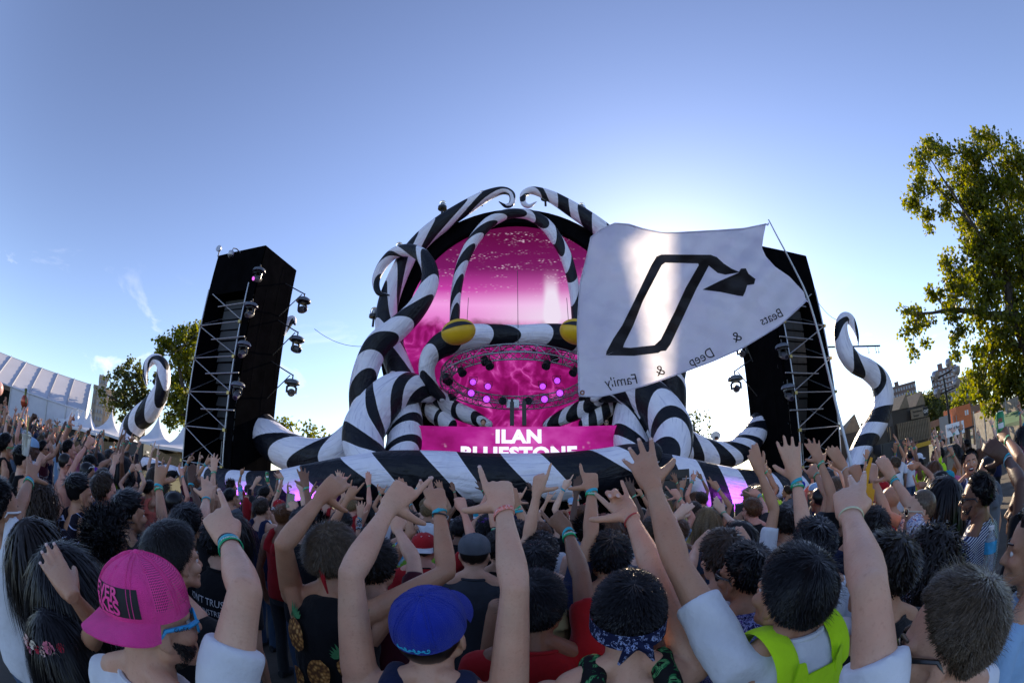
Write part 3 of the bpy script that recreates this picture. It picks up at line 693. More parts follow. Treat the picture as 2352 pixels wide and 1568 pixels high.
# ================================================================== speaker towers
def moving_head(pos, label, yaw=0.0, pitch=0.6, lit=False, group=None, s=1.0):
    """moving-head lamp hanging from a clamp under a rain hood: hood, base, yoke, head > lens."""
    e = empty('moving_light', tuple(pos), 0, label, 'stage light', group)
    b = MB(); prof = [(0.02, 0.16), (0.12, 0.155), (0.22, 0.13), (0.29, 0.08), (0.315, 0.02), (0.315, -0.03), (0.29, -0.03), (0.27, 0.0), (0.05, 0.02)]
    b.grid([[pos + Vector((math.cos(a) * r, math.sin(a) * r, z)) * s for a in np.linspace(0, 2 * math.pi, 25)] for r, z in prof]); b.build('rain_hood', M_hood, e)
    b = MB(); b.box(pos + Vector((0, 0, -0.05)) * s, (0.34 * s, 0.30 * s, 0.12 * s), Matrix.Rotation(yaw, 3, 'Z')); b.cyl(pos + Vector((0, 0, 0.14)) * s, pos + Vector((0, 0, 0.34)) * s, 0.03 * s, 8); b.build('base', M_blackplastic, e)
    rz = Matrix.Rotation(yaw, 3, 'Z')
    b = MB()
    for sx in (-1, 1):
        b.tube([pos + rz @ Vector((sx * 0.10, 0, -0.1)) * s, pos + rz @ Vector((sx * 0.19, 0, -0.16)) * s, pos + rz @ Vector((sx * 0.19, 0, -0.38)) * s], [0.045 * s, 0.05 * s, 0.04 * s], 8)
    b.build('yoke', M_blackplastic, e)
    d = (rz @ Vector((0, -math.cos(pitch), -math.sin(pitch)))).normalized(); c = pos + Vector((0, 0, -0.36)) * s
    b = MB(); b.tube([c - d * 0.20 * s, c - d * 0.17 * s, c - d * 0.02 * s, c + d * 0.10 * s, c + d * 0.24 * s, c + d * 0.25 * s], [0.05 * s, 0.13 * s, 0.155 * s, 0.15 * s, 0.115 * s, 0.10 * s], 16)
    hd = b.build('lamp_head', M_greyplastic, e)
    b = MB(); b.cyl(c + d * 0.251 * s, c + d * 0.262 * s, 0.085 * s, 16); b.build('lens', M_pinklens if lit else M_lensglass, hd)
    return e
M_hood = mat('rain_hood_plastic', (0.10, 0.115, 0.14), 0.3, var=0.2, vscale=6)
M_greyplastic = mat('grey_lamp_plastic', (0.075, 0.075, 0.085), 0.35, var=0.2, vscale=9)
M_line = mat('line_array_box', (0.014, 0.014, 0.016), 0.5, var=0.2, vscale=9)

M_strap = mat('strap_webbing', (0.006, 0.006, 0.007), 0.95, spec=0.0, var=0.2)
def tower(sg, label):
    K = Vector((sg * 11.1, 15.42, 0)); A = Vector((sg * 3.25, 0.46, 0)); Bk = Vector((-sg * 0.46, 2.58, 0))
    Hh, z1, z0 = 11.75, 9.62, 1.9
    t = empty('speaker_tower', tuple(K + (A + Bk) / 2), 0, label, 'tower')
    def P(u, v, z): return K + A * u + Bk * v + Vector((0, 0, z))
    def panel(name, u0, v0, u1, v1, za, zb, m=M_blackcloth, n=6, th=0.03):
        """cloth wall with a slight billow and real thickness"""
        dirv = (A * (u1 - u0) + Bk * (v1 - v0)); nrm = Vector((dirv.y, -dirv.x, 0)).normalized()
        b = MB()
        for off in (0, th):
            b.grid([[P(u0 + (u1 - u0) * i / n, v0 + (v1 - v0) * i / n, za + (zb - za) * j / (2 * n)) + nrm * (off + 0.025 * math.sin(i * 2.1 + j * 0.9) * math.sin(math.pi * i / n)) for j in range(2 * n + 1)] for i in range(n + 1)])
        return b.build(name, m, t)
    # upper hood: front, sides, sloped top
    panel('front_cloth', 0, 0, 1, 0, z1, Hh); panel('side_cloth', 0, 0.015, 0, 1, 0.2, Hh); panel('outer_cloth', 1, 0.0, 1, 1, 0.2, Hh); panel('rear_cloth', 0, 1, 1, 1, 0.2, Hh)
    panel('corner_cloth', 0.0, -0.012, 0.12, -0.012, 0.2, z1)
    panel('base_cloth', 0.13, 0.0, 1, 0.0, 0.1, z0)
    b = MB(); b.grid([[P(u, v, Hh + 0.03) for u in (0, 0.5, 1)] for v in (0, 0.5, 1)]); b.build('top_cloth', M_blackcloth, t)
    # tubes
    for u, v in ((0.985, -0.02), (0.13, -0.03), (0.985, 0.95), (0.03, 0.95), (0.5, 0.95)):
        b = MB(); b.cyl(P(u, v, 0), P(u, v, Hh if v > 0 else z1 + 0.3), 0.036, 10); b.build('standard', M_alu, t)
    nb = 5; hb = (z1 - z0) / nb
    for k in range(nb):
        za, zb = z1 - k * hb, z1 - (k + 1) * hb
        b = MB(); b.cyl(P(0.985 if k else 0.85, -0.04, za), P(0.13, -0.04, zb + 0.12), 0.026, 8); b.build('brace', M_alu, t)
        b = MB(); b.cyl(P(0.985, -0.05, zb), P(0.13, -0.05, zb + 0.02), 0.026, 8); b.build('ledger', M_alu, t)
        b = MB(); b.cyl(P(0.985, 0.0, zb + 0.1), P(0.95, 0.93, za), 0.025, 8); b.build('brace', M_alu, t)
        for u, z in ((0.985, zb), (0.13, zb)):
            b = MB(); b.box(P(u, -0.045, z), (0.13, 0.13, 0.13)); b.build('coupler', M_brass, t)
        if k < 4:
            b = MB(); b.cyl(P(0.62, -0.08, za - 0.75), P(-0.04, -0.08, za - 0.72), 0.03, 8); b.build('lamp_bar', M_alu, t)
    for q_, v_ in ((0.0, 0.3), (0.0, 0.62), (0.0, 0.9)):
        b = MB(); b.grid([[P(-0.012, v_ + d_, z) for d_ in (-0.008, 0.008)] for z in np.linspace(0.4, Hh - 0.3, 9)]); b.build('ratchet_strap', M_strap, t)
    for q_ in range(4):
        z_ = z1 - 1.2 - q_ * 1.72; b = MB(); b.tube([P(0.02 + 0.02 * math.sin(i * 1.9 + q_), 0.10 + 0.05 * math.sin(i * 0.8), z_ - i * 0.24) + Vector((-sg * -0.0, -0.05, 0)) for i in range(8)], 0.014, 5); b.build('cable', M_black, t)
    for i in range(9):
        b = MB(); q = P(0.0, 0.0, 0.9 + i * 1.2) + Vector((0, -0.03, 0)); b.box(q, (0.05, 0.05, 0.09)); b.build('cloth_tie', M_strap, t)
    # line array in the bay
    for k in range(13):
        z = 9.3 - k * 0.5
        b = MB(); c = P(0.56, 0.38 + 0.0025 * k * k, z)
        rot = Matrix.Rotation(math.atan2(A.y, A.x), 3, 'Z') @ Matrix.Rotation(R(1.2 * k), 3, 'X')
        b.box(c, (1.35, 0.7, 0.44), rot); b.box(c + rot @ Vector((0, -0.36, 0)), (1.2, 0.02, 0.34), rot); b.box(c + rot @ Vector((0, -0.375, 0)), (0.05, 0.02, 0.40), rot)
        b.build('line_array_box', M_line, t)
    return t, P
M_brass = mat('brass_coupler', (0.42, 0.33, 0.12), 0.4, metal=0.6)
tl, PL = tower(-1, 'tall black cloth speaker tower with aluminium braces left of the stage')
trr, PRt = tower(1, 'tall black cloth speaker tower partly behind the flag right of the stage')
zs = (9.75, 8.12, 6.42, 4.72)
nm = ['topmost', 'second from the top', 'third from the top', 'lowest']
for k, z in enumerate(zs):
    moving_head(PL(-0.02, 0.06 + 0.0 * k, z + 0.55) + Vector((0.10, -0.42, 0)), nm[k] + ' hooded lamp on the corner of the left speaker tower', yaw=R(-15 + 9 * k), pitch=0.35 + 0.15 * k, lit=(k == 0))
    moving_head(PRt(-0.02, 0.06, z + 0.45) + Vector((0.0, -0.42, 0)), nm[k] + ' hooded lamp on the corner of the right speaker tower', yaw=R(20 - 9 * k), pitch=0.5)
for k, (px, py) in enumerate(((697, 692), (682, 781), (671, 880))):
    p = PY(px, py, 17.4); moving_head(p, ('upper', 'middle', 'lower')[k] + ' hooded lamp on an arm off the stage side of the left tower', yaw=R((60, 75, 40)[k]), pitch=(0.15, 0.3, 0.1)[k], s=1.15)
    b = MB(); q = PL(0, 0.75, p.z + 0.95); q2 = PL(0, 0.75, p.z - 0.75)
    b.cyl(q, p + Vector((0, 0, 0.36)), 0.03, 8); b.cyl(q2, p + Vector((-0.15, 0, 0.36)), 0.025, 8); b.build('lamp_bracket', M_black, tl)
for k, (px, py) in enumerate(((1702, 802), (1689, 881))):
    p = PY(px, py - 10, 17.4); moving_head(p, ['hooded moving light tucked under the edge of the flag off the right tower', 'hooded moving light hanging off the stage side of the right tower below the flag'][k], yaw=R(-30), pitch=0.2, s=1.15)
    b = MB(); b.cyl(PRt(0, 0.75, p.z + 0.9), p + Vector((0, 0, 0.36)), 0.03, 8); b.cyl(PRt(0, 0.75, p.z - 0.8), p + Vector((0.15, 0, 0.36)), 0.025, 8); b.build('lamp_bracket', M_black, trr)
# dome camera and dish on the left tower
p = PY(531, 582, 15.1)
e = empty('dome_camera', tuple(p), 0, 'small white dome security camera on a bent arm at the top of the left tower', 'camera')
b = MB(); b.tube([p + Vector((0.16, 0.5, 0.30)), p + Vector((0.10, 0.2, 0.34)), p + Vector((0.04, 0.02, 0.28)), p + Vector((0, 0, 0.12))], 0.03, 8); b.build('arm', M_alu, e)
b = MB(); b.tube([p + Vector((0, 0, 0.14)), p + Vector((0, 0, 0.10)), p + Vector((0, 0, -0.10)), p + Vector((0, 0, -0.12))], [0.05, 0.14, 0.16, 0.15], 14); b.build('housing', M_alu, e)
b = MB(); b.ell(p + Vector((0, 0, -0.13)), 0.12, 0.12, 0.12, 14, 8); b.build('dome', M_lensglass, e)
p = PY(504, 572, 15.8)
e = empty('wireless_dish', tuple(p), 0, 'small round dish antenna on the outer top corner of the left tower', 'antenna')
b = MB(); b.tube([p + Vector((0, -0.10, 0)), p + Vector((0, 0.0, 0)), p + Vector((0, 0.06, 0))], [0.17, 0.16, 0.08], 16); b.build('dish', M_alu, e)
b = MB(); b.cyl(p + Vector((0, 0.05, -0.4)), p + Vector((0, 0.05, 0.05)), 0.03, 8); b.build('mast', M_black, e)
# guy wires and boom pipe
def wire(a, b_, label, r=0.012, sag=0.25):
    m = MB(); A_, B_ = Vector(a), Vector(b_)
    m.tube([A_.lerp(B_, t) - Vector((0, 0, sag * 4 * t * (1 - t))) for t in np.linspace(0, 1, 9)], r, 5)
    return tag(m.build('guy_wire', M_wire), label, 'wire')
wire(PY(722, 755, 17.6), PY(838, 795, 18.6), 'thin sagging wire from the left tower to the octopus')
wire(PY(382, 816, 16), PL(0.98, 0, 8.0), 'cable from the left tentacle curl to the left tower')
wire(PY(1876, 690, 15.9), PY(1928, 735, 14.9), 'thin wire from the right tower to the right curled tentacle')
wire(PY(1706, 905, 17.4), PY(1678, 1000, 22), 'thin slanting wire under the hanging light of the right tower')
e = empty('boom_pipe', tuple(PY(1950, 795, 15.6)), 0, 'dark horizontal boom pipe with short dangling cords behind the right curled tentacle', 'pipe')
b = MB(); b.cyl(PY(1895, 797, 15.9), PY(2021, 794, 15.4), 0.045, 8); b.build('pipe', M_black, e)
for px in (1993, 2010, 2016):
    b = MB(); q = PY(px, 796, 15.5); b.cyl(q, q - Vector((0, 0, 0.25 if px != 1993 else 0.3)), 0.012, 5); b.ell(q - Vector((0, 0, 0.28)), 0.04, 0.04, 0.05, 8, 5); b.build('cord', M_black, e)

# ================================================================== white tents
M_thatch = mat('straw_thatch', (0.17, 0.115, 0.055), 0.95, var=0.55, vscale=3, bump=1.0, bscale=14, stretch=(6, 6, 0.8))
M_teal = mat('teal_banner', (0.02, 0.30, 0.33), 0.6, var=0.1)
M_dark_in = mat('dark_canvas', (0.02, 0.018, 0.018), 0.9, var=0.3)  # near-black standing for shaded interiors; the cabinet vent shares it
def pagoda(peak, half, eave, label, group=None, thatch=False, rz=0.0):
    base = Vector((peak.x, peak.y, 0))
    e = empty('pagoda_tent', tuple(base), 0, label, 'tent', group)
    Rz = Matrix.Rotation(rz, 3, 'Z'); h = peak.z - eave
    b = MB(); rows = []
    for i in range(15):
        t = i / 14; rows.append([])
        for j in range(33):
            a = 2 * math.pi * j / 32
            sq = 1 / max(abs(math.cos(a)), abs(math.sin(a)))
            rad = half * (t * (0.55 + 0.45 * t)) * (1 + (sq - 1) * min(1, t * 1.5)) + 0.03
            sag = (math.cos(4 * a) * 0.5 - 0.5) * 0.22 * half * 0.35 * t * t
            z = eave + h * (1 - t) ** 2.1 - sag * -0.6
            rows[-1].append(base + Rz @ Vector((math.cos(a) * rad, math.sin(a) * rad, z)))
    rim = [p - Vector((0, 0, 0.28)) for p in rows[-1]]
    b.grid(rows + [rim]); b.build('roof', M_white_vinyl, e)
    b = MB(); b.ell(peak, 0.08, 0.08, 0.14, 8, 6); b.build('finial', M_alu, e)
    for sx in (-1, 1):
        for sy in (-1, 1):
            q = base + Rz @ Vector((sx * half * 0.97, sy * half * 0.97, 0)); b = MB(); b.cyl(q, q + Vector((0, 0, eave)), 0.05, 8); b.build('pole', M_alu, e)
    b = MB(); q = Rz @ Vector((0, half * 0.95, 0)); b.box(base + q + Vector((0, 0, eave / 2 - 0.1)), (half * 1.9, 0.04, eave - 0.25), Rz); b.build('rear_wall', M_dark_in, e)  # dark tone paints the shade inside the tent
    if thatch:
        b = MB(); n = 28
        rowt, rowb, rowo = [], [], []
        for i in range(n + 1):
            x = -half + 2 * half * i / n
            arch = 0.75 * math.cos(math.pi * x / (2 * half)) ** 0.8 if abs(x) < half else 0
            top = eave - 0.15 - arch; ragged = 0.12 * random.random()
            rowt.append(base + Rz @ Vector((x, -half * 1.02, top))); rowo.append(base + Rz @ Vector((x, -half * 1.10 - 0.05 * random.random(), top - 0.5))); rowb.append(base + Rz @ Vector((x, -half * 1.14 - 0.1 * random.random(), max(0.3, top - 1.55 - ragged + arch * 0.7))))
        b.grid([rowt, rowo, rowb]); b.grid([[p + Vector((0, 0.06, 0)) for p in r] for r in (rowt, rowo, rowb)])
        b.build('thatch_skirt', M_thatch, e)
    return e
def z2(x, y): return (x * 0.24, 733.8 + y * 0.24)
near = [((1775, 985), 'white peaked tent with straw skirt against the outer edge of the left tower'), ((1520, 935), 'white peaked tent with straw skirt right of the upright left tentacle'), ((1075, 872), 'white peaked tent with straw skirt left of the upright left tentacle')]
for (x, y), lab in near:
    pagoda(PZ(*z2(x, y), 5.35), 3.1, 2.75, lab, None, True, R(38))
far = [(868, 866), (803, 852), (745, 848), (690, 850), (640, 845), (562, 828), (455, 822), (425, 826), (400, 814)]
for k, (x, y) in enumerate(far):
    d = D(*z2(x, y)); dist = [54, 56, 59, 62, 65, 68, 73, 75, 78][k]
    p = PH(*z2(x, y), dist); pagoda(p, 2.1 if k < 6 else 1.9, p.z - 2.2, ['biggest and nearest of the small white peaked tents in the row below the marquee', 'second small white peaked tent in the row below the marquee', 'third small white peaked tent in the row below the marquee', 'fourth small white peaked tent in the row below the marquee', 'fifth small white peaked tent in the row below the marquee', 'sixth small white peaked tent below the tall one', 'small white peaked tent, right one of the far three at the marquee wall', 'small white peaked tent, middle one of the far three at the marquee wall', 'small white peaked tent, left one of the far three at the marquee wall'][k], 'small peaked tents in a row', False, R(30))
p = PH(*z2(598, 765), 74); pagoda(p, 2.2, p.z - 3.6, 'tall slender white tent peak rising above the row below the marquee', None, False, R(30))
# dark sheet under the row, painting in the shade inside the tents
b = MB(); a0 = PH(*z2(310, 880), 78); a1 = PH(*z2(760, 1000), 53); a0.z = 0; a1.z = 0
t = (a1 - a0)
e = empty('bar_counter', tuple(a0), 0, 'long dark bar front with scalloped white valance under the row of small tents', 'bar')
b = MB(); rr_ = []
for i in range(61):
    q = a0 + t * (i / 60); rr_.append(q)
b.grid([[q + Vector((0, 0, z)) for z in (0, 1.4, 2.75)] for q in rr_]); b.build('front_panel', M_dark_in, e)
b = MB(); nrm = Vector((t.y, -t.x, 0)).normalized()
if nrm.y > 0: nrm = -nrm
b.grid([[q + nrm * 0.15 + Vector((0, 0, 3.05)), q + nrm * 0.18 + Vector((0, 0, 2.75 - 0.28 * abs(math.sin(i * math.pi / 6))))] for i, q in enumerate(rr_)]); b.build('valance', M_white_vinyl, e)
# teal banners
for k, (x0, y0, x1, y1) in enumerate(((965, 1065, 1003, 1175), (1438, 1185, 1472, 1300))):
    px0, py0 = z2(x0, y0); px1, py1 = z2(x1, y1)
    c0 = PH((px0 + px1) / 2, py0, 47 - k * 2); c1 = PH((px0 + px1) / 2, py1, 47 - k * 2)
    wdt = (px1 - px0) / FPX * 47; side = Vector((c0.y, -c0.x, 0)).normalized()
    e = empty('feather_banner', (c0.x, c0.y, 0), 0, ['teal vertical banner hanging on the straw front left of the upright tentacle', 'teal vertical banner hanging on the straw front right of the upright tentacle'][k], 'banner')
    b = MB(); hh = c0.z - c1.z
    for off in (0, 0.02):
        b.grid([[Vector((c0.x, c0.y, c0.z)) + side * wdt * (u - 0.5) + Vector((0.05 * math.sin(v * 5), off, -v * hh)) for u in (0, 0.5, 1)] for v in np.linspace(0, 1, 6)])
    b.build('cloth', M_teal, e)
    text('OPEN' if 0 else 'BAR', wdt * 0.34, M_white_vinyl, e, c0 - Vector((0, 0.06, hh * 0.25)), rot=Matrix.Rotation(math.atan2(c0.x, c0.y) * -1, 4, 'Z') @ Matrix.Rotation(R(90), 4, 'X')) if 0 else None
    b = MB(); b.cyl(Vector((c0.x, c0.y + 0.05, 0)), c0 + Vector((0, 0.05, 0.1)), 0.04, 6); b.build('pole', M_alu, e)
# ------------------------------------------------------------------ marquee
mq = empty('marquee', tuple(Vector((-55, 33, 0))), 0, 'large white clear-span marquee at the far left behind the crowd', 'marquee')
eR = PH(197, 942, 63); eL = PH(31, 897, 64.5); rR = PH(214, 881, 72); 
dirm = (Vector((eL.x, eL.y, 0)) - Vector((eR.x, eR.y, 0))).normalized()
ez = 4.85; perp = Vector((dirm.y, -dirm.x, 0)); 
if perp.y < 0: perp = -perp
eR0 = Vector((eR.x, eR.y, 0)); spanw = 9.5
rz_ = 9.3
baylen = (Vector((eL.x, eL.y, 0)) - eR0).length / 3.85
M_mq = mat('marquee_roof_vinyl', (0.50, 0.50, 0.55), 0.8, spec=0.12, var=0.05, vscale=0.4, bump=0.3, bscale=1.2)
for k in range(8):
    a, c = eR0 + dirm * baylen * k, eR0 + dirm * baylen * (k + 1)
    b = MB(); rows = []
    for i in range(13):
        q = i / 12; lift = -0.09 * math.sin(q * 6 * math.pi) ** 2
        rows.append([a.lerp(c, s) + perp * spanw * q + Vector((0, 0, ez + (rz_ - ez) * q + lift * math.sin(s * math.pi) + (0.02 if s in (0, 1) else -0.04))) for s in (0.0, 0.02, 0.5, 0.98, 1.0)])
    b.grid(rows); b.build('roof_panel', M_mq, mq)
    b = MB(); b.box((a + perp * spanw / 2 + Vector((0, 0, (ez + rz_) / 2 + 0.05))), (0.12, 0.2, 0.1)) if 0 else b.cyl(a + Vector((0, 0, ez + 0.05)), a + perp * spanw + Vector((0, 0, rz_ + 0.06)), 0.09, 6); b.build('roof_beam', M_alu, mq)
    b = MB(); b.cyl(a + Vector((0, 0, ez)), a, 0.09, 8); b.build('leg', M_alu, mq)
    if k < 4:
        b = MB(); b.grid([[a.lerp(c, s) + perp * (0.03 + 0.03 * math.sin(s * 30 + z)) + Vector((0, 0, z)) for s in np.linspace(0.02, 0.98, 14)] for z in (0.05, 1.7, 3.4, ez - 0.1)]); b.build('side_wall', M_white_vinyl, mq)
    b = MB(); b.cyl(a + Vector((0, 0, ez - 0.02)), c + Vector((0, 0, ez - 0.02)), 0.12, 6); b.build('eave_beam', M_white_vinyl, mq)
b = MB(); b.grid([[eR0 + perp * spanw * 2 * s + Vector((0, 0, z * (ez + (rz_ - ez) * (1 - abs(2 * s - 1))))) for s in np.linspace(0, 1, 9)] for z in (0, 0.5, 1)]); b.build('gable_wall', M_white_vinyl, mq)
b = MB(); b.grid([[eR0 + dirm * s + perp * spanw * (1 + q) + Vector((0, 0, rz_ + (ez - rz_) * q)) for q in (0, 1)] for s in np.linspace(0, baylen * 8, 9)]); b.build('rear_roof', M_mq, mq)
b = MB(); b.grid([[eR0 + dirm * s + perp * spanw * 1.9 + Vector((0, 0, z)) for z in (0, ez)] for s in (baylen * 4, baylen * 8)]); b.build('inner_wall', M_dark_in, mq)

# ================================================================== trees
def leaf_mat(name, c1, c2):
    m = bpy.data.materials.new(name); m.use_nodes = True
    nt = m.node_tree; N, L = nt.nodes, nt.links; b = N['Principled BSDF']
    g_ = N.new('ShaderNodeNewGeometry'); cr = ramp(N, [(0.0, c1), (1.0, c2)])
    L.new(g_.outputs['Random Per Island'], cr.inputs[0]); L.new(cr.outputs[0], b.inputs['Base Color'])
    b.inputs['Roughness'].default_value = 0.5
    tr_ = N.new('ShaderNodeBsdfTranslucent'); hs = N.new('ShaderNodeHueSaturation'); hs.inputs['Saturation'].default_value = 1.15; hs.inputs['Value'].default_value = 2.3; hs.inputs['Hue'].default_value = 0.485
    L.new(cr.outputs[0], hs.inputs['Color']); L.new(hs.outputs[0], tr_.inputs['Color'])
    ms = N.new('ShaderNodeMixShader'); ms.inputs[0].default_value = 0.55
    L.new(b.outputs[0], ms.inputs[1]); L.new(tr_.outputs[0], ms.inputs[2]); L.new(ms.outputs[0], N['Material Output'].inputs['Surface'])
    return m
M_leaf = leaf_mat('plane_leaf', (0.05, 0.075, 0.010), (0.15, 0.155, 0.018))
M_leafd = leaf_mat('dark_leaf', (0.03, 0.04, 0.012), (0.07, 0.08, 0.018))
M_bark = mat('tree_bark', (0.055, 0.042, 0.032), 0.9, var=0.4, vscale=5, bump=0.9, bscale=14)
def leaves(blobs, size, per, depth):
    """kinked leaf pairs scattered through the clumps; blobs = (centre, radius)"""
    V, Fc = [], []
    for c, r in blobs:
        n = int(per * r * r) + 6
        # twigs of leaves: sub-clumps make gaps and uneven outlines
        nsub = max(4, int(n / 30))
        subs = rng.normal(0, 0.48, (nsub, 3)) * np.array([r, r * depth, r])
        pts = subs[rng.integers(0, nsub, n)] + rng.normal(0, 0.11 * r + size * 0.5, (n, 3))
        pts = pts + np.array(c)
        for p in pts:
            d = rng.normal(0, 1, 3); d /= np.linalg.norm(d) + 1e-9
            u = np.cross(d, rng.normal(0, 1, 3)); u /= np.linalg.norm(u) + 1e-9
            s = size * (0.6 + 0.8 * rng.random()); wv = np.cross(d, u)
            i = len(V)
            V += [p, p + d * s * 0.55 + u * s * 0.42 + wv * s * 0.12, p + d * s * 1.1, p + d * s * 0.55 - u * s * 0.42 + wv * s * 0.12]
            Fc += [(i, i + 1, i + 2), (i, i + 2, i + 3)]
    me = bpy.data.meshes.new('crown'); me.from_pydata([tuple(v) for v in V], [], Fc); me.update()
    return me
def tree(label, dist, blobs, limbs, size, per, m=None, depth=1.0, base=None, name='leafy_tree'):
    """blobs and limbs given where they are seen, at horizontal distance dist (+ own offset)"""
    b0 = PH(*(base or limbs[0][0][:2]), dist); e = empty(name, (b0.x, b0.y, 0), 0, label, 'tree')
    B = []
    for bl in blobs:
        px, py, r = bl[:3]; dd = dist + (bl[3] if len(bl) > 3 else random.uniform(-1, 1) * depth * 1.6)
        c = PH(px, py, dd); B.append((c, r * (c - EYE).length / FPX))
    me = leaves(B, size, per, depth); me.materials.append(m or M_leaf); link('crown', me, e)
    b = MB()
    tp = Vector((b0.x, b0.y, 0))
    for li, lm in enumerate(limbs):
        pts = [PH(px, py, dist + (o if o else 0)) for px, py, r, o in lm]; rr = [r for _, _, r, _ in lm]
        if li == 0: pts = [tp - Vector((0, 0, 0.2))] + pts; rr = [rr[0] * 1.35] + rr
        b.tube(pts, rr, 8)
    b.build('trunk', M_bark, e)
    return e
def z6(x, y): return (2022.7 + x * 0.48, 263.4 + y * 0.48)
bl = [(230, 150, 48), (200, 235, 55), (150, 430, 50), (225, 500, 42), (235, 545, 20), (190, 340, 52), (265, 340, 30), (300, 190, 62), (430, 190, 78), (520, 140, 60), (470, 110, 35), (600, 240, 80), (680, 220, 60), (400, 330, 80), (500, 350, 100), (620, 380, 95), (320, 400, 48), (310, 470, 36), (400, 520, 66), (520, 520, 100), (640, 560, 95), (450, 650, 110), (560, 720, 115), (660, 760, 90), (330, 740, 55), (400, 820, 95), (520, 880, 90), (640, 900, 80), (310, 870, 58), (250, 862, 34), (350, 960, 48), (375, 1070, 48), (365, 1140, 28), (460, 930, 60), (160, 960, 50), (140, 1040, 40), (205, 1010, 36), (150, 1130, 24), (215, 1090, 22), (580, 1040, 100), (500, 1120, 66), (640, 1150, 95), (480, 1230, 55), (560, 1260, 95), (670, 1270, 85), (490, 1330, 55), (590, 1360, 75), (540, 1400, 40), (690, 1370, 60), (740, 400, 120), (760, 700, 120), (760, 1000, 120), (760, 1250, 110), (450, 430, 80), (580, 620, 90), (480, 760, 80)]
big = [(*z6(x, y), r * 0.48) for x, y, r in bl]
def lz(*pts): return [(*z6(x, y), r, o) for x, y, r, o in pts]
tree('big spreading plane tree with sunlit yellow-green leaves filling the right edge', 23, big,
     [lz((740, 1330, 0.5, 0), (720, 1150, 0.46, 0), (660, 1010, 0.42, 0), (620, 940, 0.36, 0), (612, 830, 0.26, 0), (600, 720, 0.22, 0.4), (560, 600, 0.17, 0.6), (500, 470, 0.12, 0.8), (440, 330, 0.07, 1), (400, 230, 0.03, 1)),
      lz((630, 965, 0.28, 0), (540, 965, 0.22, -0.4), (450, 945, 0.16, -0.8), (340, 930, 0.11, -1), (250, 948, 0.07, -1.2), (170, 950, 0.03, -1.4)),
      lz((720, 1060, 0.3, 0), (700, 800, 0.24, 0.5), (660, 640, 0.19, 0.7), (620, 480, 0.14, 0.6), (560, 330, 0.09, 0.2), (520, 200, 0.04, 0)),
      lz((610, 860, 0.14, 0), (540, 760, 0.11, -0.5), (490, 600, 0.09, -0.9), (380, 430, 0.07, -1.1), (300, 310, 0.05, -1.2), (230, 200, 0.025, -1.3)),
      lz((440, 530, 0.06, -1), (360, 450, 0.05, -1.2), (270, 350, 0.035, -1.4), (180, 420, 0.02, -1.5)),
      lz((350, 930, 0.07, -1), (370, 1010, 0.05, -1), (370, 1120, 0.02, -1)), lz((180, 950, 0.04, -1.3), (165, 1010, 0.03, -1.3), (150, 1120, 0.012, -1.3)),
      lz((700, 1120, 0.14, 0), (600, 1080, 0.10, -0.6), (520, 1150, 0.06, -1.0), (490, 1300, 0.03, -1.2))], 0.19, 1000, M_leaf, 1.0, (2400, 900))
def z2r(lst, m=0.24): return [(*z2(x, y), r * m) for x, y, r in lst]
tree('sunlit broadleaf tree behind the outer edge of the left tower', 62, z2r([(1880, 130, 70), (1800, 170, 90), (1700, 190, 80), (1620, 230, 85), (1530, 290, 50), (1520, 190, 30), (1740, 110, 30), (1900, 60, 30), (1700, 350, 120), (1840, 350, 110), (1780, 520, 120), (1880, 620, 110), (1680, 600, 90), (1700, 740, 110), (1820, 800, 110), (1680, 880, 90), (1810, 950, 90), (1640, 1000, 60), (1950, 450, 120), (1950, 800, 120), (1900, 250, 90)]),
     [[(*z2(1850, 1020), 0.5, 0), (*z2(1800, 850), 0.45, 0), (*z2(1740, 600), 0.3, 0), (*z2(1700, 350), 0.12, 0)], [(*z2(1810, 900), 0.3, 0), (*z2(1700, 920), 0.2, -1), (*z2(1580, 890), 0.1, -2)]], 0.44, 210, M_leaf, 0.8)
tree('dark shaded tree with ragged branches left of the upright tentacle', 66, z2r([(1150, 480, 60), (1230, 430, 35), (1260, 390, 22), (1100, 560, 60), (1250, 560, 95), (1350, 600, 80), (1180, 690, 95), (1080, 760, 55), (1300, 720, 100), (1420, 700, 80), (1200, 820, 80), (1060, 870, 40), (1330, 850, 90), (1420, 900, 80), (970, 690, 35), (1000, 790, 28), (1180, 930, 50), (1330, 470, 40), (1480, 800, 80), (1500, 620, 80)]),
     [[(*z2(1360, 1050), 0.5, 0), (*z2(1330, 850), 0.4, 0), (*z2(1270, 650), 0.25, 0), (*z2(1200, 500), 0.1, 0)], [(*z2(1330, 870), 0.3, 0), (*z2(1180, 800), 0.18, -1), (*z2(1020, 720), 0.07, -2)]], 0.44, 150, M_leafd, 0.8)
tree('low sunlit tree between the left tower and the octopus, seen above the swept tentacle', 70, [(640, 972, 18), (668, 970, 17), (655, 962, 8), (700, 978, 15), (725, 990, 13), (745, 1002, 9), (660, 992, 24), (700, 1002, 22), (720, 1010, 18), (630, 985, 22), (600, 975, 25)],
     [[(680, 1040, 0.3, 0), (675, 1000, 0.25, 0), (665, 975, 0.1, 0)]], 0.42, 58, M_leaf, 0.8)
tree('wispy tree in the gap between the octopus and the right tower, above the swept tentacle', 50, [(1588, 962, 15), (1572, 972, 15), (1603, 960, 10), (1612, 970, 13), (1626, 984, 12), (1580, 990, 20), (1602, 1000, 20), (1632, 998, 10), (1590, 948, 5), (1620, 957, 5), (1560, 985, 18)],
     [[(1600, 1040, 0.25, 0), (1597, 1000, 0.2, 0), (1592, 965, 0.06, 0)], [(1597, 1000, 0.1, 0), (1622, 975, 0.03, 0)]], 0.3, 58, M_leafd, 0.8)
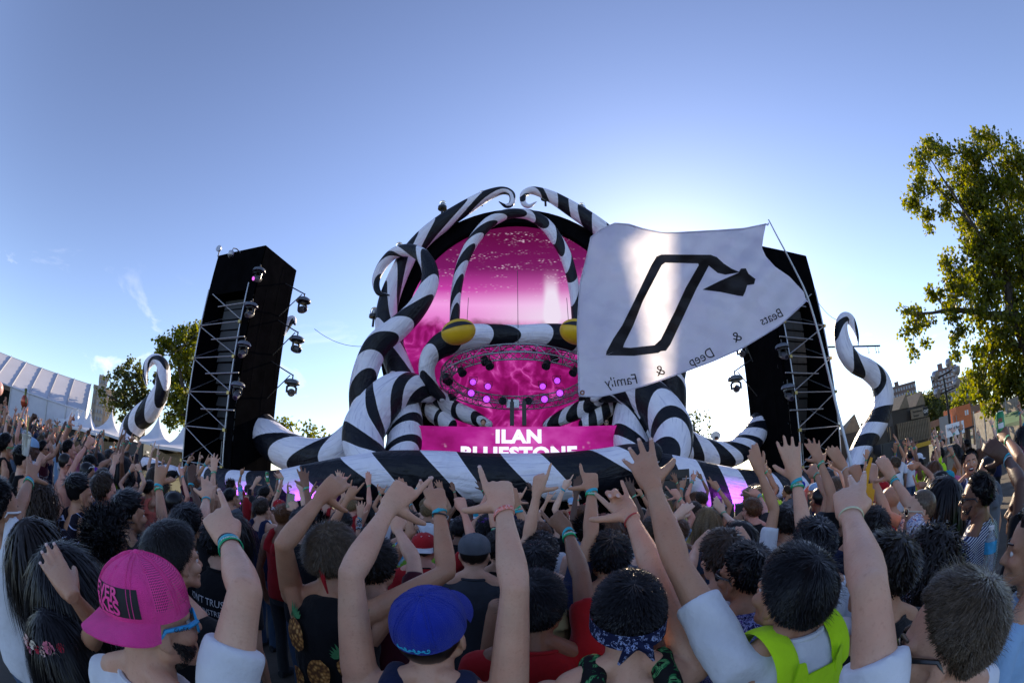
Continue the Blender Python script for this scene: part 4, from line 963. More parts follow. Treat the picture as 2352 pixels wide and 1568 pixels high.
tree('small round tree under the big plane tree at the right, above the boom lift', 40, [(*z6(x, y), r * 0.48) for x, y, r in ((400, 1330, 66), (365, 1390, 46), (430, 1275, 44), (450, 1380, 60), (400, 1420, 40), (470, 1310, 50), (350, 1420, 25))],
     [[(*z6(410, 1480), 0.3, 0), (*z6(405, 1400), 0.22, 0), (*z6(400, 1320), 0.1, 0)]], 0.30, 110, M_leaf, 0.8)
# wooded rise behind the container
blobs = [(PH(2100 + random.random() * 110, 945 + random.random() * 45 - (18 if _ % 3 else 0), 90 + random.random() * 14), 2.4) for _ in range(34)]
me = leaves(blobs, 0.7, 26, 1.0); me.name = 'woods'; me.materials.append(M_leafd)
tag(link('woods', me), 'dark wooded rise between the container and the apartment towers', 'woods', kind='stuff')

# ================================================================== buildings
M_brick = mat('brown_brick', (0.16, 0.115, 0.10), 0.9, var=0.12, vscale=0.2)
M_brick2 = mat('dull_red_brick', (0.20, 0.13, 0.115), 0.9, var=0.12, vscale=0.2)
M_sand = mat('sand_stone', (0.40, 0.35, 0.29), 0.9, var=0.1, vscale=0.1)
M_pane = mat('window_pane', (0.25, 0.28, 0.33), 0.15, var=0.3, vscale=0.5)
M_conc = mat('balcony_concrete', (0.42, 0.38, 0.36), 0.85, var=0.1)
def block(name, c, size, yaw, label, m, cols, rows, bal=False, tops=()):
    """a storeyed building: wall, windows (> pane), roof pieces."""
    e = empty(name, tuple(c), 0, label, 'building')
    Rz = Matrix.Rotation(yaw, 3, 'Z'); wx, wy, h = size
    b = MB(); b.box(c + Vector((0, 0, h / 2)), (wx, wy, h), Rz); b.build('wall', m, e)
    b = MB(); b.box(c + Vector((0, 0, h + 0.4)), (wx + 0.4, wy + 0.4, 0.8), Rz); b.build('parapet', m, e)
    cw, ch = wx / cols, h / rows
    fm = MB(); fm.box((0, 0, 0), (cw * 0.56, 0.5, ch * 0.5)); fme = fm.mesh('window', M_conc)
    pm = MB(); pm.box((0, 0, 0), (cw * 0.44, 0.3, ch * 0.40)); pme = pm.mesh('pane', M_pane)
    WORLD[0] = False
    for i in range(cols):
        for j in range(rows):
            q = c + Rz @ Vector((-wx / 2 + cw * (i + 0.5), -wy / 2, 0)) + Vector((0, 0, ch * (j + 0.5)))
            f = bpy.data.objects.new('window', fme); COL.objects.link(f); f.parent = e; f.location = q - c; f.rotation_euler = (0, 0, yaw)
            g_ = bpy.data.objects.new('pane', pme); COL.objects.link(g_); g_.parent = f; g_.location = (0, -0.15, 0)
    WORLD[0] = True
    if bal:
        for j in range(rows):
            b = MB(); b.box(c + Rz @ Vector((0, -wy / 2 - 0.5, 0)) + Vector((0, 0, ch * j + 0.3)), (wx * 0.86, 1.0, ch * 0.28), Rz); b.build('balcony', M_conc, e)
    for (dx, sx, hh) in tops:
        b = MB(); b.box(c + Rz @ Vector((dx, 0, 0)) + Vector((0, 0, h + 0.8 + hh / 2)), (sx, wy * 0.5, hh), Rz); b.build('roof_house', m, e)
    return e
def far_block(name, px0, px1, pytop, dist, label, m, cols, rows, depth=16, **k):
    a, c = PH(px0, pytop, dist), PH(px1, pytop, dist); mid = (a + c) / 2
    az = math.atan2(mid.x, mid.y)
    return block(name, Vector((mid.x, mid.y, 0)) , ((Vector((a.x, a.y, 0)) - Vector((c.x, c.y, 0))).length, depth, mid.z), -az, label, m, cols, rows, **k)
far_block('apartment_tower', 2049, 2103, 888, 300, 'squat brown brick apartment tower with small square windows behind the container', M_brick, 9, 10, tops=((-5, 3, 3),))
far_block('apartment_tower', 2147, 2197, 850, 320, 'tallest brick apartment tower with balconies behind the floodlight pole', M_brick2, 6, 14, bal=True, tops=((-4, 4, 4), (5, 3, 3)))
far_block('apartment_tower', 2138, 2150, 868, 316, 'narrow wing of brick flats at the left of the tallest tower', M_brick, 2, 11)
far_block('apartment_tower', 2198, 2235, 868, 330, 'low brick flats to the right of the tallest tower', M_brick, 5, 10)
far_block('apartment_tower', 2122, 2140, 912, 330, 'lowest brick flats left of the tallest tower', M_brick2, 3, 5)
far_block('apartment_tower', 1977, 1993, 975, 340, 'small distant block seen between the right tower and its tentacle', M_brick, 3, 4)
far_block('stone_building', 228, 246, 876, 140, 'pale stone building with a stepped top right of the marquee', M_sand, 3, 9, depth=14)
far_block('stone_building', 215, 268, 902, 146, 'lower pale stone wing beside the marquee gable', M_sand, 7, 6, depth=14)

# ================================================================== container, plant and kit at the right
M_steel = mat('dark_container_steel', (0.035, 0.030, 0.026), 0.6, var=0.25, vscale=2)
M_tan = mat('tan_sheet', (0.22, 0.18, 0.125), 0.7)
M_yellow = mat('yellow_paint', (0.62, 0.38, 0.02), 0.5)
M_orange = mat('orange_paint', (0.62, 0.14, 0.02), 0.5, var=0.12)
M_whitep = mat('white_paint', (0.72, 0.72, 0.72), 0.5, var=0.06)
M_greyp = mat('grey_paint', (0.42, 0.43, 0.44), 0.5, var=0.08)
M_ink = mat('black_ink', (0.01, 0.01, 0.012), 0.6)
def corner3(px0, py0, px1, py1, dist0, dist1):
    a = PH(px0, py0, dist0); c = PH(px1, py1, dist1); return a, c
def slab_between(b, a, c, z0, z1, th, mi=0):
    d = (Vector((c.x, c.y, 0)) - Vector((a.x, a.y, 0))); L_ = d.length; yaw = math.atan2(d.y, d.x)
    b.box(((a.x + c.x) / 2, (a.y + c.y) / 2, (z0 + z1) / 2), (L_, th, z1 - z0), Matrix.Rotation(yaw, 3, 'Z'), mi)
    return Matrix.Rotation(yaw, 3, 'Z'), L_, d.normalized()
a, c = PH(2056, 950, 25.5), PH(2131, 932, 27.5)
zt = 3.85
gen = empty('generator_container', (a.x, a.y, 0), 0, 'dark slatted generator container with a yellow stripe and a tan sign', 'container')
b = MB(); rot, L_, dv = slab_between(b, a + Vector((0, 1.2, 0)), c + Vector((0, 1.2, 0)), 0.4, zt, 2.2); b.build('body', M_steel, gen)
nr = Vector((dv.y, -dv.x, 0)); nr = nr if nr.y < 0 else -nr
b = MB()
slat = MB(); slat.box((0, 0, 0), (0.07, 0.10, 1.15)); sm = slat.mesh('slat', M_tan)
for k in range(20):
    q = Vector((a.x, a.y, 0)) + dv * (L_ * (k + 0.5) / 20) + nr * 0.02
    o = bpy.data.objects.new('slat', sm); COL.objects.link(o); o.parent = gen; o.matrix_parent_inverse = gen.matrix_basis.inverted(); o.location = q + Vector((0, 0, 2.55)); o.rotation_euler = (0, 0, math.atan2(dv.y, dv.x))
b = MB(); slab_between(b, a + nr * 0.06, c + nr * 0.06, 1.62, 1.85, 0.05); b.build('stripe', M_yellow, gen)
q = a.lerp(c, 0.68); q.z = 3.45; rs = Matrix.Rotation(math.atan2(dv.y, dv.x), 4, 'Z') @ Matrix.Rotation(R(90), 4, 'X')
sg = MB(); sg.box(q + nr * 0.10, (1.55, 0.04, 0.52), rs.to_3x3() @ Matrix.Rotation(R(-90), 3, 'X')); sgo = sg.build('sign', M_tan, gen)
sg = MB(); sg.box(q + nr * 0.125 + dv * 0.55, (0.42, 0.03, 0.48), rs.to_3x3() @ Matrix.Rotation(R(-90), 3, 'X')); sg.build('sign_square', M_ink, sgo)
text('Entertainment', 0.17, M_ink, sgo, q + nr * 0.135 - dv * 0.2 + Vector((0, 0, 0.11)), rot=rs, sx=0.85)
text('Services', 0.17, M_ink, sgo, q + nr * 0.135 - dv * 0.35 + Vector((0, 0, -0.11)), rot=rs, sx=0.85)
text('CAT', 0.22, M_whitep, sgo, q + nr * 0.16 + dv * 0.55, rot=rs, offset=0.008)
for k in range(2):
    qa = a.lerp(c, 0.12 + 0.5 * k)
    b = MB(); base = [Vector((qa.x, qa.y, zt)) + dv * x + Vector((0, y, 0)) for x, y in ((0, 0), (0.9, 0), (0.9, 1.4), (0, 1.4))]
    ap = [Vector((qa.x, qa.y, zt + 0.75)) + dv * 0.75 + Vector((0, y, 0)) for y in (0, 1.4)]
    b.add(base + ap, [(0, 1, 4), (3, 5, 2), (0, 4, 5, 3), (1, 2, 5, 4), (0, 3, 2, 1)]); b.build('roof_vent', M_tan, gen)
a2, c2 = PH(1924, 990, 24), PH(2052, 958, 25)
e = empty('storage_container', (a2.x, a2.y, 0), 0, 'brown corrugated container behind the right curled tentacle', 'container')
b = MB(); rot, L2, dv2 = slab_between(b, a2 + Vector((0, 1.2, 0)), c2 + Vector((0, 1.2, 0)), 0.2, 3.15, 2.2); b.build('body', M_steel, e)
nr2 = Vector((dv2.y, -dv2.x, 0)); nr2 = nr2 if nr2.y < 0 else -nr2
ribm = MB(); ribm.box((0, 0, 0), (0.13, 0.07, 2.7)); ribm = ribm.mesh('rib', M_steel)
for k in range(22):
    o = bpy.data.objects.new('rib', ribm); COL.objects.link(o); o.parent = e; o.matrix_parent_inverse = e.matrix_basis.inverted(); o.location = Vector((a2.x, a2.y, 1.7)) + dv2 * (L2 * (k + 0.5) / 22) + nr2 * -0.02 - Vector((0, 0, 0)) ; o.rotation_euler = (0, 0, math.atan2(dv2.y, dv2.x))
b = MB(); q = PH(1935, 985, 24.3); q.z = 3.17
b.add([q, q + dv2 * 1.1, q + dv2 * 1.1 + Vector((0, 0.9, 0)), q + Vector((0, 0.9, 0)), q + dv2 * 0.95 + Vector((0, 0.2, 0.95))], [(0, 1, 4), (1, 2, 4), (2, 3, 4), (3, 0, 4), (0, 3, 2, 1)]); b.build('roof_vent', M_tan, e)
# floodlight pole
p0 = PH(2188, 1040, 26); p1 = PH(2168, 872, 26); p0 = Vector((p1.x, p1.y, 0)); 
e = empty('floodlight_pole', tuple(p0), 0, 'dark lamp post with five round floodlights near the apartment towers', 'lamp post')
b = MB(); b.cyl(p0, p1 + Vector((0, 0, 0.1)), 0.10, 10, r2=0.07); b.build('pole', M_black, e)
sd = Vector((p1.y, -p1.x, 0)).normalized()
for z in (0.25, -0.55):
    b = MB(); b.cyl(p1 - sd * 0.75 + Vector((0, 0, z - 0.15)), p1 + sd * 0.75 + Vector((0, 0, z + 0.15 if z > 0 else z)), 0.045, 8); b.build('crossbar', M_black, e)
for x, z in ((-0.65, 0.35), (0.35, 0.75), (-0.7, -0.55), (0.6, -0.35), (0.75, 0.25)):
    c = p1 + sd * x + Vector((0, -0.15, z)); b = MB()
    b.tube([c + Vector((0, 0.2, 0.06)), c + Vector((0, 0.12, 0.05)), c + Vector((0, -0.08, -0.03)), c + Vector((0, -0.16, -0.06)), c + Vector((0, -0.18, -0.065))], [0.08, 0.2, 0.27, 0.25, 0.12], 14); b.build('floodlight', M_alu, e)
# boom lift, white and orange boxes
def thing_box(name, pa, pc, z0, z1, th, m, label, cat, extras=None):
    e = empty(name, (pa.x, pa.y, 0), 0, label, cat); b = MB()
    rot, L_, dv = slab_between(b, pa + Vector((0, th / 2, 0)), pc + Vector((0, th / 2, 0)), z0, z1, th); b.build('body', m, e)
    n = Vector((dv.y, -dv.x, 0)); n = n if n.y < 0 else -n
    if extras: extras(e, rot, L_, dv, n, pa)
    return e
def ex_white(e, rot, L_, dv, n, pa):
    for k in range(3):
        b = MB(); b.box(Vector((pa.x, pa.y, 2.2)) + dv * (L_ * (0.2 + 0.3 * k)) + n * 0.02, (0.06, 0.05, 1.3), rot); b.build('door_rail', M_conc, e)
    b = MB(); b.box(Vector((pa.x, pa.y, 2.1)) + dv * (L_ * 0.3) + n * 0.04, (0.28, 0.04, 0.4), rot); b.build('vent', M_dark_in, e)
thing_box('equipment_cabinet', PH(2178, 985, 30), PH(2204, 978, 30), 1.2, 3.0, 1.4, M_greyp, 'grey-white equipment cabinet right of the floodlight pole', 'cabinet', ex_white)
def ex_or(e, rot, L_, dv, n, pa):
    for k in range(2):
        b = MB(); b.box(Vector((pa.x, pa.y, 2.85)) + dv * (L_ * (0.45 + 0.15 * k)) + n * 0.02, (0.16, 0.04, 0.3), rot); b.build('decal', M_whitep, e)
    b = MB(); b.cyl(Vector((pa.x, pa.y, 1.9)) + n * 0.05, Vector((pa.x, pa.y, 1.9)) + dv * L_ + n * 0.05, 0.06, 6); b.build('rail', M_black, e)
thing_box('orange_generator', PH(2205, 975, 31), PH(2236, 958, 32), 1.9, 3.35, 1.6, M_orange, 'orange machine housing beside the grey cabinet', 'machine', ex_or)
e = empty('boom_lift', tuple(PH(2215, 1000, 35)), 0, 'tan telescopic boom lift rising to the right behind the orange machine', 'boom lift')
e.location.z = 0
bm0, bm1 = PH(2137, 976, 35), PH(2250, 934, 35)
b = MB(); d = bm1 - bm0; b.box((bm0 + bm1) / 2, (d.length, 0.4, 0.45), d.to_track_quat('X', 'Z').to_matrix()); b.build('boom', M_tan, e)
b = MB(); b.box(bm1 + d.normalized() * 0.8, (1.6, 0.26, 0.3), d.to_track_quat('X', 'Z').to_matrix()); b.build('inner_boom', M_yellow, e)
b = MB(); q = PH(2255, 965, 34); b.tube([q + Vector((-0.7, 0, 0.5)), q + Vector((-0.2, 0, 0.45)), q + Vector((0.1, 0, -0.1)), q + Vector((0.3, 0, -0.8))], [0.15, 0.3, 0.35, 0.12], 8); b.build('knuckle', M_orange, e)
b = MB(); q = PH(2262, 975, 36); b.box((q.x, q.y, 1.9), (1.8, 1.6, 2.6)); b.build('chassis', M_tan, e)
# scrim fence and green canopy at the far right
M_fence = mat('pale_fence_scrim', (0.42, 0.39, 0.33), 0.9, var=0.3, vscale=6, bump=0.4, bscale=30)
fa, fb = PH(2240, 985, 27), PH(2345, 968, 22)
e = empty('scrim_fence', (fa.x, fa.y, 0), 0, 'pale scrim covered fence behind raised hands under the plane tree', 'fence')
npan = 4
for k in range(npan):
    qa, qb = fa.lerp(fb, k / npan), fa.lerp(fb, (k + 0.97) / npan)
    b = MB(); b.grid([[Vector((qa.lerp(qb, s).x, qa.lerp(qb, s).y + 0.03 * math.sin(9 * s + z * 3), z)) for s in np.linspace(0, 1, 9)] for z in (0.1, 0.9, 1.7, 2.55)]); b.build('scrim_panel', M_fence, e)
    b = MB(); b.cyl(Vector((qa.x, qa.y, 0)), Vector((qa.x, qa.y, 2.7)), 0.03, 6); b.build('post', M_alu, e)
M_green = mat('green_canopy_cloth', (0.075, 0.17, 0.085), 0.7, var=0.12, vscale=2)
e = empty('green_canopy', tuple(PH(2340, 990, 19)), 0, 'green fabric canopy at the right edge under the plane tree', 'canopy'); e.location.z = 0
q0, q1, q2, q3 = PH(2290, 975, 20), PH(2352, 945, 18), PH(2400, 960, 17), PH(2330, 985, 22)
b = MB(); b.grid([[PH(2285 + 110 * s, 982 - 34 * s - 24 * t, 20 - 3 * s + 2 * t) for s in np.linspace(0, 1, 5)] for t in (0, 0.5, 1)]); b.build('roof', M_green, e)
b = MB(); b.grid([[PH(2285 + 110 * s, 982 - 34 * s + 22 * t * s, 20 - 3 * s) for s in np.linspace(0, 1, 5)] for t in (0, 1)]); b.build('valance', M_green, e)
for px, dd in ((2288, 20), (2350, 18.2)):
    q = PH(px, 985, dd); b = MB(); b.cyl(Vector((q.x, q.y, 0)), q, 0.04, 6); b.build('pole', M_alu, e)
# sign board, cardboard bin
q0, q1 = PH(2176, 1026, 17.0), PH(2216, 1007, 17.5)
e = empty('sign_board', (q0.x, q0.y, 0), 0, 'white rental company sign board behind the crowd right of the black speaker', 'sign')
b = MB(); rot, L_, dv = slab_between(b, q0, q1, 1.85, 2.28, 0.06); b.build('board', M_whitep, e)
n = Vector((dv.y, -dv.x, 0)); n = n if n.y < 0 else -n
text('United Rentals', 0.15, M_ink, e, (q0 + q1) / 2 + n * 0.05 + Vector((0, 0, 2.11 - (q0.z + q1.z) / 2)), rot=Matrix.Rotation(math.atan2(dv.y, dv.x), 4, 'Z') @ Matrix.Rotation(R(90), 4, 'X'), sx=0.9)
b = MB()
for s in (0.15, 0.85): b.cyl(Vector((q0.lerp(q1, s).x, q0.lerp(q1, s).y + 0.06, 0)), Vector((q0.lerp(q1, s).x, q0.lerp(q1, s).y + 0.06, 2.2)), 0.03, 6)
b.build('leg', M_alu, e)
q0, q1 = PH(2181, 1050, 15.5), PH(2218, 1035, 16)
e = empty('ballot_bin', (q0.x, q0.y, 0), 0, 'tan slotted bin with dark vertical slots below the white sign board', 'bin')
b = MB(); rot, L_, dv = slab_between(b, q0 + Vector((0, 0.4, 0)), q1 + Vector((0, 0.4, 0)), 0.0, 1.62, 0.8); b.build('body', M_tan, e)
n = Vector((dv.y, -dv.x, 0)); n = n if n.y < 0 else -n
for k in range(4):
    b = MB(); b.box(Vector((q0.x, q0.y, 1.3)) + dv * (L_ * (0.3 + 0.14 * k)) + n * 0.01, (0.03, 0.04, 0.5), rot); b.build('slot', M_ink, e)
# basketball backboard
q = PY(1644, 1003, 40)
e = empty('basketball_hoop', (q.x, q.y, 0), 0, 'white fan shaped basketball backboard beyond the stage near the right tower', 'hoop')
b = MB(); b.poly([(0.58 * math.cos(t) * (1 if math.sin(t) > 0 else 0.8), 0.55 * math.sin(t) if math.sin(t) > 0 else 0.35 * math.sin(t)) for t in np.linspace(0, 2 * math.pi, 20)[:-1]], 0.06, q, Vector((1, 0, 0)), Vector((0, 0, 1))); b.build('backboard', M_whitep, e)
b = MB(); b.box(q + Vector((0, -0.12, -0.12)), (0.35, 0.06, 0.28)); b.build('target_square', M_ink, e)
b = MB(); b.cyl(Vector((q.x, q.y + 0.3, 0)), q + Vector((0, 0.15, 0)), 0.08, 8); b.build('pole', M_greyp, e)
b = MB(); b.tube([q + Vector((0.22 * math.cos(t), -0.35 + 0.22 * math.sin(t), -0.25)) for t in np.linspace(0, 2 * math.pi, 13)], 0.02, 6); b.build('rim', M_orange, e)
# side speakers and cases
def speaker(px0, px1, pyt, pyb, Y, label, yaw=0.0, th=0.8, name='loudspeaker'):
    a, c = PY(px0, pyt, Y), PY(px1, pyt, Y); bot = PY((px0 + px1) / 2, pyb, Y).z
    mid = (a + c) / 2; wd = (c - a).length; h = mid.z - bot
    e = empty(name, (mid.x, mid.y, 0), 0, label, 'speaker'); rot = Matrix.Rotation(yaw, 3, 'Z')
    b = MB(); b.box((mid.x, mid.y + th / 2, mid.z - h / 2), (wd, th, h), rot); b.build('cabinet', M_blackplastic, e)
    b = MB(); b.box(Vector((mid.x, mid.y + th / 2, mid.z - h / 2)) + rot @ Vector((0, -th / 2 - 0.015, 0)), (wd * 0.92, 0.03, h * 0.94), rot); b.build('grille', M_line, e)
    b = MB(); b.box((mid.x, mid.y + th / 2, bot / 2), (wd * 0.6, th * 0.7, bot), rot); b.build('stand', M_black, e)
    for k in range(2):
        b = MB(); b.box(Vector((mid.x, mid.y + th / 2, mid.z - h * (0.25 + 0.5 * k))) + rot @ Vector((wd / 2 + 0.015, 0, 0)), (0.03, 0.25, 0.08), rot); b.build('handle', M_alu, e)
    return e, mid, wd, h
speaker(282, 322, 1012, 1082, 14.6, 'black loudspeaker box standing at the foot of the left upright tentacle', R(15))
e, mid, wd, h = speaker(2036, 2091, 1010, 1072, 13.2, 'black loudspeaker box with a thin blue stripe at the foot of the right upright tentacle', R(-18))
b = MB(); b.box((mid.x - wd * 0.2, mid.y - 0.08, mid.z - h / 2), (0.03, 0.03, h * 0.96), Matrix.Rotation(R(-18), 3, 'Z')); b.build('stripe', mat('blue_tape', (0.03, 0.09, 0.4), 0.4), e)
e = empty('fill_speaker_stack', tuple(PY(1550, 1110, 12.2)), 0, 'short black stack of front fill speakers before the striped tentacle right of centre', 'speaker'); e.location.z = 0
a, c = PY(1519, 1080, 12.2), PY(1583, 1080, 12.2)
for k in range(4):
    b = MB(); b.box(((a.x + c.x) / 2, 12.5, a.z - 0.14 - k * 0.285), (c.x - a.x, 0.6, 0.26)); b.box(((a.x + c.x) / 2, 12.19, a.z - 0.14 - k * 0.285), (c.x - a.x - 0.08, 0.02, 0.19)); b.build('cabinet', M_line, e)
b = MB(); b.box(((a.x + c.x) / 2, 12.6, (a.z - 1.2) / 2), (1.0, 0.9, a.z - 1.2)); b.build('plinth', M_black, e)
speaker(1547, 1604, 1160, 1216, 11.2, 'black wedge cabinet low in front of the striped tentacle right of centre')
e = empty('road_case', tuple(PY(1633, 1190, 11.8)), 0, 'black road case with metal edges and stencilled lettering beneath the right striped tentacle', 'case'); e.location.z = 0
a, c = PY(1607, 1180, 11.8), PY(1661, 1180, 11.8)
b = MB(); b.box(((a.x + c.x) / 2, 12.2, a.z / 2), (c.x - a.x, 0.8, a.z)); b.build('body', M_black, e)
b = MB()
for zz_ in (0.02, a.z - 0.02): b.box(((a.x + c.x) / 2, 11.79, zz_), (c.x - a.x, 0.03, 0.04))
for xx in (a.x + 0.02, (a.x + c.x) / 2, c.x - 0.02): b.box((xx, 11.785, a.z / 2), (0.04, 0.03, a.z))
b.build('edging', M_alu, e)
text('CLEARWING', 0.10, M_greyp, e, ((a.x + c.x) / 2 - 0.02, 11.765, a.z - 0.22), sx=0.8)
# floor lamps washing the tentacle's belly purple
for k, (x, y, tx) in enumerate(((-8.6, 11.9, -9.0), (-5.6, 11.5, -6.2), (4.6, 11.6, 5.0), (6.6, 11.8, 7.0))):
    p = Vector((x, y, 0.28)); q = Vector((tx, 13.6, 1.5)); par_light(p, q - p, M_purpleled, NTH[k] + ' from left of the purple floor lamps shining up at the striped tentacle')
    ld = bpy.data.lights.new('floor_lamp_beam', 'SPOT'); ld.energy = 190; ld.color = (0.55, 0.08, 1.0); ld.spot_size = R(105); ld.spot_blend = 1.0; ld.shadow_soft_size = 0.1
    lo = bpy.data.objects.new('floor_lamp_beam', ld); COL.objects.link(lo); lo.location = p + (q - p).normalized() * 0.2; lo.rotation_euler = (q - p).to_track_quat('-Z', 'Y').to_euler()
# crowd barrier
for k in range(11):
    x = -8.5 + k * 1.7; e = empty('crowd_barrier', (x, 11.2, 0), 0, NTH[k] + ' from the left of the black steel barrier sections before the stage', 'barrier', 'crowd barrier sections before the stage')
    if k == 0:
        b = MB(); b.box((0, 0, 0.6), (1.66, 0.04, 1.15)); bar_m = b.mesh('panel', M_black)
        b = MB(); b.cyl((-0.83, 0, 1.2), (0.83, 0, 1.2), 0.03, 8); rail_m = b.mesh('rail', M_truss)
    for nm_, me in (('panel', bar_m), ('rail', rail_m)):
        o = bpy.data.objects.new(nm_, me); COL.objects.link(o); o.parent = e

# ================================================================== the big flag
M_flag = bpy.data.materials.new('white_flag_cloth'); nt, b_ = nodes_of(M_flag); N, L = nt.nodes, nt.links
tc = N.new('ShaderNodeTexCoord'); n1 = N.new('ShaderNodeTexNoise'); n1.inputs['Scale'].default_value = 5; n1.inputs['Detail'].default_value = 5; L.new(tc.outputs['Object'], n1.inputs['Vector'])
cr = ramp(N, [(0.3, (0.80, 0.79, 0.88)), (0.7, (0.88, 0.87, 0.93))]); L.new(n1.outputs['Fac'], cr.inputs[0]); L.new(cr.outputs[0], b_.inputs['Base Color']); b_.inputs['Roughness'].default_value = 0.8
tr_ = N.new('ShaderNodeBsdfTranslucent'); L.new(cr.outputs[0], tr_.inputs['Color']); ms = N.new('ShaderNodeMixShader'); ms.inputs[0].default_value = 0.58
L.new(b_.outputs[0], ms.inputs[1]); L.new(tr_.outputs[0], ms.inputs[2]); L.new(ms.outputs[0], N['Material Output'].inputs['Surface'])
n4 = N.new('ShaderNodeTexNoise'); n4.inputs['Scale'].default_value = 9; n4.inputs['Distortion'].default_value = 1.5; L.new(tc.outputs['Object'], n4.inputs['Vector'])
bp = N.new('ShaderNodeBump'); bp.inputs['Strength'].default_value = 0.5; bp.inputs['Distance'].default_value = 0.03; L.new(n4.outputs['Fac'], bp.inputs['Height']); L.new(bp.outputs[0], b_.inputs['Normal'])
def z4(x, y): return (1298 + x * 0.396, 470.4 + y * 0.396)
def flag_r(px, py):
    u = (px - 1320) / 540
    return 3.15 + 0.05 * math.sin(px * 0.021 + py * 0.006) * (1 - 0.4 * u) + 0.025 * math.sin(px * 0.045 - py * 0.03) + 0.035 * math.sin(py * 0.028 + px * 0.012) + 0.012 * math.sin(px * 0.09 + py * 0.05 + 2 * math.sin(py * 0.02)) + 0.008 * math.sin(px * 0.05 - py * 0.14) + 0.06 * math.exp(-((px - 1775) / 34) ** 2) * math.exp(-((py - 610) / 90) ** 2)
def FP(px, py, off=0.0): return PR(px, py, flag_r(px, py) + off)
def poly_at(pts, t):
    P = [Vector(p) for p in pts]; L_ = [0]
    for i in range(1, len(P)): L_.append(L_[-1] + (P[i] - P[i - 1]).length)
    d = t * L_[-1]
    for i in range(1, len(P)):
        if d <= L_[i] + 1e-9: return P[i - 1].lerp(P[i], (d - L_[i - 1]) / max(1e-9, L_[i] - L_[i - 1]))
    return P[-1]
topE = [z4(*p) for p in ((152, 188), (215, 140), (290, 108), (370, 114), (450, 140), (560, 163), (640, 163), (900, 148), (1040, 138), (1165, 112))]
botE = [z4(*p) for p in ((82, 1108), (200, 1112), (330, 1082), (470, 1045), (600, 1000), (850, 908), (1030, 828), (1240, 700), (1330, 620), (1398, 555))]
lefE = [z4(*p) for p in ((82, 1108), (76, 900), (72, 700), (88, 450), (128, 300), (152, 188))]
rigE = [z4(*p) for p in ((1398, 555), (1385, 505), (1300, 415), (1220, 360), (1165, 300), (1142, 250), (1150, 190), (1165, 112))]
fl = empty('flag', (2.2, 1.6, 0), 0, 'big white flag with a black winged parallelogram emblem held up on a thin pole', 'flag')
NU, NV = 64, 44; rows = []
for i in range(NU + 1):
    u = i / NU; row = []
    for j in range(NV + 1):
        v = j / NV
        bE, tE, lE, rE = poly_at(botE, u), poly_at(topE, u), poly_at(lefE, v), poly_at(rigE, v)
        c00, c10, c01, c11 = Vector(botE[0]), Vector(botE[-1]), Vector(topE[0]), Vector(topE[-1])
        q = bE * (1 - v) + tE * v + lE * (1 - u) + rE * u - (c00 * (1 - u) * (1 - v) + c10 * u * (1 - v) + c01 * (1 - u) * v + c11 * u * v)
        row.append(FP(q.x, q.y))
    rows.append(row)
b = MB(); b.grid(rows); cloth = b.build('cloth', M_flag, fl, sharp=0)
# hems
b = MB()
for E_ in (topE, botE, lefE): b.tube([FP(*poly_at(E_, t), -0.002) for t in np.linspace(0, 1, 40)], 0.006, 5)
b.build('hem', M_flag, cloth, sharp=0)
M_print = mat('black_flag_print', (0.012, 0.010, 0.014), 0.75, var=0.2, vscale=30)
def flag_print(outlines, name='emblem', off=-0.006):
    bm = bmesh.new()
    for ol in outlines:
        vs_ = [bm.verts.new((x, y, 0)) for x, y in ol]; bm.faces.new(vs_)
    bmesh.ops.triangulate(bm, faces=bm.faces[:])
    for _ in range(4):
        es = [e_ for e_ in bm.edges if e_.calc_length() > 26]
        if not es: break
        bmesh.ops.subdivide_edges(bm, edges=es, cuts=1); bmesh.ops.triangulate(bm, faces=[f for f in bm.faces if len(f.verts) > 3])
    for v in bm.verts: v.co = FP(*z4(v.co.x, v.co.y), off)
    me = bpy.data.meshes.new(name); bm.to_mesh(me); bm.free(); me.materials.append(M_print)
    return link(name, me, cloth)
flag_print([[(558, 288), (600, 288), (580, 335), (560, 350), (450, 560), (395, 700), (345, 800), (335, 828), (236, 872), (240, 850), (280, 775), (330, 700), (400, 560), (500, 350), (530, 300)],
            [(600, 288), (700, 289), (845, 290), (870, 300), (830, 340), (770, 340), (580, 335)],
            [(845, 310), (832, 356), (760, 490), (690, 640), (610, 810), (585, 845), (540, 850), (520, 812), (555, 780), (640, 610), (700, 480), (775, 350), (770, 335)],
            [(240, 872), (335, 826), (380, 829), (520, 813), (560, 846), (540, 858), (400, 875)]])
flag_print([[(845, 291), (880, 303), (920, 340), (965, 370), (1008, 388), (1006, 393), (930, 405), (885, 395), (832, 352), (820, 330)],
            [(1008, 388), (1020, 370), (1048, 368), (1064, 400), (1104, 430), (1096, 460), (1056, 466), (1046, 500), (1032, 530), (1000, 526), (900, 505), (796, 492), (900, 440), (1006, 394)]], 'emblem')
def flag_text(word, cx, cy, hpx, ang, sx=1.0):
    fc = bpy.data.curves.new('t', 'FONT'); fc.body = word; fc.size = hpx; fc.align_x = 'CENTER'; fc.align_y = 'CENTER'; fc.resolution_u = 3; fc.shear = 0.12
    tmp = bpy.data.objects.new('tmp', fc); COL.objects.link(tmp)
    me = bpy.data.meshes.new_from_object(tmp.evaluated_get(bpy.context.evaluated_depsgraph_get())); bpy.data.objects.remove(tmp)
    ca, sa = math.cos(R(ang)), math.sin(R(ang))
    for v in me.vertices:
        x, y = -v.co.x * sx, -v.co.y
        v.co = FP(*z4(cx + x * ca + y * sa, cy - x * sa + y * ca), -0.006)
    me.materials.clear(); me.materials.append(M_print); me.name = 'lettering'
    return link('lettering', me, cloth)
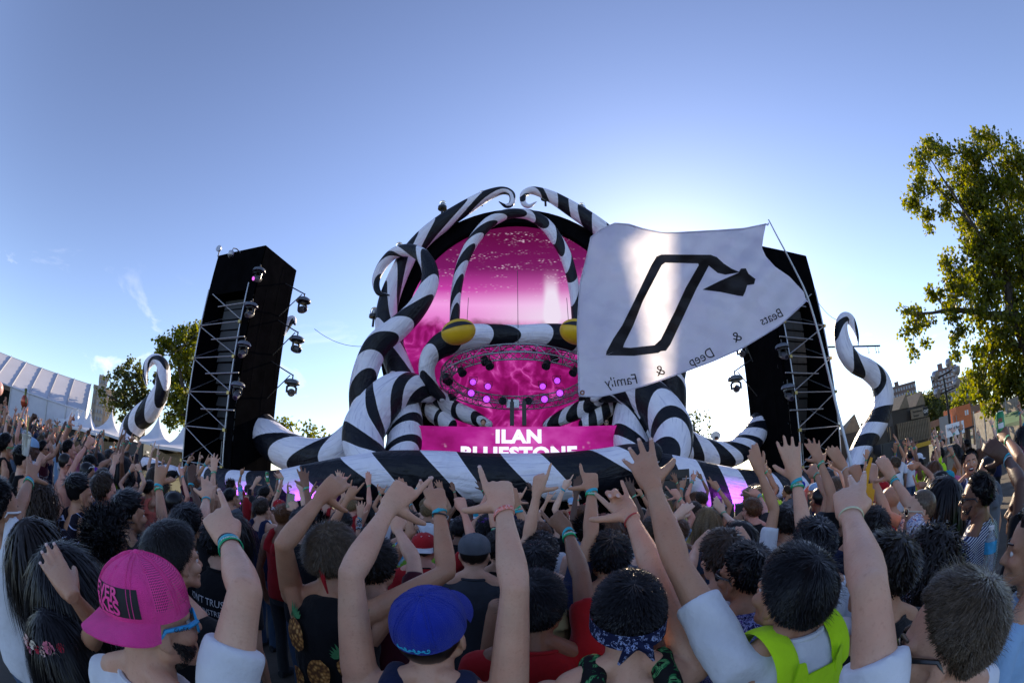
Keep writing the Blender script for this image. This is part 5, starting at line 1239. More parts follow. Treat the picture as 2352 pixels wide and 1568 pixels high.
for wd_, cx_, cy_, h_, an_, sx_ in (('Family', 328, 1022, 84, 8, 0.9), ('&', 554, 962, 84, 15, 1), ('Deep', 792, 884, 84, 24, 0.85), ('&', 998, 766, 84, 28, 1), ('Beats', 1198, 650, 76, 24, 0.85)):
    flag_text(wd_, cx_, cy_, h_, an_, sx_)
b = MB(); q = FP(*z4(100, 1088), -0.006); d = (q - EYE).normalized(); sx_ = Vector((1, 0, 0)); sy_ = d.cross(sx_).normalized()
b.tube([q + (sx_ * math.cos(t) + sy_ * math.sin(t)) * 0.013 for t in np.linspace(0, 2 * math.pi, 17)], 0.005, 6); b.build('grommet', mat('brass_grommet', (0.35, 0.16, 0.10), 0.35, metal=0.8), cloth)
for x, y in (z4(1165, 112), z4(1398, 555)):
    b = MB(); b.tube([FP(x, y), FP(x + 4, y + 2, -0.01), FP(x + 6, y - 2, -0.02)], 0.006, 6); b.build('tie', M_flag, fl)
# balloons over the left crowd
p = PH(56, 922, 17.5)
e = empty('turtle_balloon', tuple(p), 0, 'red and green turtle shaped foil balloon floating over the left crowd on a string', 'balloon')
M_red_foil = mat('red_foil', (0.42, 0.07, 0.03), 0.25, metal=0.3, var=0.3, vscale=9); M_green_foil = mat('green_foil', (0.12, 0.14, 0.04), 0.3, metal=0.3)
b = MB(); b.ell(p, 0.20, 0.16, 0.23, 16, 12); b.build('shell', M_red_foil, e)
b = MB(); b.tube([p + Vector((0, 0, 0.18)), p + Vector((0.01, 0, 0.32)), p + Vector((0, 0, 0.42)), p + Vector((0, 0, 0.45))], [0.06, 0.05, 0.07, 0.03], 10); b.build('head', M_green_foil, e)
for sx in (-1, 1):
    b = MB(); b.ell(p + Vector((sx * 0.2, -0.02, 0.06)), 0.05, 0.03, 0.14, 10, 7, Matrix.Rotation(R(-25 * sx), 3, 'Y')); b.build('flipper', M_green_foil, e)
    b = MB(); b.ell(p + Vector((sx * 0.12, -0.02, -0.23)), 0.04, 0.03, 0.09, 8, 6); b.build('flipper', M_green_foil, e)
b = MB(); b.tube([p + Vector((0, 0, -0.22)), p + Vector((-0.3, -0.1, -0.7)), p + Vector((-0.9, -0.3, -1.15)), p + Vector((-1.1, -0.4, -1.3))], 0.008, 5); b.build('string', mat('yellow_ribbon', (0.5, 0.42, 0.1), 0.5), e)
p = PH(-2, 892, 14)
e = empty('round_balloon', tuple(p), 0, 'pale pink round balloon at the left edge above the crowd', 'balloon')
b = MB(); b.ell(p, 0.16, 0.16, 0.19, 16, 12); b.build('skin', mat('pink_balloon', (0.62, 0.38, 0.36), 0.3), e)
b = MB(); b.tube([p + Vector((0, 0, -0.19)), p + Vector((0.02, 0, -0.5)), p + Vector((0.0, 0, -1.2))], 0.005, 5); b.build('string', M_wire, e)
# ================================================================== people: how a person is built
SKINS = {}
def skin(t):
    if t not in SKINS:
        c = {'pale': (0.70, 0.45, 0.33), 'fair': (0.60, 0.355, 0.24), 'tan': (0.47, 0.25, 0.15), 'olive': (0.39, 0.21, 0.125), 'brown': (0.23, 0.115, 0.068), 'dark': (0.095, 0.047, 0.029), 'ruddy': (0.62, 0.31, 0.225)}[t]
        m = mat('skin_' + t, c, 0.48, var=0.10, vscale=14, bump=0.16, bscale=170, sss=0.10, spec=0.4)
        nt, b = m.node_tree, m.node_tree.nodes['Principled BSDF']; N, L = nt.nodes, nt.links
        src = b.inputs['Base Color'].links[0].from_socket; tc = N.new('ShaderNodeTexCoord')
        n1 = N.new('ShaderNodeTexNoise'); n1.inputs['Scale'].default_value = 9; n1.inputs['Detail'].default_value = 6; L.new(tc.outputs['Object'], n1.inputs['Vector'])
        cr = ramp(N, [(0.35, (1.0, 1.0, 1.0)), (0.68, (1.0, 0.86, 0.83))]); L.new(n1.outputs['Fac'], cr.inputs[0])
        n2 = N.new('ShaderNodeTexNoise'); n2.inputs['Scale'].default_value = 130; n2.inputs['Detail'].default_value = 2; L.new(tc.outputs['Object'], n2.inputs['Vector'])
        c2 = ramp(N, [(0.26, (0.90, 0.86, 0.84)), (0.42, (1.0, 1.0, 1.0))]); L.new(n2.outputs['Fac'], c2.inputs[0])
        v1 = N.new('ShaderNodeVectorMath'); v1.operation = 'MULTIPLY'; L.new(src, v1.inputs[0]); L.new(cr.outputs[0], v1.inputs[1])
        v2 = N.new('ShaderNodeVectorMath'); v2.operation = 'MULTIPLY'; L.new(v1.outputs[0], v2.inputs[0]); L.new(c2.outputs[0], v2.inputs[1]); L.new(v2.outputs[0], b.inputs['Base Color'])
        SKINS[t] = m
    return SKINS[t]
HAIRC = {'black': (0.006, 0.005, 0.006), 'dark': (0.014, 0.010, 0.008), 'brown': (0.040, 0.024, 0.014), 'light': (0.10, 0.070, 0.045), 'red': (0.11, 0.045, 0.018), 'blond': (0.20, 0.13, 0.06)}
def hairm(c): return mat('hair_' + c, HAIRC[c], 0.30, var=0.5, vscale=70, spec=0.30)
CLOTH = {'white': (0.66, 0.67, 0.70), 'black': (0.008, 0.008, 0.010), 'navy': (0.012, 0.018, 0.055), 'red': (0.33, 0.012, 0.016), 'maroon': (0.06, 0.008, 0.018), 'grey': (0.10, 0.11, 0.13), 'charcoal': (0.035, 0.04, 0.05), 'blue': (0.03, 0.09, 0.28), 'royal': (0.012, 0.03, 0.36), 'teal': (0.02, 0.26, 0.34), 'sky': (0.26, 0.42, 0.62), 'pink': (0.62, 0.16, 0.28), 'hotpink': (0.95, 0.06, 0.33), 'salmon': (0.60, 0.14, 0.10), 'purple': (0.10, 0.02, 0.28), 'yellow': (0.62, 0.50, 0.17), 'straw': (0.46, 0.38, 0.17), 'neon': (0.52, 0.84, 0.015), 'green': (0.03, 0.20, 0.07), 'tan': (0.34, 0.27, 0.19), 'denim': (0.05, 0.09, 0.17), 'slate': (0.07, 0.10, 0.15), 'orange': (0.62, 0.19, 0.03)}
def cloth(c): return mat('cloth_' + c, CLOTH[c], 0.88, var=0.14, vscale=7, bump=0.5, bscale=34, spec=0.15, sheen=0.1)
def print_mat(name, build, rough=0.8):
    if name in MATS: return MATS[name]
    m = bpy.data.materials.new(name); nt, b = nodes_of(m); N, L = nt.nodes, nt.links
    tc = N.new('ShaderNodeTexCoord'); out = build(N, L, tc.outputs['Object']); L.new(out, b.inputs['Base Color'])
    b.inputs['Roughness'].default_value = rough; b.inputs['Specular IOR Level'].default_value = 0.2
    n2 = N.new('ShaderNodeTexNoise'); n2.inputs['Scale'].default_value = 25; L.new(tc.outputs['Object'], n2.inputs['Vector'])
    bp = N.new('ShaderNodeBump'); bp.inputs['Strength'].default_value = 0.3; bp.inputs['Distance'].default_value = 0.01; L.new(n2.outputs['Fac'], bp.inputs['Height']); L.new(bp.outputs[0], b.inputs['Normal'])
    MATS[name] = m
    return m
def _noise_bands(scale, stops, dist=1.0, interp='LINEAR'):
    def f(N, L, v):
        n = N.new('ShaderNodeTexNoise'); n.inputs['Scale'].default_value = scale; n.inputs['Detail'].default_value = 4; n.inputs['Distortion'].default_value = dist; L.new(v, n.inputs['Vector'])
        r = ramp(N, stops, interp); L.new(n.outputs['Fac'], r.inputs[0]); return r.outputs[0]
    return f
def m_tiedye(): return print_mat('tie_dye_cloth', _noise_bands(5, [(0.3, (0.02, 0.10, 0.42)), (0.42, (0.03, 0.38, 0.62)), (0.5, (0.55, 0.68, 0.70)), (0.56, (0.20, 0.62, 0.08)), (0.66, (0.50, 0.62, 0.05)), (0.75, (0.02, 0.16, 0.45))], 1.6))
def m_floral(): return print_mat('floral_doodle_cloth', _noise_bands(34, [(0.0, (0.66, 0.66, 0.72)), (0.42, (0.05, 0.07, 0.30)), (0.47, (0.66, 0.66, 0.72)), (0.56, (0.30, 0.01, 0.04)), (0.61, (0.66, 0.66, 0.72)), (0.66, (0.60, 0.50, 0.08)), (0.69, (0.03, 0.03, 0.05))], 1.2, 'CONSTANT'))
def m_paisley(): return print_mat('paisley_cloth', _noise_bands(26, [(0.0, (0.02, 0.02, 0.10)), (0.44, (0.28, 0.32, 0.62)), (0.5, (0.03, 0.02, 0.14)), (0.56, (0.40, 0.42, 0.66)), (0.62, (0.06, 0.03, 0.22))], 1.8, 'CONSTANT'))
def m_bandana(): return print_mat('bandana_cloth', _noise_bands(70, [(0.0, (0.008, 0.012, 0.045)), (0.56, (0.28, 0.34, 0.55)), (0.62, (0.008, 0.012, 0.045))], 1.0, 'CONSTANT'))
def m_mesh(): 
    def f(N, L, v):
        vo = N.new('ShaderNodeTexVoronoi'); vo.feature = 'DISTANCE_TO_EDGE'; vo.inputs['Scale'].default_value = 11; L.new(v, vo.inputs['Vector'])
        r = ramp(N, [(0.0, (0.45, 0.5, 0.72)), (0.035, (0.008, 0.006, 0.016))], 'CONSTANT'); L.new(vo.outputs['Distance'], r.inputs[0]); return r.outputs[0]
    return print_mat('web_print_cloth', f)
def m_stripe(w1=(0.012, 0.03, 0.10), w2=(0.62, 0.66, 0.72), sc=26, name='striped_cloth', rot=(0.25, 0.2, 0)):
    def f(N, L, v):
        mp_ = N.new('ShaderNodeMapping'); mp_.inputs['Rotation'].default_value = rot; L.new(v, mp_.inputs[0])
        wv = N.new('ShaderNodeTexWave'); wv.bands_direction = 'Z'; wv.inputs['Scale'].default_value = sc; wv.inputs['Distortion'].default_value = 0.6; wv.inputs['Detail Scale'].default_value = 0.5; L.new(mp_.outputs[0], wv.inputs['Vector'])
        r = ramp(N, [(0.0, w1), (0.62, w2)], 'CONSTANT'); L.new(wv.outputs['Fac'], r.inputs[0]); return r.outputs[0]
    return print_mat(name, f)
def m_jersey(): return m_stripe((0.02, 0.03, 0.09), (0.62, 0.64, 0.72), 9, 'jersey_cloth', (0.6, 0.9, 0))
def m_leafprint(): return print_mat('palm_leaf_cloth', _noise_bands(16, [(0.0, (0.008, 0.008, 0.010)), (0.52, (0.02, 0.14, 0.05)), (0.57, (0.10, 0.32, 0.12)), (0.61, (0.008, 0.008, 0.010)), (0.68, (0.02, 0.10, 0.04))], 2.2, 'CONSTANT'))
PRINTS = {'tiedye': m_tiedye, 'floral': m_floral, 'paisley': m_paisley, 'web': m_mesh, 'striped': m_stripe, 'jersey': m_jersey, 'leafprint': m_leafprint}
def clothm(c): return PRINTS[c]() if c in PRINTS else cloth(c)

M_nail = mat('fingernail', (0.62, 0.40, 0.34), 0.25, var=0.08)
PENDING = []      # (object, voxel, smoothing, ratio, fold strength)
class Frame:
    def __init__(s, o, yaw=0.0, pitch=0.0, roll=0.0):
        s.o = Vector(o); s.m = Matrix.Rotation(-yaw, 3, 'Z') @ Matrix.Rotation(pitch, 3, 'X') @ Matrix.Rotation(roll, 3, 'Y')
    def __call__(s, x, y, z): return s.o + s.m @ Vector((x, y, z))
    def d(s, x, y, z): return s.m @ Vector((x, y, z))
def eloft(b, rows, n=18):
    """rows of (centre, xdir, ydir, rx, ry) joined and capped"""
    V = []; Fc = []
    for c, ax, ay, rx, ry in rows:
        for j in range(n):
            a = 2 * math.pi * j / n; V.append(c + ax * (rx * math.cos(a)) + ay * (ry * math.sin(a)))
    k = len(rows)
    for i in range(k - 1):
        for j in range(n):
            j2 = (j + 1) % n; Fc.append((i * n + j, i * n + j2, (i + 1) * n + j2, (i + 1) * n + j))
    Fc.append(tuple(range(n - 1, -1, -1))); Fc.append(tuple((k - 1) * n + j for j in range(n)))
    b.add(V, Fc)
def cap(b, a, c, r1, r2, n=12):
    """tapered capsule"""
    a, c = Vector(a), Vector(c); d = c - a; L_ = d.length
    if L_ < 1e-5: b.ell(a, r1, r1, r1, n, 8); return
    d /= L_
    b.tube([a - d * r1 * 0.98, a - d * r1 * 0.75, a - d * r1 * 0.38, a, c, c + d * r2 * 0.38, c + d * r2 * 0.75, c + d * r2 * 0.98], [r1 * 0.2, r1 * 0.66, r1 * 0.925, r1, r2, r2 * 0.925, r2 * 0.66, r2 * 0.2], n)
def ray_sphere(px, py, c, rad, far=True):
    """spot on the sight line nearest to distance rad from c"""
    d = D(px, py); o = EYE - c; bq = o.dot(d); cq = o.dot(o) - rad * rad; disc = bq * bq - cq
    if disc <= 0:
        q = EYE + d * max(0.2, -bq); v = (q - c); return c + v.normalized() * rad
    t = -bq + math.sqrt(disc) * (1 if far else -1)
    if t < 0.25: t = -bq + math.sqrt(disc)
    return EYE + d * t

GEST = {  # curls of index, middle, ring, little; spreads; thumb (out angle, curl)
    'open': ((0.06, 0.03, 0.06, 0.10), (11, 2, -7, -17), (52, 0.10)),
    'flat': ((0.04, 0.03, 0.04, 0.06), (4, 1, -2, -6), (30, 0.15)),
    'loose': ((0.22, 0.28, 0.34, 0.40), (6, 1, -4, -9), (38, 0.25)),
    'L': ((0.03, 0.82, 0.9, 0.92), (4, 0, -2, -4), (72, 0.02)),
    'point': ((0.05, 0.72, 0.85, 0.9), (4, 0, -2, -4), (28, 0.5)),
    'two': ((0.08, 0.10, 0.82, 0.9), (7, -4, -2, -4), (30, 0.55)),
    'ily': ((0.05, 0.8, 0.85, 0.10), (8, 0, -2, -14), (66, 0.05)),
    'claw': ((0.34, 0.36, 0.40, 0.44), (6, 1, -5, -12), (58, 0.22)),
    'C': ((0.30, 0.30, 0.32, 0.36), (3, 1, -1, -4), (70, 0.12)),
    'fist': ((0.86, 0.9, 0.92, 0.95), (2, 0, -2, -4), (28, 0.6)),
    'grip': ((0.55, 0.58, 0.60, 0.62), (3, 0, -2, -5), (48, 0.35)),
}
def hand(b, W, d, s, n, k, gest, fat=1.0, nails=None):
    curls, spreads, (tho, thc) = GEST[gest]
    d, s, n = d.normalized(), s.normalized(), n.normalized()
    AX = (0.033, 0.011, -0.011, -0.031); ML = (0.094, 0.097, 0.091, 0.082)
    PHX = ((0.043, 0.026, 0.021), (0.047, 0.030, 0.022), (0.043, 0.028, 0.021), (0.034, 0.021, 0.018)); RD = (0.0105, 0.0108, 0.0102, 0.0090)
    eloft(b, [(W + d * (t * k), s, n, rx * k, ry * k) for t, rx, ry in ((-0.02, 0.027, 0.020), (0.012, 0.029, 0.0185), (0.035, 0.036, 0.0175), (0.065, 0.0405, 0.0155), (0.088, 0.040, 0.0125), (0.098, 0.036, 0.009))], 16)
    for i in range(4):
        a = AX[i]; sp = R(spreads[i])
        fd = (d * math.cos(sp) + s * math.sin(sp)).normalized()
        K0 = W + d * (0.02 * k) + s * (a * 0.6 * k); K1 = W + d * (ML[i] * k) + s * (a * k) - n * (0.001 * k)
        cap(b, K0, K1, 0.012 * k, 0.0118 * k * (0.9 if i == 3 else 1), 10)
        p = K1; ang = 0.0; r = RD[i] * k * fat
        for j, (ln, mx) in enumerate(zip(PHX[i], (82, 96, 62))):
            ang += R(mx) * curls[i]
            v = fd * math.cos(ang) + n * math.sin(ang)
            q = p + v * (ln * k); r2 = r * (0.93 if j < 2 else 0.82)
            cap(b, p, q, r, r2, 10)
            if j == 2 and nails is not None: up_ = n * math.cos(ang) - fd * math.sin(ang); nails.ell(p.lerp(q, 0.80) - up_ * (r * 0.80), 0.0062 * k, 0.0085 * k, 0.0022 * k, 8, 6, Matrix((v.cross(up_), v, up_)).transposed())
            p, r = q, r2
    # thumb leaves the side of the palm near its base
    t0 = W + d * (0.022 * k) + s * (0.020 * k) + n * (0.008 * k)
    ta = R(tho); td = (d * math.cos(ta) + s * math.sin(ta) + n * 0.28).normalized()
    t1 = t0 + td * (0.042 * k); cap(b, t0, t1, 0.0195 * k, 0.0145 * k, 12)
    inw = (d * 0.55 + n * 0.7 - s * 0.5).normalized()
    v = (td * (1 - thc) + inw * thc).normalized(); t2 = t1 + v * (0.030 * k); cap(b, t1, t2, 0.0135 * k * fat, 0.0120 * k * fat, 10)
    v2 = (td * (1 - 1.5 * thc) + inw * 1.5 * thc + (d * 0.18)).normalized(); t3 = t2 + v2 * (0.025 * k); cap(b, t2, t3, 0.0122 * k * fat, 0.0092 * k * fat, 10)
    cap(b, W + d * (0.03 * k) + s * (0.018 * k) + n * (0.008 * k), t1, 0.017 * k, 0.012 * k, 10)
    cap(b, W + d * (0.015 * k) - s * (0.020 * k) + n * (0.006 * k), W + d * (0.07 * k) - s * (0.028 * k) + n * (0.002 * k), 0.015 * k, 0.012 * k, 10)

SCALP_C, SCALP_R = np.array((0, -0.010, 0.022)), np.array((0.079, 0.097, 0.092))
def hair_thr(phi): return np.interp(np.abs(np.degrees(phi)), [0, 40, 62, 80, 100, 125, 180], [44, 40, 22, 2, -22, -40, -46])
def sample_scalp(n, low=-60, seed=0):
    g_ = np.random.default_rng(seed); u = g_.normal(0, 1, (n * 3, 3)); u /= np.linalg.norm(u, axis=1)[:, None]
    el = np.degrees(np.arcsin(u[:, 2])); ph = np.arctan2(u[:, 0], u[:, 1])
    u = u[el > hair_thr(ph)][:n]
    return u, g_
def strand_mesh(fr, k, u, g_, L0, lift, flow, grav, curl, width, segs=4, hug=True, sweep=None, whorl=(0, -0.45, 0.9), taper=False, top_=None, th=0.0):
    """ribbon hairs rooted on the scalp in head space, returned as (verts, faces) in the world"""
    n = len(u); ins0 = np.degrees(np.arcsin(np.clip(u[:, 2], -1, 1))) - hair_thr(np.arctan2(u[:, 0], u[:, 1])); f0 = np.clip((ins0 + 2) / 9, 0, 1)[:, None]
    p = SCALP_C + u * (SCALP_R * (0.93 + 0.07 * f0) + th * 0.92 * f0); RR = SCALP_R + th * 0.92
    wh = np.array(whorl) / np.linalg.norm(whorl)
    t = u - wh * (u @ wh)[:, None]; t /= np.linalg.norm(t, axis=1)[:, None] + 1e-6
    dr = t * flow + u * lift + g_.normal(0, 0.11, (n, 3))
    if sweep is not None: dr += np.array(sweep)
    dr /= np.linalg.norm(dr, axis=1)[:, None]
    L_ = (np.asarray(L0) if np.ndim(L0) else np.full(n, L0)) * (0.7 + 0.5 * g_.random(n))
    el_ = np.degrees(np.arcsin(np.clip(u[:, 2], -1, 1))); ins_ = el_ - hair_thr(np.arctan2(u[:, 0], u[:, 1]))
    if taper: L_ = L_ * np.clip(ins_ / 40, 0.22, 1)
    ph = g_.random(n) * 6.28
    pts = [p]; side0 = np.cross(dr, u); side0 /= np.linalg.norm(side0, axis=1)[:, None] + 1e-6
    sides = [side0]
    clump = np.sin(u[:, 0] * 37 + u[:, 1] * 29) * 0.5 + np.sin(u[:, 2] * 41 + u[:, 1] * 17) * 0.5
    dr = dr + side0 * (clump * 0.14)[:, None]
    q = p.copy()
    for i in range(segs):
        dr = dr + np.array((0, 0, -grav)) + g_.normal(0, 0.05 + 0.25 * curl, (n, 3))
        dr /= np.linalg.norm(dr, axis=1)[:, None]
        q = q + dr * (L_ / segs)[:, None]
        if hug:
            rel = (q - SCALP_C) / RR; rn = np.linalg.norm(rel, axis=1); ins = (rn < 1.005) & (q[:, 2] > -0.1)
            if top_ is not None:
                lim = 1.01 + top_ * (i + 1) / segs * (0.6 + 0.8 * g_.random(n)) * 0.75; o_ = (rn > lim) & (q[:, 2] > -0.1)
                q[o_] = SCALP_C + (rel[o_] / rn[o_][:, None]) * RR * lim[o_][:, None]
            if ins.any(): q[ins] = SCALP_C + (rel[ins] / rn[ins][:, None]) * RR * (1.005 + 0.03 * g_.random(ins.sum()))[:, None]
            low = q[:, 2] < -0.085
            if low.any():  # keep clear of the neck and upper back
                rad = np.hypot(q[:, 0], q[:, 1] + 0.03); need = np.where(q[:, 2] < -0.17, 0.115, 0.07); fix = low & (rad < need) & (q[:, 1] < 0.05)
                q[fix, 0] *= (need / (rad + 1e-6))[fix]; q[fix, 1] = (q[fix, 1] + 0.03) * (need / (rad + 1e-6))[fix] - 0.03
        off = 0
        if curl: off = (np.cross(dr, u) * np.sin(ph + i * 2.2)[:, None] + u * np.cos(ph + i * 2.2)[:, None]) * (0.016 * curl)
        pts.append(q + off); s_ = np.cross(dr, u); s_ /= np.linalg.norm(s_, axis=1)[:, None] + 1e-6; sides.append(s_)
    V = []
    for i in range(segs + 1):
        wd = width * (1.0 - 0.85 * (i / segs) ** 2); V.append(pts[i] - sides[i] * wd); V.append(pts[i] + sides[i] * wd)
    V = np.stack(V, 1).reshape(-1, 3) * k
    M_ = np.array(fr.m); V = V @ M_.T + np.array(fr.o)
    base = (np.arange(n) * (2 * (segs + 1)))[:, None]
    Fq = np.concatenate([base + np.array([[2 * i, 2 * i + 1, 2 * i + 3, 2 * i + 2]]) for i in range(segs)], 0)
    return V, Fq
def fast_mesh(name, V, Fq, m, smooth=True):
    me = bpy.data.meshes.new(name); me.vertices.add(len(V)); me.vertices.foreach_set('co', V.astype(np.float32).ravel())
    me.loops.add(Fq.size); me.loops.foreach_set('vertex_index', Fq.astype(np.int32).ravel())
    me.polygons.add(len(Fq)); me.polygons.foreach_set('loop_start', np.arange(0, Fq.size, Fq.shape[1], dtype=np.int32)); me.polygons.foreach_set('loop_total', np.full(len(Fq), Fq.shape[1], np.int32))
    me.update(calc_edges=True); me.validate()
    if smooth: me.polygons.foreach_set('use_smooth', [True] * len(me.polygons))
    me.materials.append(m)
    return me
def hair_shell(fr, k, thick, rough, seed, drop=0.0, nu=40, nv=26, side=1.0):
    """the mass of hair under the strands; below the hairline it sinks into the head"""
    g_ = np.random.default_rng(seed); V = []
    for i in range(nv + 1):
        el = math.pi / 2 - math.pi * 0.86 * i / nv
        for j in range(nu):
            ph = 2 * math.pi * j / nu - math.pi
            u = np.array((math.cos(el) * math.sin(ph), math.cos(el) * math.cos(ph), math.sin(el)))
            inside = math.degrees(el) - float(hair_thr(ph)) + 4 * math.sin(ph * 7 + seed) + 3 * math.sin(ph * 17 + seed * 3)
            f = max(0.0, min(1.0, (inside + 2) / 9))
            tk = thick * (1 if u[2] > 0.35 else side + (1 - side) * max(0, u[2] / 0.35))
            tk *= 1 + rough * (math.sin(u[0] * 31 + u[1] * 17 + seed) + math.sin(u[1] * 37 - u[2] * 23 + seed * 2)) * 0.3
            s = 0.90 * (1 - f) + f * 1.0
            p = SCALP_C + u * (SCALP_R * s + tk * f)
            V.append(p)
    V = np.array(V) * k; M_ = np.array(fr.m); V = V @ M_.T + np.array(fr.o)
    Fq = [(i * nu + j, i * nu + (j + 1) % nu, (i + 1) * nu + (j + 1) % nu, (i + 1) * nu + j) for i in range(nv) for j in range(nu)]
    return V, np.array(Fq)
def make_hair(fr, k, kind, colour, root, q, seed):
    m = hairm(colour); Vs, Fs = [], []; o = 0
    def put(V, F_):
        nonlocal o
        Vs.append(V); Fs.append(F_ + o); o += len(V)
    dens = (0.85, 0.12, 0.05)[q]; wm = (1.1, 2.7, 4.0)[q]
    S = dict(short=(0.012, 0.3), crop=(0.008, 0.2), spiky=(0.010, 0.4), buzz=(0.0035, 0.05), fade=(0.016, 0.2), bowl=(0.016, 0.25), long=(0.014, 0.3), curly=(0.016, 0.6), afro=(0.05, 0.7), messy=(0.016, 0.6), bun=(0.009, 0.2))[kind]
    nu, nv = ((44, 28), (28, 18), (16, 11))[q]
    S = (S[0] * (0.8 + 0.7 * ((seed * 0.618) % 1)), S[1] * 1.6)
    put(*hair_shell(fr, k, S[0], S[1], seed, nu=nu, nv=nv, side=0.12 if kind == 'fade' else 1.0))
    def st(n, *a, **kw):
        u, g_ = sample_scalp(int(n * dens) + 10, seed=seed)
        if kind == 'fade': u = u[u[:, 2] > 0.28]
        kw['width'] = kw.get('width', 0.0011) * wm; kw['segs'] = kw.get('segs', 3) if q < 2 else 2
        kw['th'] = S[0] * (0.12 if kind == 'fade' and False else 1.0)
        put(*strand_mesh(fr, k, u, g_, *a, **kw))
    if kind == 'short': st(8500, 0.040, 0.20, 0.9, 0.06, 0.0, sweep=(0.05, 0.1, 0), taper=True, top_=0.20 if q == 0 else 0.28)
    elif kind == 'crop': st(6500, 0.026, 0.25, 0.9, 0.04, 0.0, taper=True, top_=0.14)
    elif kind == 'fade': st(5000, 0.045, 0.28, 0.7, 0.05, 0.0, sweep=(0.1, 0.5, 0))
    elif kind == 'messy': st(7000, 0.056, 0.22, 0.9, 0.10, 0.12, taper=True, top_=0.26)
    elif kind == 'bowl': st(9000, 0.070, 0.05, 1.0, 0.14, 0.0, segs=5, taper=True, top_=0.20 if q == 0 else 0.28)
    elif kind == 'long':
        st(6000, 0.36, 0.05, 0.9, 0.5, 0.03, segs=9, width=0.0016)
    elif kind == 'curly': st(6000, 0.32, 0.14, 0.8, 0.42, 0.8, segs=12, width=0.0018)
    elif kind == 'afro': st(9000, 0.085, 1.0, 0.25, 0.05, 1.2, segs=6, hug=False, width=0.0015)
    elif kind == 'spiky': st(15000, 0.052, 0.16, 0.85, 0.04, 0.0, sweep=(0.30, 0.25, 0), taper=True, top_=0.22, width=0.0009, segs=4)
    elif kind == 'bun': st(5000, 0.06, 0.12, 1.0, 0.0, 0.0, whorl=(0, 0.9, 0.3))
    if kind == 'bun' and q < 2:
        b = MB(); b.ell(fr(0, -0.075 * k, 0.115 * k), 0.042 * k, 0.04 * k, 0.036 * k, 14, 9); put(np.array([tuple(v) for v in b.v]), np.array([f if len(f) == 4 else (*f, f[-1]) for f in b.f])) if 0 else None
    if q == 0 and kind not in ('buzz', 'afro', 'long', 'curly', 'crop', 'fade'): st(600, 0.06, 0.4, 0.8, 0.05, 0.25, taper=True, top_=0.55, width=0.0007)
    V = np.concatenate(Vs); F_ = np.concatenate(Fs)
    return link('hair', fast_mesh('hair', V, F_, m), root)

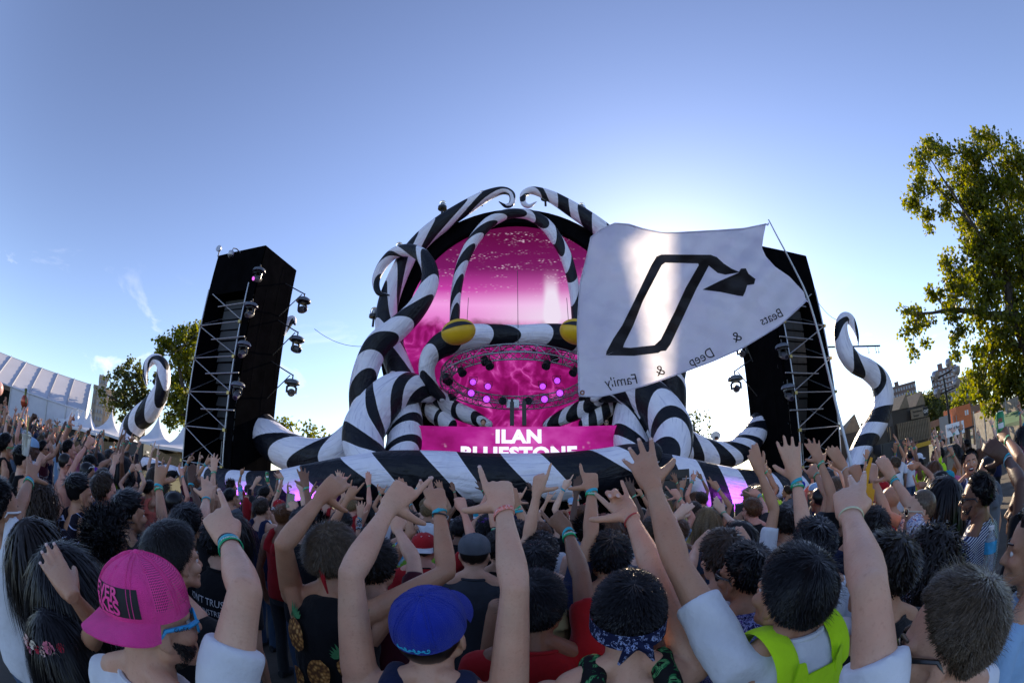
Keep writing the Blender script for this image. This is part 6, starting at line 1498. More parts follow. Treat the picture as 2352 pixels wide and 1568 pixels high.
def make_cap(fr, k, colour, root, back=False, style='fitted', q=0, button=None, twist=0.0):
    """baseball cap: six seamed panels, button, eyelets, curved brim"""
    m = colour if not isinstance(colour, str) else mat('cap_twill_' + colour, CLOTH[colour], 0.85, var=0.16, vscale=22, bump=0.7, bscale=420, spec=0.12, sheen=0.15)
    sgn = -1 if back else 1
    if twist: f2 = Frame(fr.o); f2.m = fr.m @ Matrix.Rotation(R(twist), 3, 'Z'); fr = f2
    tall = 1.14 if style == 'trucker' else 1.06
    def dome(el, az, off=0.0):
        u = Vector((math.cos(el) * math.sin(az), math.cos(el) * math.cos(az) * sgn, math.sin(el)))
        seam = -0.0018 * math.exp(-((((math.degrees(az) + 30) % 60) - 30) / 3.2) ** 2) if q < 2 else 0
        e_ = abs(math.sin(el)); full = 1 + 0.07 * math.sin(2 * el) ** 2
        return fr((0.091 + off + seam) * k * u.x * full, (-0.006 + (0.108 + off + seam) * u.y * full) * k, (0.034 + (0.088 * tall + off + seam) * u.z) * k)
    nu, nv = ((72, 14), (36, 9), (18, 6))[q]
    el0 = -0.12
    mats = [m]
    if style == 'trucker': mats.append(pink_mesh())
    b = MB(); P = [[dome(el0 + (math.pi / 2 - el0) * i / nv, 2 * math.pi * j / nu - math.pi) for j in range(nu + 1)] for i in range(nv + 1)]
    if style == 'trucker':
        for i in range(nv):
            for j in range(nu):
                az = abs(360 * (j + 0.5) / nu - 180); near_seam = ((az + 30) % 60); near_seam = min(near_seam, 60 - near_seam)
                mi = 1 if (az > 62 and 1 < i < nv - 1 and near_seam > 4) else 0
                b.add([P[i][j], P[i][j + 1], P[i + 1][j + 1], P[i + 1][j]], [(0, 1, 2, 3)], mi, [((j / nu, i / nv), ((j + 1) / nu, i / nv), ((j + 1) / nu, (i + 1) / nv), (j / nu, (i + 1) / nv))])
    else: b.grid(P)
    cp = b.build('cap', mats, root, sharp=0)
    if q == 2 and style != 'fitted': return cp, dome
    # brim with thickness
    b = MB(); n = 20; top_, bot_ = [], []
    for r_ in range(6):
        t = r_ / 5; rt, rb = [], []
        for j in range(n + 1):
            az = R(-62 + 124 * j / n); cvx = math.cos(az * 1.2)
            ext = 0.072 * t * (max(0, math.cos(az * 1.42)) ** 0.42)
            base = dome(el0 + 0.06, az, -0.001)
            out = fr.d(math.sin(az) * 0.35, sgn * 1.0, 0).normalized(); dn = fr.d(0, 0, -1)
            p = base + out * (ext * k) + dn * (k * (0.20 * ext + 0.030 * t * (abs(az) / 1.08) ** 2))
            rt.append(p); rb.append(p + dn * 0.003 * k)
        top_.append(rt); bot_.append(rb)
    b.grid(top_); b.grid(bot_[::-1]); b.grid([top_[-1], bot_[-1]]); b.build('brim', m, cp, sharp=0)
    if q < 2:
        b = MB(); b.ell(dome(math.pi / 2, 0, 0.001), 0.0085 * k, 0.0085 * k, 0.006 * k, 10, 6); b.build('button', button or m, cp)
        for j in range(6 if q == 0 else 0):
            for o_ in (-0.045, 0.045):
                b = MB(); b.tube([dome(e_, R(60 * j + 30) + o_ / max(0.25, math.cos(e_)), 0.0008) for e_ in np.linspace(0.0, 1.42, 14)], 0.0009 * k, 5); b.build('seam', m, cp)
        for j in range(6):
            b = MB(); az = R(60 * j); c = dome(0.95, az, 0.0006); nrm = (c - fr(0, 0, 0.03 * k)).normalized()
            t1 = nrm.orthogonal().normalized(); t2 = nrm.cross(t1)
            b.tube([c + (t1 * math.cos(a) + t2 * math.sin(a)) * 0.0042 * k for a in np.linspace(0, 2 * math.pi, 9)], 0.0011 * k, 5); b.build('eyelet', m, cp)
    return cp, dome
def pink_mesh():
    if 'trucker_mesh' in MATS: return MATS['trucker_mesh']
    m = bpy.data.materials.new('trucker_mesh'); nt, b = nodes_of(m); N, L = nt.nodes, nt.links
    uv = N.new('ShaderNodeUVMap'); sp = N.new('ShaderNodeSeparateXYZ'); L.new(uv.outputs[0], sp.inputs[0])
    s1 = mth(N, L, 'FRACT', mth(N, L, 'MULTIPLY', sp.outputs[0], 150)); s2 = mth(N, L, 'FRACT', mth(N, L, 'MULTIPLY', sp.outputs[1], 34))
    h = mth(N, L, 'MULTIPLY', mth(N, L, 'GREATER_THAN', s1, 0.42), mth(N, L, 'GREATER_THAN', s2, 0.30))
    b.inputs['Base Color'].default_value = (*CLOTH['hotpink'], 1); b.inputs['Roughness'].default_value = 0.7
    tr_ = N.new('ShaderNodeBsdfTransparent'); ms = N.new('ShaderNodeMixShader'); L.new(mth(N, L, 'MULTIPLY', h, 0.8), ms.inputs[0]); L.new(b.outputs[0], ms.inputs[1]); L.new(tr_.outputs[0], ms.inputs[2]); L.new(ms.outputs[0], N['Material Output'].inputs['Surface'])
    MATS['trucker_mesh'] = m
    return m
M_eye = mat('eye_white', (0.7, 0.68, 0.66), 0.2, var=0.05); M_iris = mat('dark_iris', (0.02, 0.012, 0.008), 0.15); M_lip = mat('lip_skin', (0.30, 0.10, 0.085), 0.4); M_teeth = mat('teeth', (0.72, 0.70, 0.66), 0.25)
def glasses(fr, k, root, frame, lens, up=0.0, name='sunglasses'):
    z0 = -0.004 + up; mF = frame; b = MB(); y0 = 0.102 if up == 0 else 0.075
    for sx in (-1, 1):
        ol = [(0.0265 * math.cos(t) * (1 + 0.1 * abs(math.sin(2 * t))), 0.020 * math.sin(t) * (1 + 0.12 * abs(math.sin(2 * t)))) for t in np.linspace(0, 2 * math.pi, 21)]
        b.tube([fr((sx * 0.033 + x) * k, (y0 - 0.010 * abs(sx * 0.033 + x) / 0.033) * k, (z0 + z) * k) for x, z in ol], 0.0032 * k, 6)
    b.tube([fr(-0.009 * k, y0 * k, (z0 + 0.004) * k), fr(0.009 * k, y0 * k, (z0 + 0.004) * k)], 0.003 * k, 6)
    g_ = b.build(name, mF, root)
    for sx in (-1, 1):
        b = MB(); P = [fr((sx * 0.033 + x) * k, (y0 - 0.001 - 0.010 * abs(sx * 0.033 + x) / 0.033) * k, (z0 + z) * k) for x, z in [(0.025 * math.cos(t), 0.019 * math.sin(t)) for t in np.linspace(0, 2 * math.pi, 17)[:-1]]]
        back_ = [p - fr.d(0, 0.002 * k, 0) for p in P]; nn = len(P)
        b.add(P + back_, [tuple(range(nn)), tuple(range(2 * nn - 1, nn - 1, -1))] + [(i, (i + 1) % nn, nn + (i + 1) % nn, nn + i) for i in range(nn)]); b.build('lens', lens, g_)
        b = MB(); b.tube([fr(sx * 0.060 * k, (y0 - 0.016) * k, (z0 + 0.008) * k), fr(sx * 0.080 * k, 0.055 * k, (z0 + 0.008) * k), fr(sx * 0.086 * k, 0.0, (z0 + 0.008) * k), fr(sx * 0.086 * k, -0.02 * k, (z0 - 0.012) * k)], [0.0052 * k, 0.005 * k, 0.0045 * k, 0.003 * k], 6); b.build('temple', mF, g_)
    return g_
BANDC = {'g': (0.0, 0.36, 0.14), 't': (0.02, 0.38, 0.48), 'b': (0.01, 0.012, 0.02), 'w': (0.6, 0.62, 0.64), 'r': (0.45, 0.05, 0.05), 'o': (0.72, 0.24, 0.20), 'l': (0.25, 0.6, 0.08), 'y': (0.55, 0.55, 0.35)}
def bandm(c):
    if c == 'o': return print_mat('coral_speckled_band', _noise_bands(120, [(0.0, (0.75, 0.18, 0.13)), (0.5, (0.78, 0.50, 0.46)), (0.56, (0.75, 0.22, 0.17))], 1, 'CONSTANT'))
    if c == 'k': return print_mat('beaded_band', lambda N, L, v: _noise_bands(150, [(0.0, (0.01, 0.01, 0.012)), (0.52, (0.65, 0.65, 0.68))], 0, 'CONSTANT')(N, L, v))
    return mat('band_' + c, BANDC[c], 0.5, var=0.12, vscale=60, bump=0.2, bscale=120)
_BP = []
def band_print():
    if not _BP:
        fc = bpy.data.curves.new('t', 'FONT'); fc.body = 'Heineken'; fc.size = 0.0175; fc.align_x = 'CENTER'; fc.align_y = 'CENTER'; fc.resolution_u = 1; fc.offset = 0.0004
        tmp = bpy.data.objects.new('tmp', fc); COL.objects.link(tmp); me = bpy.data.meshes.new_from_object(tmp.evaluated_get(bpy.context.evaluated_depsgraph_get())); bpy.data.objects.remove(tmp)
        _BP.extend(([(v.co.x, v.co.y) for v in me.vertices], [tuple(p.vertices) for p in me.polygons])); bpy.data.meshes.remove(me)
    return _BP
def wristbands(root, E_, W, s, n, k, spec, tails=True):
    """cloth or rubber bands round the forearm just below the hand"""
    d = (W - E_).normalized(); t = 0.012
    for ch in spec:
        wd = 0.021 if ch in 'gto' else (0.05 if ch == 'k' else 0.008)
        c0 = W - d * (t * k); c1 = W - d * ((t + wd) * k)
        tilt = d * 0.004 * math.sin(t * 400)
        b = MB(); rows = []
        for q_, ex in ((0, 0.0), (0, 0.0030), (1, 0.0030), (1, 0.0)):
            row = []
            for a in np.linspace(0, 2 * math.pi, 21):
                f = 0.0305 + 0.085 * (t + wd * q_) + ex
                row.append((c0 if q_ == 0 else c1) + (s * math.cos(a) * f + n * math.sin(a) * f * 0.82) * k + tilt * math.cos(a) * 2)
            rows.append(row)
        b.grid(rows); bd = b.build('wristband', bandm(ch), root, sharp=0)
        if ch == 'g' and tails:   # white print and the loose tail of the cloth band
            cc = (c0 + c1) / 2; f = (0.0305 + 0.085 * (t + wd / 2) + 0.0040) * k; v_ = EYE - cc; a0 = math.atan2(v_.dot(n), v_.dot(s)) + 0.25
            V_, F_ = band_print(); b = MB()
            b.add([cc + d * (y * k) + s * (math.cos(a0 + x * k / f) * f) + n * (math.sin(a0 + x * k / f) * f * 0.84) for x, y in V_], F_)
            b.build('print', bandm('w'), bd)['kind'] = 'stuff'
        if ch == 't' and tails:
            p = c1 - n * (0.028 * k); v = (-d * 0.5 - Vector((0, 0, 0.6)) + s * 0.3).normalized(); sd = s.cross(v).normalized()
            b = MB(); b.grid([[p + v * (q_ * 0.05 * k) + sd * (x * k) - n * (0.012 * k * math.sin(q_ * 3)) for x in (-0.007, 0.007)] for q_ in np.linspace(0, 1, 5)]); b.build('tail', bandm(ch), bd)
        t += wd + 0.004

def person(label, head, hz=None, r=None, yaw=None, hyaw=0.0, hpitch=6.0, hroll=0.0, sex='m', tone='fair', hair=('short', 'dark'), top='tee', shirt='black', pants='denim', arms=(), capspec=None, specs=None, q=1, group='festival crowd', beard=False, lean=0.0, width=1.0, seed=None, face=False, holder=None, smile=False, cat='person', base=0.0, sink=0.03):
    """One standing person. head = where the middle of the head is seen; arms = dicts with elbow, wrist and knuckles."""
    px, py = head
    d = D(px, py)
    if r is None: r = (CH - hz) / max(1e-3, -d.z)
    Hc = EYE + d * r
    k = (Hc.z - base + sink) / 1.64
    seed = seed if seed is not None else int(px * 7 + py * 13) % 9973
    if yaw is None: yaw = math.degrees(math.atan2(SX - Hc.x, 17.5 - Hc.y))   # they look at the stage
    Y = R(yaw)
    T = Frame((Hc.x, Hc.y, base), Y); T.o = T.o - T.m @ Vector((0, 0.025 * k + lean, 0))
    H = Frame(Hc, Y + R(hyaw), R(hpitch), R(hroll))
    root = empty('person', (Hc.x, Hc.y, base), 0, label, cat, group)
    fem = sex == 'f'; sw = (0.165 if fem else 0.190) * width; tw = (0.86 if fem else 1.0) * width; aw = 0.69 if fem else 0.81
    vox = (0.0054, 0.0082, 0.013)[q]
    b = MB(); ax, ay = T.d(1, 0, 0), T.d(0, 1, 0)
    def L3(x, y, z): return T(x * k, (y + lean * (z / 1.64) / max(k, .1)) * k, z * k)
    tor = [(0.90, 0.150 * (1.08 if fem else 1), 0.110), (0.97, 0.160 * (1.06 if fem else 1), 0.112), (1.10, 0.140 * (0.93 if fem else 1), 0.098), (1.22, 0.152, 0.108), (1.32, 0.165, 0.112), (1.40, 0.150, 0.098), (1.455, 0.095, 0.070)]
    eloft(b, [(L3(0, 0, z), ax, ay, rx * tw * k, ry * tw * k) for z, rx, ry in tor])
    if fem:
        for sx in (-1, 1): b.ell(L3(sx * 0.075, 0.085, 1.27), 0.06 * k, 0.055 * k, 0.06 * k, 12, 8)
    # neck, head
    nb = L3(0, -0.01, 1.44); cap(b, nb, H(0, -0.022 * k, -0.06 * k), 0.062 * k * (0.85 if fem else 1), 0.054 * k * (0.86 if fem else 1), 14)
    for sx in (-1, 1): cap(b, L3(sx * 0.035, -0.02, 1.50), L3(sx * sw * 0.72, -0.01, 1.435), 0.040 * k * aw, 0.050 * k * aw)
    Hm = H.m
    b.ell(H(0, -0.010 * k, 0.020 * k), 0.077 * k, 0.095 * k, 0.089 * k, 20, 14, Hm)
    b.ell(H(0, 0.022 * k, -0.036 * k), 0.060 * k, 0.066 * k, 0.074 * k, 16, 10, Hm)
    for sx in (-1, 1):
        cap(b, H(sx * 0.052 * k, 0.0, -0.056 * k), H(sx * 0.012 * k, 0.070 * k, -0.097 * k), 0.022 * k, 0.019 * k, 10)
        b.ell(H(sx * 0.043 * k, 0.058 * k, -0.030 * k), 0.024 * k, 0.028 * k, 0.022 * k, 10, 7, Hm)
        b.ell(H(sx * 0.079 * k, -0.008 * k, -0.012 * k), 0.009 * k, 0.021 * k, 0.032 * k, 10, 7, Hm @ Matrix.Rotation(R(18 * sx), 3, 'Z'))
        b.ell(H(sx * 0.077 * k, 0.002 * k, -0.035 * k), 0.007 * k, 0.010 * k, 0.012 * k, 8, 6, Hm)
        cap(b, H(sx * 0.012 * k, 0.080 * k, 0.014 * k), H(sx * 0.050 * k, 0.064 * k, 0.016 * k), 0.012 * k, 0.012 * k, 8)
        b.ell(H(sx * 0.012 * k, 0.095 * k, -0.038 * k), 0.009 * k, 0.010 * k, 0.008 * k, 8, 6, Hm)
    cap(b, H(0, 0.082 * k, 0.006 * k), H(0, 0.108 * k, -0.034 * k), 0.0085 * k, 0.0115 * k, 8)
    if not smile:
        cap(b, H(-0.019 * k, 0.083 * k, -0.064 * k), H(0.019 * k, 0.083 * k, -0.064 * k), 0.0080 * k, 0.0080 * k, 8)
        cap(b, H(-0.016 * k, 0.083 * k, -0.077 * k), H(0.016 * k, 0.083 * k, -0.077 * k), 0.0085 * k, 0.0085 * k, 8)
    b.ell(H(0, 0.072 * k, -0.100 * k), 0.020 * k, 0.017 * k, 0.016 * k, 10, 7, Hm)
    sh = MB()      # the shirt grows from the same pose
    off = 0.014 if top != 'none' else 0
    # arms
    ends = []; nl = MB() if q == 0 else None
    hangs = [dict(s=s_) for s_ in 'LR' if s_ not in [a.get('s') for a in arms]]
    for A in list(arms) + hangs:
        sx = -1 if A['s'] == 'L' else 1
        up = 'w' in A
        S = L3(sx * sw * (0.93 if up and A.get('hi', 1) else 1.0), 0.0, 1.44 if up and A.get('hi', 1) else 1.395)
        Lu, Lf = 0.295 * k * A.get('ll', 1), 0.262 * k * A.get('ll', 1)
        if up:
            W0 = None
            if 'e' in A: E_ = ray_sphere(*A['e'][:2], S, Lu, A['e'][2] if len(A['e']) > 2 else True)
            else:
                # wrist first, elbow from the triangle
                W0 = ray_sphere(*A['w'][:2], S, (Lu + Lf) * A.get('ext', 0.93), A.get('far', True))
                v = W0 - S; dl = v.length; v.normalize(); a_ = (Lu * Lu - Lf * Lf + dl * dl) / (2 * dl); h = math.sqrt(max(0, Lu * Lu - a_ * a_))
                out = (T.d(sx * 1.0, -0.35, -0.35)); out = (out - v * out.dot(v)).normalized(); E_ = S + v * a_ + out * h
            W = W0 if W0 is not None else ray_sphere(*A['w'][:2], E_, Lf, A['w'][2] if len(A['w']) > 2 else True)
            if 'm' in A: M_ = ray_sphere(*A['m'][:2], W, 0.10 * k, A['m'][2] if len(A['m']) > 2 else True)
            else: M_ = W + (W - E_).normalized() * 0.1
            hd = (M_ - W).normalized()
            view = (W - EYE).normalized(); n = view - hd * view.dot(hd); n = n.normalized() if n.length > 1e-3 else Vector((0, 1, 0))
            if not A.get('back', True): n = -n
            if A.get('edge'): # hand seen edge on
                n = Matrix.Rotation(R(A['edge']), 3, hd) @ n
            side = hd.cross(n).normalized(); right = Vector((view.y, -view.x, 0)).normalized()
            if side.dot(right) * A.get('th', 1) < 0: side = -side
            g_ = A.get('g', 'open')
        else:
            sw_ = math.sin(seed * 1.7 + sx)
            E_ = S + T.d(sx * 0.06, -0.03 + 0.05 * sw_, -0.285) * k; W = E_ + T.d(sx * 0.0, 0.10 + 0.08 * sw_, -0.235) * k
            hd = (W - E_ + T.d(0, 0.02, -0.1) * k).normalized(); n = T.d(-sx, 0, 0); n = (n - hd * n.dot(hd)).normalized(); side = T.d(0, 1, 0); side = (side - hd * side.dot(hd)).normalized(); g_ = 'loose'
        uv_ = (E_ - S).normalized(); fv = (W - E_).normalized()
        b.ell(S, 0.060 * k * aw, 0.060 * k * aw, 0.062 * k * aw, 14, 9)
        P_ = [S + uv_ * (t * Lu) for t in (-0.05, 0.15, 0.35, 0.6, 0.85, 1.0)]
        b.tube(P_, [x * k * aw for x in (0.052, 0.060, 0.056, 0.051, 0.044, 0.041)], 14); b.ell(E_, 0.042 * k * aw, 0.042 * k * aw, 0.042 * k * aw, 12, 8)
        bend = (fv - uv_); bend = bend.normalized() if bend.length > 1e-3 else Vector((0, 0, 1))
        cap(b, S + uv_ * (0.25 * Lu) + bend * 0.012 * k, S + uv_ * (0.68 * Lu) + bend * 0.010 * k, 0.042 * k * aw, 0.038 * k * aw)      # biceps
        rows = []
        for t, rx, ry in ((0.0, 0.041, 0.040), (0.12, 0.046, 0.043), (0.28, 0.047, 0.043), (0.5, 0.041, 0.037), (0.75, 0.033, 0.028), (0.92, 0.0295, 0.0225), (1.0, 0.0285, 0.0205)):
            c_ = E_ + fv * (t * (W - E_).length); s2 = side - fv * side.dot(fv); s2 = s2.normalized(); n2 = fv.cross(s2)
            rows.append((c_, s2, n2, rx * k * aw, ry * k * aw))
        eloft(b, rows, 16)
        b.ell(W, 0.027 * k * aw, 0.027 * k * aw, 0.023 * k * aw, 10, 7)
        # shoulder muscle and the web of the armpit
        cap(b, L3(sx * sw * 0.55, -0.015, 1.40), S, 0.062 * k * aw, 0.056 * k * aw)
        if up: cap(b, L3(sx * 0.115 * tw, -0.02, 1.27), S + uv_ * (0.38 * Lu), 0.050 * k * aw, 0.040 * k * aw); cap(b, L3(sx * 0.10 * tw, 0.03, 1.33), S + uv_ * (0.25 * Lu), 0.050 * k * aw, 0.042 * k * aw)
        hand(b, W, hd, side, n, k * (0.93 if fem else 1.02), g_, fat=(1.0, 1.08, 1.35)[q], nails=nl)
        if A.get('bands'): s2 = (side - fv * side.dot(fv)).normalized(); wristbands(root, E_, W, s2, fv.cross(s2).normalized(), k * aw, A['bands'], tails=q < 2)
        ends.append((A['s'], S, E_, W, hd, side, n, k))
        if top in ('tee', 'long'):
            fr_ = 0.62 if top == 'tee' else 1.0
            sh.tube([S + uv_ * (t * Lu) for t in (-0.1, 0.1, fr_ * 0.6, fr_, fr_ + 0.012)], [x * k * aw for x in (0.062, 0.071, 0.069, 0.070, 0.066)], 16)
            cap(sh, L3(sx * sw * 0.5, -0.01, 1.405), S, 0.070 * k * aw, 0.068 * k * aw)
            if up: cap(sh, L3(sx * 0.11 * tw, -0.01, 1.27), S + uv_ * (0.36 * Lu), 0.064 * k * aw, 0.058 * k * aw)
            if top == 'long': sh.tube([E_, E_ + fv * Lf * 0.45, E_ + fv * Lf * 0.9], [0.056 * k * aw, 0.056 * k * aw, 0.042 * k * aw], 14); sh.ell(E_, 0.056 * k * aw, 0.056 * k * aw, 0.056 * k * aw)
    if nl and nl.v: nl.build('fingernail', M_nail, root)['kind'] = 'stuff'
    body = b.mesh('body', skin(tone), sharp=0); ob = link('body', body, root)
    PENDING.append((ob, vox, 3 if q < 2 else 2, (0.36, 0.23, 0.28)[q], 0.0))
    if top != 'none':
        wt = {'tee': 1.0, 'long': 1.0, 'tank': 1.0, 'strap': 0.98, 'sleeveless': 1.0}[top]
        tt = [(0.86, 0.172, 0.128), (0.90, 0.174, 0.130), (1.0, 0.176, 0.130), (1.10, 0.164, 0.120), (1.22, 0.168, 0.124), (1.32, 0.176, 0.126)]
        if top in ('tee', 'long', 'sleeveless'): tt += [(1.40, 0.160, 0.112), (1.455, 0.108, 0.084), (1.472, 0.082, 0.072)]
        else: tt += [(1.355, 0.150, 0.118)]
        eloft(sh, [(L3(0, 0, z), ax, ay, rx * tw * k * (1.03 if fem and z < 1 else (0.96 if fem and z < 1.2 else 1)), ry * tw * k) for z, rx, ry in tt], 24)
        if fem:
            for sx in (-1, 1): sh.ell(L3(sx * 0.075, 0.088, 1.27), 0.067 * k, 0.06 * k, 0.066 * k, 12, 8)
        if top in ('tank', 'strap'):
            wd = 0.030 if top == 'tank' else 0.011
            for sx in (-1, 1):
                xo = 0.085 if top == 'tank' else 0.075
                sh.tube([L3(sx * (xo + 0.03), -0.095, 1.30), L3(sx * (xo + 0.012), -0.088, 1.40), L3(sx * xo, -0.055, 1.472), L3(sx * xo, 0.0, 1.49), L3(sx * xo, 0.05, 1.455), L3(sx * (xo + 0.02), 0.095, 1.36)], [wd * 1.5 * k, wd * k * 1.15, wd * k, wd * k, wd * k, wd * 1.4 * k], 12)
            if top == 'tank': sh.tube([L3(0, -0.085, 1.30), L3(0, -0.090, 1.385)], [0.06 * k, 0.045 * k], 14)
        if q < 2 and top == 'tee':
            hm = MB(); hm.tube([L3(0.083 * tw * math.cos(t), 0.074 * math.sin(t) + 0.004, 1.474 + (0.0 if math.sin(t) < 0 else -0.03) * math.sin(t)) for t in np.linspace(0, 2 * math.pi, 25)], 0.0085 * k, 7); hm.build('collar', clothm(shirt), root)
        o = link('shirt', sh.mesh('shirt', clothm(shirt), sharp=0), root)
        PENDING.append((o, (0.010, 0.014, 0.024)[q], 3, (0.5, 0.4, 0.35)[q], (0.008, 0.007, 0.0)[q]))
    # trousers and shoes
    tm = MB(); n_ = 14 if q < 2 else 8
    wdt = 0.165 * tw * (1.06 if fem else 1)
    eloft(tm, [(L3(0, 0, z), ax, ay, rx * k, ry * k) for z, rx, ry in ((0.99, wdt, 0.118), (0.93, wdt * 1.02, 0.120), (0.84, wdt * 1.0, 0.115), (0.80, wdt * 0.9, 0.10))], n_)
    for sx in (-1, 1):
        st_ = 0.04 * math.sin(seed + sx)
        eloft(tm, [(L3(sx * x, y, z), ax, ay, rx * k, rx * k) for x, y, z, rx in ((0.085, 0, 0.86, 0.088), (0.09, 0.01 + st_, 0.68, 0.078), (0.095, 0.02 + st_, 0.48, 0.060), (0.10, st_ * 0.6, 0.25, 0.056), (0.10, st_ * 0.5, 0.06, 0.060))], n_)
    tm.build('trousers', clothm(pants), root)
    for sx in (-1, 1):
        s_ = MB(); st_ = 0.02 * math.sin(seed + sx); c = L3(sx * 0.10, 0.05 + st_, 0.045)
        eloft(s_, [(c + ay * (y * k) - Vector((0, 0, 0.045 * k - h * k)), ax, Vector((0, 0, 1)), rx * k, h * k) for y, rx, h in ((-0.12, 0.03, 0.04), (-0.09, 0.038, 0.05), (0.0, 0.042, 0.05), (0.08, 0.045, 0.036), (0.13, 0.03, 0.025))], 10); s_.build('shoe', cloth(('black', 'white', 'charcoal')[seed % 3]), root)
    # hair, cap, face
    if hair: 
        hk, hcol = hair
        make_hair(H, k, hk, hcol, root, q, seed)
    if capspec: 
        cs = dict(capspec); capo, dome = make_cap(H, k, root=root, q=q, **cs)
    else: capo = dome = None
    if face or q == 0:
        for sx in (-1, 1):
            e_ = MB(); e_.ell(H(sx * 0.031 * k, 0.0690 * k, -0.006 * k), 0.0125 * k, 0.0125 * k, 0.0105 * k, 12, 8, Hm); eo = e_.build('eye', M_eye, root)
            e_ = MB(); e_.ell(H(sx * 0.031 * k, 0.0782 * k, -0.006 * k), 0.0055 * k, 0.004 * k, 0.0055 * k, 10, 6, Hm); e_.build('iris', M_iris, eo)
            e_ = MB(); cap(e_, H(sx * 0.014 * k, 0.093 * k, 0.020 * k), H(sx * 0.050 * k, 0.074 * k, 0.024 * k), 0.0042 * k, 0.003 * k, 8); e_.build('eyebrow', hairm(hair[1] if hair else 'dark'), root)
        if smile:
            e_ = MB(); e_.ell(H(0, 0.080 * k, -0.068 * k), 0.030 * k, 0.016 * k, 0.018 * k, 16, 9, Hm); mo = e_.build('mouth', M_ink, root)
            e_ = MB(); e_.ell(H(0, 0.086 * k, -0.062 * k), 0.024 * k, 0.013 * k, 0.008 * k, 14, 8, Hm); e_.build('teeth', M_teeth, mo)
            e_ = MB(); e_.tube([H(0.031 * math.cos(t) * k, (0.090 - 0.010 * abs(math.cos(t))) * k, (-0.068 + 0.018 * math.sin(t)) * k) for t in np.linspace(0, 2 * math.pi, 17)], 0.0052 * k, 6); e_.build('lip', M_lip, mo)
    if beard:
        g_ = np.random.default_rng(seed); n = (3200, 900, 300)[q]
        u = g_.normal(0, 1, (n * 4, 3)); u /= np.linalg.norm(u, axis=1)[:, None]
        keep = (u[:, 2] < 0.05 - 0.45 * np.clip(u[:, 1], 0, 1)) & (u[:, 2] > -0.9) & (u[:, 1] > -0.10); u = u[keep][:n]
        p = np.array((0, 0.022, -0.036)) + u * np.array((0.061, 0.068, 0.076))
        dd = u * 0.5 + np.array((0, 0.05, -0.7)) + g_.normal(0, 0.2, u.shape); dd /= np.linalg.norm(dd, axis=1)[:, None]; sd = np.cross(dd, u); sd /= np.linalg.norm(sd, axis=1)[:, None] + 1e-6
        ln = 0.008; wd = (0.0012, 0.002, 0.005)[q]
        V = np.stack([p - sd * wd, p + sd * wd, p + dd * ln + sd * wd * 0.3, p + dd * ln - sd * wd * 0.3], 1).reshape(-1, 3) * k
        V = V @ np.array(Hm).T + np.array(Hc); link('beard', fast_mesh('beard', V, np.arange(len(V)).reshape(-1, 4), hairm(hair[1] if hair else 'dark')), root)
    if specs: glasses(H, k, root, specs[0], specs[1], specs[2] if len(specs) > 2 else 0.0, 'sunglasses' if len(specs) < 4 else 'glasses')
    return dict(root=root, r=r, H=H, T=T, k=k, L3=L3, ends={e_[0]: e_[1:] for e_ in ends}, cap=capo, dome=dome, body=ob)

def finish_people():
    """grow every posed figure and garment into one skin, all in one evaluation"""
    for o, vox, sm_, ratio, fold in PENDING:
        m = o.modifiers.new('skin', 'REMESH'); m.mode = 'VOXEL'; m.voxel_size = vox; m.use_smooth_shade = True
        m = o.modifiers.new('soft', 'SMOOTH'); m.factor = 0.5; m.iterations = sm_
        if ratio < 1: m = o.modifiers.new('lean', 'DECIMATE'); m.ratio = ratio
    dg = bpy.context.evaluated_depsgraph_get()
    done = {}
    for o, vox, sm_, ratio, fold in PENDING:
        me = bpy.data.meshes.new_from_object(o.evaluated_get(dg)); old = o.data
        me.name = old.name
        n = len(me.vertices)
        if fold and n:
            co = np.empty(n * 3, np.float32); me.vertices.foreach_get('co', co); co = co.reshape(-1, 3)
            no = np.empty(n * 3, np.float32); me.vertices.foreach_get('normal', no); no = no.reshape(-1, 3)
            s0 = hash(o.name) % 100
            f = np.sin(co[:, 0] * 34 + co[:, 2] * 21 + 3 * np.sin(co[:, 2] * 9 + s0)) * 0.5 + np.sin(co[:, 1] * 41 - co[:, 2] * 30 + 2 * np.sin(co[:, 0] * 11 + s0)) * 0.5 + 0.6 * np.sin(co[:, 2] * 55 + 4 * np.sin(co[:, 0] * 13 + co[:, 1] * 7))
            co = co + no * ((f * 0.5 + 0.35) * fold)[:, None]; me.vertices.foreach_set('co', co.astype(np.float32).ravel())
        me.polygons.foreach_set('use_smooth', [True] * len(me.polygons)); me.update()
        o.modifiers.clear(); o.data = me
        if old.users == 0: bpy.data.meshes.remove(old)
# ================================================================== the crowd near the camera
def a(s, e=None, w=None, m=None, g='open', th=1, back=True, bands='', **k):
    d = dict(s=s, w=w, g=g, th=th, back=back, bands=bands, **k)
    if e: d['e'] = e
    if m: d['m'] = m
    return d
M_darklens = mat('dark_lens', (0.008, 0.008, 0.010), 0.06, spec=0.8, var=0.05)
M_bluelens = mat('blue_mirror_lens', (0.25, 0.55, 0.75), 0.1, spec=0.8, var=0.05)
M_blueframe = mat('bright_blue_frame', (0.02, 0.36, 0.72), 0.35, var=0.05)
M_blackframe = mat('black_frame', (0.008, 0.008, 0.009), 0.25)
M_creamframe = mat('cream_frame', (0.62, 0.52, 0.38), 0.4)
M_whiteframe = mat('white_frame', (0.75, 0.75, 0.75), 0.35)
M_clearlens = mat('clear_lens', (0.10, 0.11, 0.13), 0.05, spec=0.8)
M_greenframe = mat('green_frame', (0.05, 0.55, 0.2), 0.35)
